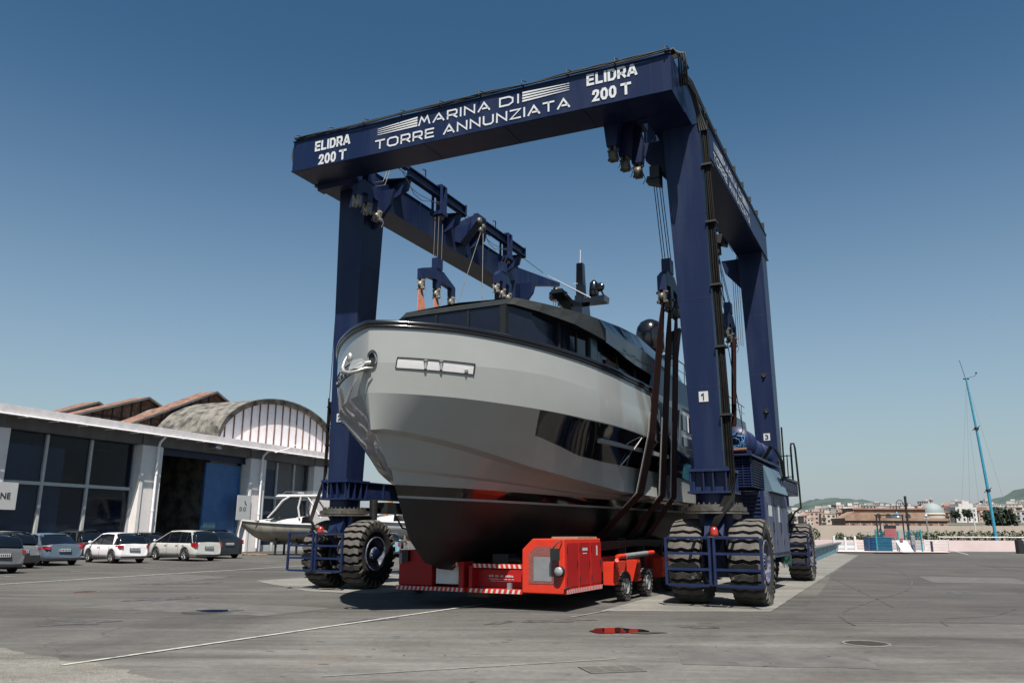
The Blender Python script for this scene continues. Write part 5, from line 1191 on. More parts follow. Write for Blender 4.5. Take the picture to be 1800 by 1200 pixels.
# rusty saw-tooth roofs
for (nm, off, pk, lo, ro_, lab) in (
    ('a', 8, (24.9, 13.72), (15.6, 9.6), (27.6, 12.6), "largest rusty saw-tooth roof light, rightmost of the three above the hall"),
    ('b', 12, (21.1, 12.85), (12.6, 9.9), (24.4, 11.6), "middle rusty saw-tooth roof light above the hall"),
    ('c', 16, (19.4, 12.42), (14.2, 10.4), (22.4, 11.2), "smallest rusty saw-tooth roof light, leftmost of the three above the hall")):
    s_ = thing("sawtooth_roof", (-29.2, 45.2, 0), BA, lab, "roof", "rusty saw-tooth roofs behind the hall")
    m = MB(); m.prism([(lo[0], off, lo[1] - 1), (lo[0], off, lo[1]), (pk[0], off, pk[1]), (ro_[0], off, ro_[1]), (ro_[0], off, lo[1] - 1)], (0, 1.5, 0)); m.build('wall', 'rust', s_)
    m = MB()
    for (a, b) in ((lo, pk), (pk, ro_)):
        m.hexa([(a[0], off - .35, a[1] + .02), (b[0], off - .35, b[1] + .02), (b[0], off + 1.6, b[1] + .02), (a[0], off + 1.6, a[1] + .02)], [(a[0], off - .35, a[1] + .16), (b[0], off - .35, b[1] + .16), (b[0], off + 1.6, b[1] + .16), (a[0], off + 1.6, a[1] + .16)])
    m.build('roof', 'rust', s_)
    m = MB()
    for (a, b) in ((lo, pk), (pk, ro_)): m.hexa([(a[0], off - .42, a[1] - .02), (b[0], off - .42, b[1] - .02), (b[0], off - .355, b[1] - .02), (a[0], off - .355, a[1] - .02)], [(a[0], off - .42, a[1] + .17), (b[0], off - .42, b[1] + .17), (b[0], off - .355, b[1] + .17), (a[0], off - .355, a[1] + .17)])
    m.build('verge_board', 'concrete_dark', s_)
    m = MB(); n = 9
    for k in range(n):
        f = (k + .5) / n; t = lo[0] + (pk[0] - lo[0]) * f; z = lo[1] + (pk[1] - lo[1]) * f; m.box(t - .05, t + .05, off - .06, off - .005, lo[1] - .9, z)
    m.box(lo[0] + 2.5, pk[0] - .3, off - .05, off - .004, lo[1] + .9, lo[1] + 1.0)
    m.build('frame', 'steel_dark', s_)
m = thing("flat_roof_building", (-29.2, 45.2, 0), BA, "low grey sheet roof between the workshop fascia and the rusty saw-tooth roofs", "roof")
q = MB(); q.prism([(9.0, 5, 8.4), (18.5, 5, 8.4), (18.5, 5, 9.3), (14.0, 5, 9.55), (9.0, 5, 8.9)], (0, 12, 0)); q.build('roof', 'vault_roof', m)

# ---------------------------------------------------------------- white cabin boat on stands
def small_boat(name, label, loc, rz, L, W, hh, arch=False, cat='boat', group=None, hullm='hull_dirty'):
    t = thing(name, loc, rz, label, cat, group)     # local y = towards the bow
    b = MB(); rings = []
    for i in range(19):
        f = i / 18; y = -L / 2 + L * f; w = W / 2 * (1 - max(0, (f - .45) / .55) ** 2.3) + .01; sh = hh * (.80 + .20 * f ** 2); kz = .0 + .75 * hh * max(0, (f - .7) / .3) ** 2
        rings.append([(0, y, kz), (w * .62, y, kz + hh * .22 * (1 - .3 * f)), (w * .90, y, kz + (sh - kz) * .55), (w, y, sh), (w * .97, y, sh + .05), (w * .0, y, sh + .10), (-w * .97, y, sh + .05), (-w, y, sh), (-w * .90, y, kz + (sh - kz) * .55), (-w * .62, y, kz + hh * .22 * (1 - .3 * f))])
    b.loft(rings, True, True); hb = b.build('hull', hullm, t)
    b = MB()
    for s in (-1, 1): b.tube([(s * (r_[3][0] + .01), r_[3][1], r_[3][2]) for r_ in rings], .05, 6)
    b.build('fender_strip', 'white_gel', t)
    b = MB(); rg = []
    for i in range(13):
        f = i / 12; y = -L * .12 + L * .55 * f; w = W * .36 * (1 - f ** 2.2) + .03; z = hh * .9 + .55 * (1 - f ** 1.6) * hh * .45; rg.append([(w, y, hh * .8), (w * .93, y, z), (0, y, z + .10), (-w * .93, y, z), (-w, y, hh * .8)])
    b.loft(rg, False); b.build('cabin', 'white_gel', t)
    if arch:
        b = MB()
        for s in (-1, 1):
            x = s * W * .37
            b.tube([(x, L * .20, hh * 1.12), (x, L * .13, hh * 1.5), (x, L * .07, hh * 1.9), (x * .95, -.0 * L, hh * 2.12), (x * .95, -L * .30, hh * 2.14)], [.07, .085, .09, .09, .09], 8)
            b.tube([(x, -L * .10, hh * 1.1), (x * .98, -L * .08, hh * 1.6), (x * .96, -L * .10, hh * 2.1)], .07, 8)
            b.tube([(x, -L * .30, hh * 1.1), (x * .96, -L * .22, hh * 1.7), (x * .95, -L * .16, hh * 2.1)], .06, 8)
        b.hexa([(-W * .38, -L * .34, hh * 2.10), (W * .38, -L * .34, hh * 2.10), (W * .38, L * .14, hh * 2.10), (-W * .38, L * .14, hh * 2.10)], [(-W * .36, -L * .34, hh * 2.2), (W * .36, -L * .34, hh * 2.2), (W * .36, L * .12, hh * 2.2), (-W * .36, L * .12, hh * 2.2)])
        b.build('hardtop', 'white_gel', t)
        b = MB(); rg = [[(-W * .35, y, z) for y, z in ((-L * .1, hh), (-L * .08, hh * 2.1))]]
        b.poly([(-W * .355, L * .17, hh * 1.15), (-W * .355, -L * .07, hh * 1.15), (-W * .345, -L * .07, hh * 2.08), (-W * .345, L * .02, hh * 2.08)]); b.poly([(-W * .33, L * .19, hh * 1.15), (W * .33, L * .19, hh * 1.15), (W * .33, L * .03, hh * 2.08), (-W * .33, L * .03, hh * 2.08)])
        b.build('windscreen', 'dark_glass', t)
        b = MB()
        for s in (-1, 1): b.tube([(s * W * .34, -L * .3, hh * 2.2), (s * W * .34, -L * .28, hh * 2.32), (s * W * .34, L * .05, hh * 2.32), (s * W * .34, L * .08, hh * 2.2)], .02, 5)
        for k in range(3): b.sphere((-.4 + k * .4, -L * .05, hh * 2.28), .10, n=8)
        b.build('roof_rack', 'grey_metal', t)
        b = MB()
        for k in range(3): b.box(-W * .372, -W * .352, L * (.08 + .10 * k), L * (.12 + .10 * k), hh * (1.02 - .03 * k), hh * (1.06 - .03 * k))
        b.build('side_vent', 'steel_dark', t)
    return t
sb_ = small_boat('cabin_boat', "white cabin boat with hardtop arch on stands in front of the right-hand hall window", (-15.3, 57.5, .85), R(84), 7.6, 2.7, 1.48, True)
st_ = thing("boat_stand", (-15.3, 57.5, .85), R(84), "dark steel stand under the white cabin boat", "stand")
for y in (-2.2, -.6, .9):
    m = MB()
    for x in (-.8, .8): m.box(x - .06, x + .06, y - .06, y + .06, -.85, .28)
    m.box(-1.0, 1.0, y - .08, y + .08, -.12, .02); m.build('trestle', 'steel_dark', st_)
m = MB()
for k in range(16):
    a = random.uniform(-2.6, .4); b_ = random.uniform(-.5, .5); l = random.uniform(.2, .8); z = random.uniform(0, .12)
    m.box(a, a + l, b_, b_ + .1, z, z + .06, 0, Matrix.Rotation(random.uniform(-.4, .4), 4, 'Z'))
m.box(-2.6, -.9, -.5, .5, .1, .13); m.tube([(-2.7, 0, 0), (-2.3, .1, 1.15)], .06, 6); m.tube([(-2.5, .2, 0), (-2.55, .1, 1.3)], .05, 6)
o = m.build('timber_offcuts', 'wood'); o.location = (-17.2, 55.6, 0); tag(o, "pile of pale timber offcuts on the ground under the white boat's bow", "timber")
small_boat('motor_boat', "white motor boat with raised bow seen under the crane arm, above the light blue car", (-9.6, 66, 1.0), R(60), 6.5, 2.4, 1.6, hullm='white_gel', group='boats ashore behind the crane')
small_boat('motor_boat', "white upturned-looking boat on a rack just right of crane leg 2", (-13.6, 72, 2.2), R(80), 4.6, 1.8, 1.0, hullm='white_gel', group='boats ashore behind the crane')
m = MB(); m.box(-1.6, 1.6, -.6, .6, 0, .1); 
for x in (-1.5, 1.5):
    for y in (-.5, .5): m.box(x - .05, x + .05, y - .05, y + .05, 0, 2.2)
m.box(-1.6, 1.6, -.6, .6, 2.1, 2.2); o = m.build('boat_rack', 'grey_metal'); o.location = (-13.6, 72, 0); tag(o, "steel rack carrying the small white boat right of crane leg 2", "rack")
m = MB()
for x in (-.9, .9):
    for y in (-2, 1.2): m.box(x - .06, x + .06, y - .06, y + .06, 0, 1.35)
m.box(-1, 1, -2.1, -1.9, .9, 1.0); m.box(-1, 1, 1.1, 1.3, .9, 1.0); o = m.build('boat_stand', 'grey_metal'); o.location = (-9.6, 66, 0); o.rotation_euler = (0, 0, R(60)); tag(o, "stand under the white motor boat behind the light blue car", "stand")
m = thing("mobile_crane", (-12.6, 80, 0), R(20), "orange crane boom showing in the gap under the lift's cross beam", "crane")
q = MB(); q.tube([(0, 0, 2.6), (1.1, 0, 5.6)], [.26, .20], 6, smooth=False); q.build('boom', 'orange_paint', m)
q = MB(); q.box(-1.3, .8, -1.1, 1.1, .9, 2.7); q.box(-2.5, 2.5, -1.1, 1.1, .5, .9); q.build('body', 'orange_paint', m, bevel=.05)
q = MB()
for x in (-1.8, 1.7):
    for y in (-1.1, 1.1): q.lathe([(.01, -.15), (.5, -.15), (.5, .15), (.01, .15)], (x, y, .5), axis='Y', n=18)
q.build('wheels', 'black_rubber', m)
m = MB(); m.tube([(0, 0, 0), (0, 0, 5.2)], [.06, .035], 8); m.tube([(0, 0, 5.2), (.4, 0, 5.3)], .03, 6); m.box(.3, .7, -.08, .08, 5.25, 5.33)
o = m.build('yard_light', 'grey_metal'); o.location = (-9.0, 72, 0); tag(o, "thin grey light pole behind the white motor boat", "light pole")
# ================================================================ ground
def ground_mat(name, c1, c2, c3, streak_rot=0.46, crack=True, sc=1.0, stone=0.0, gravel=False, fade=False):
    m = bpy.data.materials.new(name); m.use_nodes = True; n = m.node_tree.nodes; l = m.node_tree.links; p = n['Principled BSDF']
    p.inputs['Specular IOR Level'].default_value = .3
    tc = n.new('ShaderNodeTexCoord')
    def noise(scale, det=6, rough=.6, vec=None, dist=0):
        t = n.new('ShaderNodeTexNoise'); t.inputs['Scale'].default_value = scale; t.inputs['Detail'].default_value = det; t.inputs['Roughness'].default_value = rough; t.inputs['Distortion'].default_value = dist
        l.new(vec if vec is not None else tc.outputs['Object'], t.inputs['Vector']); return t.outputs['Fac']
    def ramp(f, a, b, ca=(0, 0, 0, 1), cb=(1, 1, 1, 1)):
        r = n.new('ShaderNodeValToRGB'); r.color_ramp.elements[0].position = a; r.color_ramp.elements[1].position = b; r.color_ramp.elements[0].color = ca; r.color_ramp.elements[1].color = cb; l.new(f, r.inputs[0]); return r.outputs[0]
    def mix(a, b, f, mode='MIX'):
        x = n.new('ShaderNodeMix'); x.data_type = 'RGBA'; x.blend_type = mode
        if isinstance(f, float): x.inputs[0].default_value = f
        else: l.new(f, x.inputs[0])
        for s, q in ((a, 6), (b, 7)):
            if isinstance(s, tuple): x.inputs[q].default_value = s
            else: l.new(s, x.inputs[q])
        return x.outputs[2]
    mp = n.new('ShaderNodeMapping'); l.new(tc.outputs['Object'], mp.inputs[0]); mp.inputs['Rotation'].default_value = (0, 0, 1.35); mp.inputs['Scale'].default_value = (.16, 1.3, 1)
    mp2 = n.new('ShaderNodeMapping'); l.new(tc.outputs['Object'], mp2.inputs[0]); mp2.inputs['Rotation'].default_value = (0, 0, -.2); mp2.inputs['Scale'].default_value = (.10, 1.6, 1)
    f4 = lambda c: (c[0] * AK, c[1] * AK, c[2] * AK, 1)
    base = ramp(noise(.13 * sc, 7, .62, dist=.6), .36, .66, f4(c1), f4(c2))
    st = mix(base, f4(c3), ramp(noise(.9, 5, .6, mp.outputs[0], .4), .50, .74), 'MIX')
    x = mix(base, st, .55)
    st2 = ramp(noise(.8, 6, .65, mp2.outputs[0], .5), .52, .8, (1, 1, 1, 1), (.50, .485, .47, 1)); x = mix(x, st2, .85, 'MULTIPLY')
    if fade:      # older, darker asphalt beyond the near strip of worn tarmac
        sp_ = n.new('ShaderNodeSeparateXYZ'); l.new(tc.outputs['Object'], sp_.inputs[0]); ad = n.new('ShaderNodeMath'); ad.operation = 'ADD'; l.new(sp_.outputs[1], ad.inputs[0]); wn_ = n.new('ShaderNodeMath'); wn_.operation = 'MULTIPLY'; wn_.inputs[1].default_value = 9.0; l.new(noise(.22, 5, .6), wn_.inputs[0]); l.new(wn_.outputs[0], ad.inputs[1])
        mr_ = n.new('ShaderNodeMapRange'); mr_.inputs[1].default_value = 15.0; mr_.inputs[2].default_value = 22.0; l.new(ad.outputs[0], mr_.inputs[0]); x = mix(x, (.62, .615, .605, 1), mr_.outputs[0], 'MULTIPLY')
    spots = ramp(noise(1.7, 4, .7), .62, .72, (1, 1, 1, 1), (.62, .60, .58, 1)); x = mix(x, spots, .6, 'MULTIPLY')
    rusty = ramp(noise(.35, 6, .7, dist=1.0), .55, .72, (1, 1, 1, 1), (1.0, .90, .80, 1)); x = mix(x, rusty, .8, 'MULTIPLY')
    fine = ramp(noise(55, 3, .7), .25, .75, (.70, .70, .70, 1), (1.28, 1.28, 1.28, 1)); x = mix(x, fine, .9, 'MULTIPLY')
    fine2 = ramp(noise(7, 6, .8), .3, .7, (.74, .735, .73, 1), (1.20, 1.20, 1.20, 1)); x = mix(x, fine2, .95, 'MULTIPLY'); fine3 = ramp(noise(2.2, 5, .7, mp.outputs[0], .5), .35, .68, (.80, .79, .78, 1), (1.12, 1.12, 1.12, 1)); x = mix(x, fine3, .9, 'MULTIPLY')
    drk = ramp(noise(4.0, 3, .6, mp2.outputs[0]), .66, .72, (1, 1, 1, 1), (.55, .54, .52, 1)); x = mix(x, drk, .7, 'MULTIPLY')
    if crack:
        wv = n.new('ShaderNodeVectorMath'); wv.operation = 'ADD'
        nn = n.new('ShaderNodeTexNoise'); nn.inputs['Scale'].default_value = .5; nn.inputs['Detail'].default_value = 5; l.new(tc.outputs['Object'], nn.inputs['Vector'])
        sc_ = n.new('ShaderNodeVectorMath'); sc_.operation = 'SCALE'; sc_.inputs['Scale'].default_value = 2.2; l.new(nn.outputs['Color'], sc_.inputs[0])
        l.new(tc.outputs['Object'], wv.inputs[0]); l.new(sc_.outputs[0], wv.inputs[1])
        vo = n.new('ShaderNodeTexVoronoi'); vo.feature = 'DISTANCE_TO_EDGE'; vo.inputs['Scale'].default_value = .14; l.new(wv.outputs[0], vo.inputs['Vector'])
        cr_ = ramp(vo.outputs['Distance'], .0, .0035, (.45, .44, .43, 1), (1, 1, 1, 1)); msk = ramp(noise(.2, 3), .45, .6); c_ = mix((1, 1, 1, 1), cr_, msk); x = mix(x, c_, .75, 'MULTIPLY')
    if gravel:
        vg = n.new('ShaderNodeTexVoronoi'); vg.inputs['Scale'].default_value = 45; l.new(tc.outputs['Object'], vg.inputs['Vector'])
        x = mix(x, ramp(vg.outputs['Distance'], .1, .6, (1.35, 1.33, 1.28, 1), (.62, .62, .60, 1)), .8, 'MULTIPLY')
    l.new(x, p.inputs['Base Color'])
    p.inputs['Roughness'].default_value = .88
    b = n.new('ShaderNodeBump'); b.inputs['Strength'].default_value = .35 if not gravel else .7; b.inputs['Distance'].default_value = .012; l.new(noise(60 if not gravel else 38, 3, .7), b.inputs['Height']); l.new(b.outputs[0], p.inputs['Normal'])
    MATS[name] = m
ground_mat('tarmac', (.105, .099, .093), (.235, .226, .212), (.30, .29, .275), fade=True)
ground_mat('tarmac_dark', (.075, .069, .066), (.112, .104, .098), (.16, .15, .14), sc=2.2)
ground_mat('lane_concrete', (.19, .182, .165), (.29, .28, .256), (.33, .32, .295), crack=True, sc=2.6)
ground_mat('coarse_apron', (.22, .21, .19), (.31, .30, .275), (.36, .35, .32), crack=False, sc=3, gravel=True)
mat('white_line', (0.50, 0.49, 0.46), 0.8, col2=(0.22, 0.21, 0.20), scale=6, thr=(0.50, 0.66))
mat('worn_line', (0.30, 0.29, 0.27), 0.8, col2=(0.17, 0.165, 0.155), scale=3, thr=(0.45, 0.6))
mat('tyre_mark', (0.05, 0.05, 0.05), 0.8, col2=(0.12, 0.115, 0.11), scale=2.5, thr=(0.45, 0.65))
mat('puddle_water', (0.01, 0.01, 0.012), 0.02, spec=0.6)
mat('damp', (0.06, 0.055, 0.05), 0.5)
def sheet(name, pts, z, m, kind='structure', jag=0.0, step=.5):
    P = []
    for i, a in enumerate(pts):
        b = pts[(i + 1) % len(pts)]; d = math.hypot(b[0] - a[0], b[1] - a[1]); k = max(1, int(d / step)) if jag else 1
        for j in range(k):
            f = j / k; q = (random.random() - .5) * 2 * jag if j else 0; P.append((a[0] + (b[0] - a[0]) * f + q, a[1] + (b[1] - a[1]) * f + q, z))
    b = MB(); b.poly(P); o = b.build(name, m)
    if kind: o['kind'] = kind
    return o
b = MB(); S = 9000; b.poly([(-S, -300, 0), (S, -300, 0), (S, S, 0), (-S, S, 0)]); o = b.build('ground', 'tarmac'); o['kind'] = 'structure'
sheet('asphalt_patch', [(5.45, 16.2), (9.2, 24.6), (13.0, 33.6), (26.3, 62.2), (33.0, 62.0), (34.0, 54), (40, 51), (34, 36), (17, 17.5), (11, 15.6), (8.0, 15.9)], .004, 'tarmac_dark', jag=.05)
sheet('concrete_lane', [(1.9, 17.9), (5.55, 17.9), (26.2, 62.2), (27.4, 72), (21.2, 60)], .008, 'lane_concrete', jag=.03)
sheet('concrete_lane', [(-8.6, 27.9), (-5.7, 23.3), (-3.6, 22.4), (-1.2, 27.5), (6.5, 43), (1.2, 45.5)], .008, 'lane_concrete', jag=.03)
sheet('concrete_apron', [(-7.6, 12.35), (-6.0, 11.25), (-4.85, 10.4), (-3.05, 9.15), (-2.4, 7.6), (-3, 4), (-12, 4), (-13, 15.5)], .004, 'coarse_apron', jag=.07, step=.2)

def pline(a, b, w, m='white_line', z=.012, name='painted_line'):
    d = Vector((b[0] - a[0], b[1] - a[1])); nn = Vector((-d.y, d.x)).normalized() * w / 2
    q = MB(); q.poly([(a[0] + nn.x, a[1] + nn.y, z), (b[0] + nn.x, b[1] + nn.y, z), (b[0] - nn.x, b[1] - nn.y, z), (a[0] - nn.x, a[1] - nn.y, z)]); o = q.build(name, m); o['kind'] = 'structure'; return o
pline((-18.2, 19.5), (-8.9, 42.8), .14); pline((-5.6, 10.62), (.2, 20.9), .09)
for k in range(9):          # worn parking bay marks
    x = -17.6 + k * 1.55; y = 29.5 + k * 3.05; pline((x, y), (x - 2.0, y + 1.3), .11, 'worn_line')
pline((36.2, 65.2), (44.8, 84), .14); pline((3.0, 19.4), (1.2, 16.6), .06, 'worn_line'); pline((-2.2, 9.9), (1.4, 11.3), .03, 'worn_line')
def strip_curve(pts, w, m, z, name):
    q = MB(); L_, R_ = [], []
    for i, p in enumerate(pts):
        a = pts[max(0, i - 1)]; b = pts[min(len(pts) - 1, i + 1)]; d = Vector((b[0] - a[0], b[1] - a[1])).normalized(); nn = Vector((-d.y, d.x)) * w / 2
        L_.append((p[0] + nn.x, p[1] + nn.y, z)); R_.append((p[0] - nn.x, p[1] - nn.y, z))
    q.loft([L_, R_], False, False, 0, False); o = q.build(name, m); o['kind'] = 'structure'
def smooth(pts, n=8):
    out = []
    for i in range(len(pts) - 1):
        p0, p1, p2, p3 = pts[max(0, i - 1)], pts[i], pts[i + 1], pts[min(len(pts) - 1, i + 2)]
        for k in range(n):
            t = k / n; out.append(tuple(.5 * (2 * p1[j] + (p2[j] - p0[j]) * t + (2 * p0[j] - 5 * p1[j] + 4 * p2[j] - p3[j]) * t * t + (3 * p1[j] - p0[j] - 3 * p2[j] + p3[j]) * t ** 3) for j in (0, 1)))
    return out + [pts[-1]]
for pts, w in (([(6.3, 15.4), (6.9, 17.5), (8.8, 20.5), (12.5, 26), (17, 36), (22.4, 52)], .05), ([(11.5, 19), (9.9, 17.2), (8.6, 16.6), (8.0, 15.4)], .05), ([(26.5, 48), (20.0, 30), (17.5, 26)], .06), ([(12, 31), (9.4, 21.5), (8.7, 19)], .04), ([(17.5, 24.5), (15.3, 21.3), (12, 18.2)], .05), ([(5.3, 15.5), (3.5, 15.6), (7.5, 15.8)], .03)):
    strip_curve(smooth(pts), w, 'tyre_mark', .009, 'tyre_mark')
def blob(cx, cy, rx, ry, z, m, name, label=None, cat=None, rot=0, n=40, rough=.18, kind=None, lobes=3, skew=0):
    q = MB(); P = []; ph = random.random() * 6
    for k in range(n):
        a = 2 * math.pi * k / n; f = 1 + rough * math.sin(lobes * a + ph) + rough * .5 * math.sin(7 * a + ph * 2) ; x, y = rx * f * math.cos(a), ry * f * math.sin(a); P.append((cx + x * math.cos(rot) - y * math.sin(rot) + skew * y, cy + x * math.sin(rot) + y * math.cos(rot), z))
    q.poly(P); o = q.build(name, m)
    if label: tag(o, label, cat)
    if kind: o['kind'] = kind
    return o
blob(1.82, 14.42, .50, .36, .012, 'puddle_water', 'puddle', "dark puddle reflecting the red transporter, on the tarmac in front of it", "puddle", .2, rough=.12)
blob(2.25, 14.15, .34, .12, .010, 'damp', 'damp_stain', kind='structure')
blob(-6.15, 17.62, .42, .26, .012, 'puddle_water', 'puddle', "small blue puddle on the tarmac in front of crane leg 2", "puddle", .3, rough=.2)
blob(-6.3, 17.2, .5, .2, .008, 'damp', 'damp_stain', kind='structure')
# broad faint vehicle tracks, repairs and oil stains
mat('faint_mark', (0.12, 0.114, 0.108), 0.9, col2=(0.19, 0.182, 0.17), scale=4, thr=(0.4, 0.62), bump=0.3)
mat('oil_stain', (0.055, 0.05, 0.047), 0.6, col2=(0.12, 0.112, 0.105), scale=6, thr=(0.4, 0.6))
mat('repair', (0.085, 0.080, 0.075), 0.9, col2=(0.135, 0.127, 0.12), scale=2.5, thr=(0.35, 0.65), bump=0.4, bscale=60)
for k in range(46):
    x, y = random.uniform(-5.5, 5.5), random.uniform(8.8, 15.5); pline((x, y), (x + random.uniform(.05, .16), y + random.uniform(-.02, .03)), random.uniform(.012, .03), 'tyre_mark', .0065, 'scuff_mark')
for (x, y, rx, ry) in ((-8.6, 20.6, .8, .5), (-2.6, 16.0, .5, .22), (.9, 16.0, .7, .22), (-.2, 15.6, .35, .12), (3.4, 15.0, .3, .2), (-7.9, 15.3, .6, .35), (12.5, 24, 1.0, .5), (9.4, 14.2, .5, .25), (-10.5, 26.5, 1.0, .6)):
    blob(x, y, rx, ry, .0062, 'oil_stain', 'oil_stain', rot=random.random(), rough=.25, kind='structure', lobes=5)
sheet('repair_patch', [(-9.4, 18.2), (-4.9, 16.6), (-3.9, 18.4), (-8.6, 20.2)], .0035, 'repair', jag=.06); sheet('repair_patch', [(2.2, 10.9), (4.6, 10.6), (4.9, 11.7), (2.4, 12.1)], .0035, 'repair', jag=.04)
sheet('repair_patch', [(-13.5, 28.2), (-10.8, 27.5), (-10.2, 30.5), (-12.9, 31.6)], .0035, 'repair', jag=.06); sheet('repair_patch', [(14.5, 28.5), (17.4, 27.6), (19.0, 31.4), (16.0, 32.6)], .0085, 'repair', jag=.05)
# drain grating with three panels, manhole covers
def local_sheet(name, cx, cy, rot, label, cat):
    t = thing(name, (cx, cy, 0), rot, label, cat); return t
t = local_sheet('drain_grate', 1.25, 10.5, .25, "rusty rectangular drain grating of three slotted panels in the near tarmac", "drain grate")
q = MB(); q.box(-.36, .36, -.24, .24, .003, .006); q.build('pit', 'interior_black', t)
q = MB()
for k in range(3):
    x0 = -.36 + k * .24
    q.box(x0, x0 + .012, -.24, .24, .006, .014); q.box(x0 + .225, x0 + .237, -.24, .24, .006, .014); q.box(x0 + .013, x0 + .224, -.24, -.225, .006, .014); q.box(x0 + .013, x0 + .224, .225, .24, .006, .014)
    for j in range(8): q.box(x0 + .022 + j * .026, x0 + .036 + j * .026, -.224, .224, .006, .013)
q.build('grating', 'lane_concrete', t)
for (x, y, lab) in ((5.45, 12.95, "round patterned manhole cover in the light tarmac at the lower right"), (-11.6, 22.7, "round rusty manhole cover in the tarmac in front of the parked cars")):
    t = local_sheet('manhole_cover', x, y, 0, lab, "manhole cover")
    q = MB(); q.lathe([(.36, .003), (.36, .010), (.31, .010), (.31, .004)], n=40, cap=False); q.build('frame', 'rust' if x < 0 else 'lane_concrete', t)
    q = MB(); q.lathe([(.305, .003), (.305, .008), (.001, .008)], n=40, cap=False)
    for i in range(-9, 10):
        for j in range(-9, 10):
            if math.hypot(i, j) * .031 < .28: q.box(i * .031 - .010, i * .031 + .010, j * .031 - .006, j * .031 + .006, .008, .013)
    q.build('cover', 'tarmac_dark', t)
q = MB()
for k in range(90):
    x, y = random.uniform(-5, 6), random.uniform(8.5, 20)
    a = random.random() * 6; s = random.uniform(.008, .035); q.poly([(x + s * math.cos(a), y + s * math.sin(a), .007), (x + s * .5 * math.cos(a + 2), y + s * .5 * math.sin(a + 2), .007), (x - s * math.cos(a), y - s * math.sin(a), .007), (x - s * .5 * math.cos(a + 2), y - s * .5 * math.sin(a + 2), .007)])
o = q.build('debris_specks', 'damp'); tag(o, kind='stuff', label="small dark specks of grit scattered over the tarmac", cat="grit")

# ================================================================ quay side on the right
t = thing("basin_wall", (0, 0, 0), 0, "low light blue wall with dark coping running back beside the crane's lane", "wall")
q = MB(); q.prism([(17.2, 48.0, 0), (17.6, 47.9, 0), (30.9, 77.0, 0), (30.5, 77.2, 0)], (0, 0, .72)); q.build('wall', 'basin_blue', t)
q = MB(); q.prism([(17.1, 47.9, .722), (17.7, 47.8, .722), (31.0, 77.0, .722), (30.4, 77.2, .722)], (0, 0, .09)); q.build('coping', 'concrete_dark', t)
q = MB()
for k in range(8):
    f = k / 8; x = 17.6 + 13.3 * f + .005; y = 47.9 + 29.1 * f; q.box(x, x + .02, y, y + .03, 0, .72)
q.build('joint', 'grey_metal', t)
t = thing("quay_wall", (0, 0, 0), 0, "long low pink wall at the back of the yard, with pipe rail on its right half", "wall")
q = MB(); q.prism([(24.0, 82.0, 0), (31.0, 78.5, 0), (42.0, 77.5, 0), (80.0, 76.5, 0), (80.0, 77.0, 0), (42.0, 78.0, 0), (31.1, 79.0, 0), (24.2, 82.5, 0)], (0, 0, 1.0)); q.build('wall', 'pink_wall', t)
q = MB(); q.tube([(40.5, 77.7, 1.30), (80, 76.7, 1.28)], .055, 8)
for k in range(14): q.tube([(40.6 + k * 3.0, 77.7 - k * .078, 1.0), (40.6 + k * 3.0, 77.7 - k * .078, 1.3)], .035, 6)
q.build('pipe_rail', 'white_paint', t)
q = MB(); q.tube([(31, 77.0, .25), (40, 76.6, .25)], .02, 5); q.tube([(31, 77.0, .5), (40, 76.6, .5)], .02, 5); q.tube([(31, 77.0, .75), (40, 76.6, .75)], .02, 5); q.build('cable_rail', 'grey_metal', t)
b = sheet('kerb_strip', [(26.6, 70.2), (31.2, 69.2), (37.0, 69.3), (38.2, 72.2), (37.2, 77.6), (30, 77.9), (27.2, 73)], .10, 'pink_wall')
q = MB(); q.box(29.8, 32.6, 67.3, 67.9, .015, .03); o = q.build('drain_grate', 'interior_black'); tag(o, "long dark drain slot in front of the blue mesh enclosure", "drain grate")
t = thing("white_gate", (28.3, 72.2, .1), 0, "white gate frame of three posts and thin blue bars in front of the pink wall", "gate")
for x in (0, .98, 1.85): q = MB(); q.box(x, x + .20, -.06, .06, 0, 1.28 if x != .98 else 1.2); q.build('post', 'white_paint', t, bevel=.01)
q = MB()
for z in (.95, .55, .2): q.box(.21, .97, -.03, .03, z - .03, z + .03); q.box(1.19, 1.84, -.03, .03, z - .03, z + .03)
q.build('crossbar', 'basin_blue', t)
q = MB(); q.box(.2, 1.9, -.02, .02, .0, .5); q.build('lower_panel', 'white_paint', t)
# blue mesh enclosure
t = thing("mesh_enclosure", (31.6, 71.0, .1), 0, "turquoise mesh fence enclosure standing on the kerb at the right of the yard", "fence")
for x, m_ in ((0, 'teal_paint'), (1.9, 'teal_paint'), (3.9, 'teal_paint')): q = MB(); q.box(x - .05, x + .05, -.05, .05, 0, 1.85 if x != 1.9 else 1.7); q.build('post', m_, t)
q = MB()
for k in range(15): q.box(.05, 3.85, -.012, .012, .15 + k * .115, .165 + k * .115)
for k in range(48): q.box(.08 + k * .08, .087 + k * .08, -.006, .006, .12, 1.82)
q.build('mesh', 'teal_paint', t)
q = MB()
for x in (0, 3.9):
    for k in range(8): q.box(x - .01, x + .01, .05, 2.9, .2 + k * .2, .215 + k * .2)
q.build('mesh_side', 'teal_paint', t)
t = thing("equipment_box", (32.5, 72.2, .1), 0, "large dark blue ribbed box inside the turquoise mesh enclosure", "box")
q = MB(); q.box(-1.05, 1.0, 0, 1.1, 0, 1.12); q.box(-1.1, 1.05, -.05, 1.15, 1.122, 1.2); q.build('body', 'blue_box', t, bevel=.02)
q = MB()
for k in range(7): q.box(-1.0, .95, -.03, -.002, .12 + k * .14, .16 + k * .14)
q.build('slats', 'crane_blue_bright', t)
t = thing("red_noticeboard", (34.0, 73.4, .1), 0, "red slatted board with black top above the blue box", "board")
q = MB()
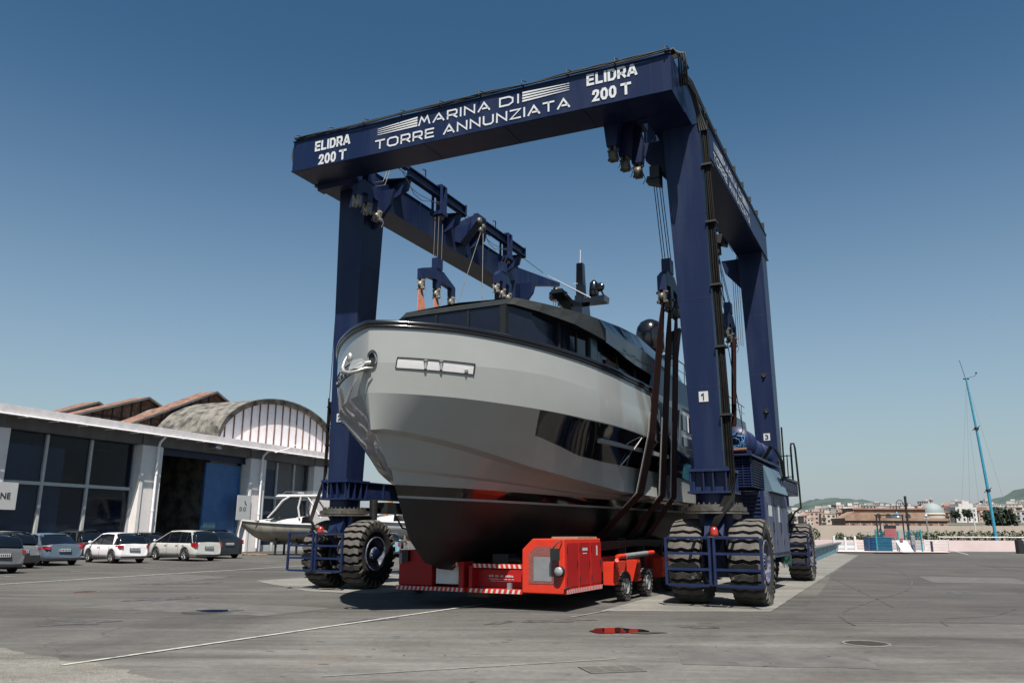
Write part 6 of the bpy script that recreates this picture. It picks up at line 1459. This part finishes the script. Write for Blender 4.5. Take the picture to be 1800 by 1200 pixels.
for k in range(4): q.box(-.52, .52, -.04, .04, 1.12 + k * .20, 1.31 + k * .20)
q.build('panel', 'red_board', t); q = MB(); q.box(-.54, .54, -.05, .05, 1.93, 2.22); q.build('header', 'steel_dark', t); q = MB(); q.box(-.5, -.44, -.03, .03, 0, 1.12); q.box(.44, .5, -.03, .03, 0, 1.12); q.build('leg', 'steel_dark', t)
t = thing("canopy_frame", (33.4, 74.6, .1), 0, "thin black goalpost frame standing behind the red slatted board", "frame")
q = MB()
for x in (-.05, .25, 2.35): q.box(x, x + .09, -.05, .05, 0, 3.1)
q.box(-.15, 2.5, -.05, .05, 3.08, 3.18); 
for k in range(6): q.tube([(0, 0, .5 * k + .1), (.3, 0, .5 * k + .5)], .02, 4)
q.build('frame', 'steel_dark', t)
t = thing("leaning_sign", (33.2, 69.9, .1), 0, "white blank board leaning against the mesh enclosure", "sign")
q = MB(); q.hexa([(-.0, -.10, 0), (.95, -.10, 0), (.95, -.06, 0), (0, -.06, 0)], [(-.32, .30, .95), (.62, .30, .95), (.62, .34, .95), (-.32, .34, .95)]); q.build('board', 'white_paint', t)
q = MB(); q.box(.0, .3, .12, .2, .95, 1.12); q.build('red_tag', 'red_board', t)
t = thing("meter_cabinet", (34.55, 70.6, .1), 0, "pale grey rounded meter post beside the leaning white board", "cabinet")
q = MB(); q.box(-.18, .18, -.12, .12, .55, 1.35); q.build('housing', 'grey_metal', t, bevel=.05); q = MB(); q.box(-.13, .13, -.10, .10, 0, .55); q.build('base', 'panel_worn_blue', t)
q = MB(); q.box(36.3, 36.45, 71.0, 71.15, .1, .98); o = q.build('bollard', 'letter_blue', bevel=.01); tag(o, "short dark blue bollard on the kerb right of the mesh enclosure", "bollard")
t = thing("barrier_gate", (36.7, 73.0, .1), 0, "low white rail gate on the kerb right of the mesh enclosure", "gate")
q = MB()
for z in (.95, .7, .45, .2): q.box(0, 2.2, -.03, .03, z - .03, z + .03)
for x in (0, 2.15): q.box(x, x + .08, -.04, .04, 0, 1.05)
q.tube([(.1, 0, .2), (1.3, 0, .9)], .03, 5); q.build('frame', 'white_paint', t)
# street lamps
t = thing("street_lamp", (38.85, 80.0, 0), 0, "black ornamental street lamp with hooped arm above the blue enclosure", "street lamp")
q = MB(); q.cyl((0, 0, 0), (0, 0, 4.3), .12, .09, 10); q.cyl((0, 0, 4.3), (0, 0, 5.2), .12, .12, 10); q.build('post', 'steel_dark', t)
q = MB(); q.tube([(-.05, 0, 3.5), (-.12, 0, 4.2), (-.35, 0, 4.75), (-.65, 0, 4.85), (-.92, 0, 4.6), (-.98, 0, 4.1), (-.98, 0, 3.6)], .04, 7); q.build('hooped_arm', 'steel_dark', t)
q = MB(); q.lathe([(.06, .55), (.10, .42), (.30, .30), (.62, .0), (.62, -.06), (.01, -.06)], (-.98, 0, 3.15), n=20); q.build('lamp_shade', 'blue_grey_panel', t)
t = thing("street_lamp", (48.35, 95.0, 0), 0, "slim pale lantern post behind the pipe rail", "street lamp")
q = MB(); q.cyl((0, 0, 0), (0, 0, 3.4), .10, .07, 8); q.build('post', 'grey_metal', t); q = MB(); q.sphere((0, 0, 3.62), .17, n=10); q.box(-.28, .28, -.04, .04, 3.3, 3.36); q.build('lantern', 'white_paint', t)
t = thing("street_lamp", (63.5, 97.0, 0), 0, "thin dark lamp post just right of the turquoise mast", "street lamp")
q = MB(); q.cyl((0, 0, 0), (0, 0, 7.2), .09, .06, 8); q.build('post', 'steel_dark', t)
for (x, y, h, lab) in ((85.1, 150, 6.0, "thin pale pole among the houses left of the turquoise mast"), (137, 210, 13.0, "tall pale floodlight pole among the houses right of the turquoise mast")):
    q = MB(); q.cyl((0, 0, 0), (0, 0, h), .16, .10, 6); q.box(-.5, .5, -.1, .1, h - .1, h + .15); o = q.build('light_pole', 'wall_pale'); o.location = (x, y, 0); tag(o, lab, "light pole")
# sailing boat masts behind the wall
t = thing("sailing_boat", (58.0, 98.0, -1.2), 0, "sailing boat hidden behind the pink wall, its tall leaning turquoise mast standing against the sky", "sailing boat")
q = MB(); rings = []
for i in range(13):
    f = i / 12; y = -5 + 10 * f; w = 1.6 * (1 - abs(2 * f - .8) ** 2.4 / 1.9) + .02 if f < .95 else .05; rings.append([(0, y, -.6), (max(.02, w) * .8, y, -.1), (max(.02, w), y, .9), (0, y, 1.0), (-max(.02, w), y, .9), (-max(.02, w) * .8, y, -.1)])
q.loft(rings, True, True); q.build('hull', 'white_gel', t)
q = MB(); q.tube([(0, 0, .9), (-.25, 0, 8), (-.62, 0, 14.5), (-1.15, 0, 21.7)], [.19, .17, .14, .10], 12); ms_ = q.build('mast', 'cyan_paint', t)
q = MB()
for (z, x) in ((7.9, -.24), (15.4, -.68)): q.tube([(x - .5, 0, z - .2), (x, 0, z), (x + .45, 0, z + .35)], .05, 6); q.box(x - .2, x + .2, -.2, .2, z - .15, z + .15)
q.tube([(-1.15, 0, 21.7), (.0, 0, 22.0), (.2, 0, 22.3)], .03, 5); q.sphere((.2, 0, 22.4), .12, n=8); q.tube([(-1.2, 0, 21.6), (-1.7, 0, 24.0)], .03, 5); q.box(-1.5, -.8, -.05, .05, 21.55, 21.7)
q.build('spreader', 'steel_dark', ms_)
q = MB()
for (x, z) in ((-4.5, .9), (-3.2, .9), (2.6, .9)): q.tube([(-1.15, 0, 21.4), (x, 0, z)], .012, 4)
q.tube([(-.24, 0, 8), (1.8, 0, .9)], .012, 4); q.tube([(-1.5, 0, 15), (-1.6, 0, .9)], .012, 4); q.build('rigging', 'grey_metal', t)
t = thing("sailing_boat", (74.0, 112.0, -1.2), 0, "sailing boat behind the pink wall, its mast just outside the picture on the right", "sailing boat")
q = MB(); q.loft([[(p[0], p[1], p[2]) for p in r_] for r_ in rings], True, True); q.build('hull', 'white_gel', t)
q = MB(); q.tube([(0, 0, .9), (.2, 0, 20)], [.16, .1], 8); q.build('mast', 'grey_metal', t)
q = MB(); q.tube([(.2, 0, 19.5), (-3.2, 0, .9)], .012, 4); q.box(-.7, .9, -.05, .05, 11.4, 11.52); q.build('rigging', 'steel_dark', t)
t = thing("concrete_barrier", (43.6, 70.0, 0), R(-8), "grey concrete road barrier at the right edge, its left end coloured dark for shade", "barrier")
q = MB(); q.prism([(0, -.35, 0), (0, .35, 0), (0, .30, .25), (0, .14, .5), (0, .10, 1.15), (0, -.10, 1.15), (0, -.14, .5), (0, -.30, .25)], (2.2, 0, 0)); q.build('body', 'concrete', t, bevel=.03)
q = MB(); q.box(-.5, 0, -.32, .32, 0, 1.12); q.build('shaded_end', 'steel_dark', t, bevel=.02)  # dark block puts the shade on the barrier's end into its colour
# ---------------------------------------------------------------- planting
def leaves(b, cx, cy, cz, rx, ry, rz, n, s, mi=0):
    for _ in range(n):
        while True:
            x, y, z = (random.uniform(-1, 1) for _ in range(3)); d = x * x + y * y + z * z
            if d < 1 and random.random() < .25 + d: break
        p = Vector((cx + x * rx, cy + y * ry, cz + z * rz)); a = Vector((random.uniform(-1, 1), random.uniform(-1, 1), random.uniform(-1, 1))).normalized(); c = a.cross(Vector((random.uniform(-1, 1), random.uniform(-1, 1), random.uniform(-1, 1)))).normalized()
        k = s * random.uniform(.6, 1.3); b.add([tuple(p - a * k), tuple(p + c * k * .6), tuple(p + a * k), tuple(p - c * k * .6)], [(0, 1, 2, 3)], mi)
def bush(name, loc, w, h, n, label, cat='bush', group='bushes behind the pink wall', d=1.2, lumps=5, s=.16):
    t = thing(name, loc, 0, label, cat, group); b = MB()
    for k in range(lumps):
        x = (k + .5) / lumps * w - w / 2; hh = h * random.uniform(.62, 1.0); leaves(b, x, random.uniform(-.3, .3), hh * .55, w / lumps * .85, d * .6, hh * .5, n // lumps, s)
    b.build('foliage', 'foliage', t)
    b = MB()
    for k in range(lumps): x = (k + .5) / lumps * w - w / 2; b.tube([(x, 0, 0), (x + .1, 0, h * .5), (x + .3, .1, h * .8)], [.05, .04, .02], 5)
    b.build('stem', 'bark', t)
bush('bush', (33.6, 95, 0), 4.0, 2.4, 900, "round green bush behind the pink wall, nearest the crane's rear wheel")
bush('bush', (38.6, 95, 0), 2.0, 1.9, 450, "small green bush behind the white gate frame", lumps=3)
bush('bush', (42.0, 95, 0), 4.2, 2.2, 900, "wide green bush behind the pink wall left of the mesh enclosure")
t = thing("hedge", (56.0, 99.0, 0), 0, "long clipped dark hedge behind the pipe rail", "hedge"); b = MB()
for k in range(15): leaves(b, -7.6 + k * 1.03, 0, 1.05, .75, .5, .95, 240, .14)
b.build('foliage', 'foliage', t); b = MB()
for k in range(15): b.tube([(-7.6 + k * 1.03, 0, 0), (-7.5 + k * 1.03, 0, 1.3)], .04, 5)
b.build('stem', 'bark', t)
bush('bush', (66.5, 98, 0), 3.4, 1.9, 700, "loose bush at the right end of the clipped hedge")
bush('bush', (70.5, 98, 0), 3.0, 1.7, 600, "yellowish bush at the right edge, beyond the end of the clipped hedge")

# ================================================================ harbour wall, ruined works, town
q = MB(); q.prism([(60, 185, 0), (200, 178, 0), (200, 179, 0), (60, 186, 0)], (0, 0, 3.3)); o = q.build('harbour_wall', 'beige_wall'); tag(o, "long plain beige harbour wall below the ruined brick works and the town", "wall")
t = thing("brick_works", (105, 222, 0), R(-1), "long ruined red brick works with arched upper storey below the town", "factory")
q = MB(); q.box(-14, 13.5, 0, 10, 2, 4.9); q.build('wall', 'brick_red', t)
q = MB(); q.box(-14.2, 13.7, -.35, 10, 4.9, 5.6); q.build('parapet', 'ruin_stone', t)
q = MB(); q.box(-14.1, 13.6, -.12, -.01, 4.45, 4.75); q.build('string_course', 'window_dark', t)
for k in range(9):
    q = MB(); q.box(-12.4 + k * 3.0, -11.6 + k * 3.0, -.03, .0, 2.9, 4.1); q.build('window', 'window_dark', t)
    q = MB(); q.box(-13.1 + k * 3.0, -12.95 + k * 3.0, -.06, .0, 2.2, 4.9); q.build('pilaster', 'wall_pink', t)
q = MB(); q.box(-10, 9.8, 4, 12, 5.6, 8.0); q.prism([(-14, 3.5, 5.6), (-10, 3.5, 5.6), (-10, 3.5, 7.6)], (0, 4, 0)); q.build('upper_wall', 'ruin_stone', t)
q = MB(); q.box(-10.3, 10.1, 3.6, 12.2, 8.0, 8.4); q.box(-10, 9.6, 3.9, 3.99, 7.45, 7.75); q.build('cornice', 'brick_red', t)
for k in range(4):
    q = MB(); c = -3.2 + k * 2.7; P = [(c - .75, 3.95, 5.7), (c + .75, 3.95, 5.7)] + [(c + .75 * math.cos(a), 3.95, 6.2 + .75 * math.sin(a)) for a in [math.pi * i / 10 for i in range(11)]]; q.poly(P); q.build('arch', 'window_dark', t)
# town ground rising behind
def th(x, y):
    d = math.hypot(x, y); a_ = math.degrees(math.atan2(x, y)); return 1.0 + max(0, d - 260) * .028 * (.42 + .58 * smoothstep(18.5, 24.0, a_)) + 2.5 * math.sin(x * .011) * smoothstep(300, 700, d)
b = MB(); rg = []
for i in range(26):
    d = 235 * (1.13 ** i); row = []
    for j in range(41):
        a = R(15) + R(50) * j / 40; x, y = d * math.sin(a), d * math.cos(a); z = th(x, y) - 1.0
        if d > 1700: z = z * max(0, 1 - (d - 1700) / 1500)
        row.append((x, y, z))
    rg.append(row)
b.loft(rg, False); o = b.build('hillside', 'town_ground'); o['kind'] = 'structure'
def hill(name, pts, Y, depth, rough, seed):
    random.seed(seed); b = MB(); N = 90; prof = [(x, interp(pts, x)) for x in [pts[0][0] + (pts[-1][0] - pts[0][0]) * i / N for i in range(N + 1)]]
    rg = []
    for k in range(16):
        f = k / 15; row = []
        for (x, h) in prof:
            hh = h * math.sin(math.pi * min(1, f * 1.1) / 2) if f < .92 else h * (1 - (f - .92) * 4)
            row.append((x * (1 + .0 * f), Y + depth * (f - 1) * 1.0, hh + random.uniform(-1, 1) * rough * (h / 100)))
        rg.append(row)
    b.loft(rg, False); o = b.build(name, 'hill_green'); o['kind'] = 'structure'; return o
hill('hill', [(700, 0), (800, 30), (860, 80), (885, 90), (940, 101), (985, 102), (1030, 88), (1090, 66), (1200, 55), (1330, 40), (1500, 0)], 2600, 900, 4.5, 3)
hill('hill', [(1100, 20), (1300, 56), (1480, 76), (1560, 84), (1640, 104), (1726, 128), (1820, 168), (1902, 205), (2050, 260), (2300, 330), (2700, 380), (3300, 420)], 3000, 1300, 6, 5)
random.seed(11)
# houses: a few prototypes, each copied as a thing of its own
def house_proto(idx, w, d, h, wallm, roofm, fl, bays, roof='flat'):
    b = MB(); b.box(-w / 2, w / 2, -d / 2, d / 2, -4, h, 0)
    if roof == 'flat':
        b.box(-w / 2 - .2, w / 2 + .2, -d / 2 - .2, d / 2 + .2, h, h + .5, 1); b.box(-w * .2, w * .15, -d * .2, d * .2, h + .5, h + 2.6, 0)
    else:
        b.prism([(-w / 2 - .4, -d / 2 - .4, h), (w / 2 + .4, -d / 2 - .4, h), (0 + w * .0, -d / 2 - .4, h + w * .22)], (0, d + .8, 0), 1)
    fh = h / fl
    for i in range(fl):
        for j in range(bays):
            x = -w / 2 + w * (j + .5) / bays; z = i * fh + fh * .30; s = w / bays * .24
            b.box(x - s, x + s, -d / 2 - .05, -d / 2 - .01, z, z + fh * .45, 2)
            if (j + idx) % 3 == 0: b.box(x - s * 1.8, x + s * 1.8, -d / 2 - 1.0, -d / 2 - .06, z - .35, z + .0, 1)
        for j in range(max(2, bays // 2)):
            y = -d / 2 + d * (j + .5) / max(2, bays // 2); z = i * fh + fh * .3; b.box(-w / 2 - .05, -w / 2 - .01, y - .6, y + .6, z, z + fh * .45, 2)
    me_o = b.build('house', [wallm, roofm, 'window_dark']); return me_o
LAB = [("low cream house in the crowded town on the slope beyond the harbour", 'wall_cream', 9, 8, 7, 2, 3, 'flat', 'wall_tan'),
       ("pinkish house in the crowded town on the slope beyond the harbour", 'wall_pink', 10, 9, 9, 3, 3, 'flat', 'terracotta'),
       ("pale block of flats in the crowded town on the slope beyond the harbour", 'wall_pale', 15, 10, 13, 4, 5, 'flat', 'wall_grey'),
       ("white house in the crowded town on the slope beyond the harbour", 'wall_white', 11, 8, 8, 2, 4, 'flat', 'wall_pale'),
       ("brown-walled house with pitched tile roof in the crowded town beyond the harbour", 'wall_tan', 11, 9, 6.5, 2, 3, 'gable', 'terracotta'),
       ("grey block of flats in the crowded town on the slope beyond the harbour", 'wall_grey', 13, 10, 12, 4, 4, 'flat', 'wall_tan')]
protos = []
for i, (lab, wm, w, d, h, fl, by, rf_, rm) in enumerate(LAB):
    o = house_proto(i, w, d, h, wm, rm, fl, by, rf_); tag(o, lab, 'house', 'houses of the town on the slope'); protos.append(o)
used = [False] * 6; count = 0
spots = []
for row in range(16):
    d = 520 * (1.076 ** row); n = 18
    for j in range(n):
        a = R(18.6) + R(14.2) * (j + random.uniform(.1, .9)) / n
        spots.append((d * random.uniform(.97, 1.04), a))
for (d, a) in spots:
    if random.random() < .05: continue
    x, y = d * math.sin(a), d * math.cos(a); i = random.choices(range(6), [4, 4, 1.6, 4, 3, 1])[0]
    if d > 650: i = random.choices(range(6), [3, 3, 4, 4, 2, 2])[0]
    if d < 620 and i in (2, 5): i = 0
    o = protos[i] if not used[i] else protos[i].copy()
    if used[i]: col.objects.link(o)
    used[i] = True
    s = random.uniform(.55, .95) * (1 + .25 * smoothstep(700, 1300, d)); o.location = (x, y, th(x, y) - .5); o.rotation_euler = (0, 0, -a + random.uniform(-.6, .6)); o.scale = (s, s, s * random.uniform(.8, 1.1)); count += 1
for i in range(6):
    if not used[i]: bpy.data.objects.remove(protos[i])
# landmarks of the town
def tower(loc, w, d, h, lab, rz, fl=12):
    t = thing('tower_block', loc, rz, lab, 'tower block', 'two tower blocks at the left of the town')
    b = MB(); b.box(-w / 2, w / 2, -d / 2, d / 2, -8, h); b.build('wall', 'wall_pink', t)
    b = MB()
    for i in range(fl):
        for j in range(2): b.box(w * (-.32 + .5 * j), w * (-.18 + .5 * j), -d / 2 - .06, -d / 2 - .01, 1 + i * h / fl, 1 + i * h / fl + h / fl * .45)
    b.build('window', 'window_dark', t)
    b = MB()
    for i in range(fl): b.box(-w / 2 - .9, -w / 2 - .01, -d * .35, d * .35, .6 + i * h / fl, 1.0 + i * h / fl); b.box(-w / 2 - .05, -w / 2 - .01, -d * .3, d * .3, 1 + i * h / fl, 1 + i * h / fl + h / fl * .5)
    b.build('balcony', 'window_dark', t)
    b = MB(); b.box(-w / 2 - .2, w / 2 + .2, -d / 2 - .2, d / 2 + .2, h, h + .7); b.box(-2, 2, -2, 2, h + .7, h + 2.6); b.build('roof', 'wall_pale', t)
tower((281, 700, 4), 7, 9, 20.5, "taller pink tower block, left of the pair at the left of the town", R(6)); tower((291.5, 702, 4), 6, 9, 20.0, "slimmer pink tower block, right of the pair at the left of the town", R(6))
t = thing('domed_church', (217.3, 420, 8), 0, "domed church with grey dome and lantern above the ruined brick works", 'church')
b = MB(); b.lathe([(5.6, -6), (5.6, 3.6)], n=28); b.lathe([(5.9, 3.0), (5.9, 3.6), (5.5, 3.7)], n=28); b.build('drum', 'wall_cream', t)
b = MB(); b.lathe([(5.5, 3.6), (5.3, 5.0), (4.6, 6.5), (3.3, 7.8), (1.6, 8.6), (.6, 8.8)], n=28); b.build('dome', 'lead_dome', t)
b = MB(); b.lathe([(.7, 8.7), (.7, 10.2), (.9, 10.3), (.1, 11.4), (.02, 12)], n=12); b.build('lantern', 'wall_pink', t)
t = thing('apartment_block', (366, 600, 6), R(-3), "long pinkish apartment block with dark stair strips right of the turquoise mast", 'apartment block')
b = MB(); b.box(-22, 26, 0, 12, -6, 14.6); b.build('wall', 'wall_pink', t); b = MB(); b.box(-22.3, 26.3, -.3, 12.3, 14.6, 15.3); b.build('roof', 'wall_pale', t)
for k in range(5): b = MB(); b.box(-17 + k * 9.5, -15.2 + k * 9.5, -.1, -.01, 0, 14.2); b.build('stair_strip', 'window_dark', t)
b = MB()
for i in range(5):
    for j in range(22): b.box(-20.5 + j * 2.1, -19.6 + j * 2.1, -.06, -.01, 1 + i * 2.8, 2.2 + i * 2.8)
b.build('window', 'wall_tan', t)
t = thing('pale_church', (246, 440, 8), R(4), "tall white building with stepped parapet right of the domed church", 'building')
b = MB(); b.box(-6, 6, 0, 10, -4, 7.5); b.box(-4, 4, 0, 8, 7.5, 9.2); b.box(-2, 2, 0, 4, 9.2, 10.6); b.build('wall', 'wall_white', t)
b = MB()
for i in range(3):
    for j in range(4): b.box(-5 + j * 2.9, -3.9 + j * 2.9, -.06, -.01, .2 + i * 2.4, 1.7 + i * 2.4)
b.build('window', 'window_dark', t)
# trees in the town
def tree_proto():
    t = thing('town_tree', (0, 0, 0), 0, "dark tree between the houses of the town", 'tree', 'trees between the town houses')
    b = MB()
    for k in range(7): a = k * 2.4; leaves(b, 2.2 * math.cos(a) * random.random(), 2.2 * math.sin(a) * random.random(), 4.5 + random.uniform(-1, 2), 2.0, 2.0, 1.8, 60, .75)
    b.build('crown', 'foliage_dark', t); b = MB(); b.tube([(0, 0, -3), (.1, 0, 2), (.4, .2, 4.5)], [.35, .28, .15], 6); b.tube([(.1, 0, 2.4), (-.9, .3, 4.4)], [.18, .08], 5); b.build('trunk', 'bark', t); return t
tp_ = tree_proto()
for k in range(64):
    d = 480 * (1.6 ** random.uniform(0, 2.3)); a = R(18.8) + R(13.8) * random.random(); x, y = d * math.sin(a), d * math.cos(a)
    o = tp_ if k == 0 else copy_tree(tp_); s = random.uniform(.5, .9) * (1 + .6 * smoothstep(500, 1000, d)); o.location = (x, y, th(x, y) - .3); o.scale = (s, s, s)
for k, (x, y, s) in enumerate(((150.5, 255, 1.0), (155.5, 258, 1.15))):
    o = copy_tree(tp_); o.location = (x, y, 1.0); o.scale = (s * 1.0, s, s * 1.05); o['label'] = ("left one" if k == 0 else "right one") + " of the two big dark trees beside the turquoise mast"; o['group'] = 'trees between the town houses'
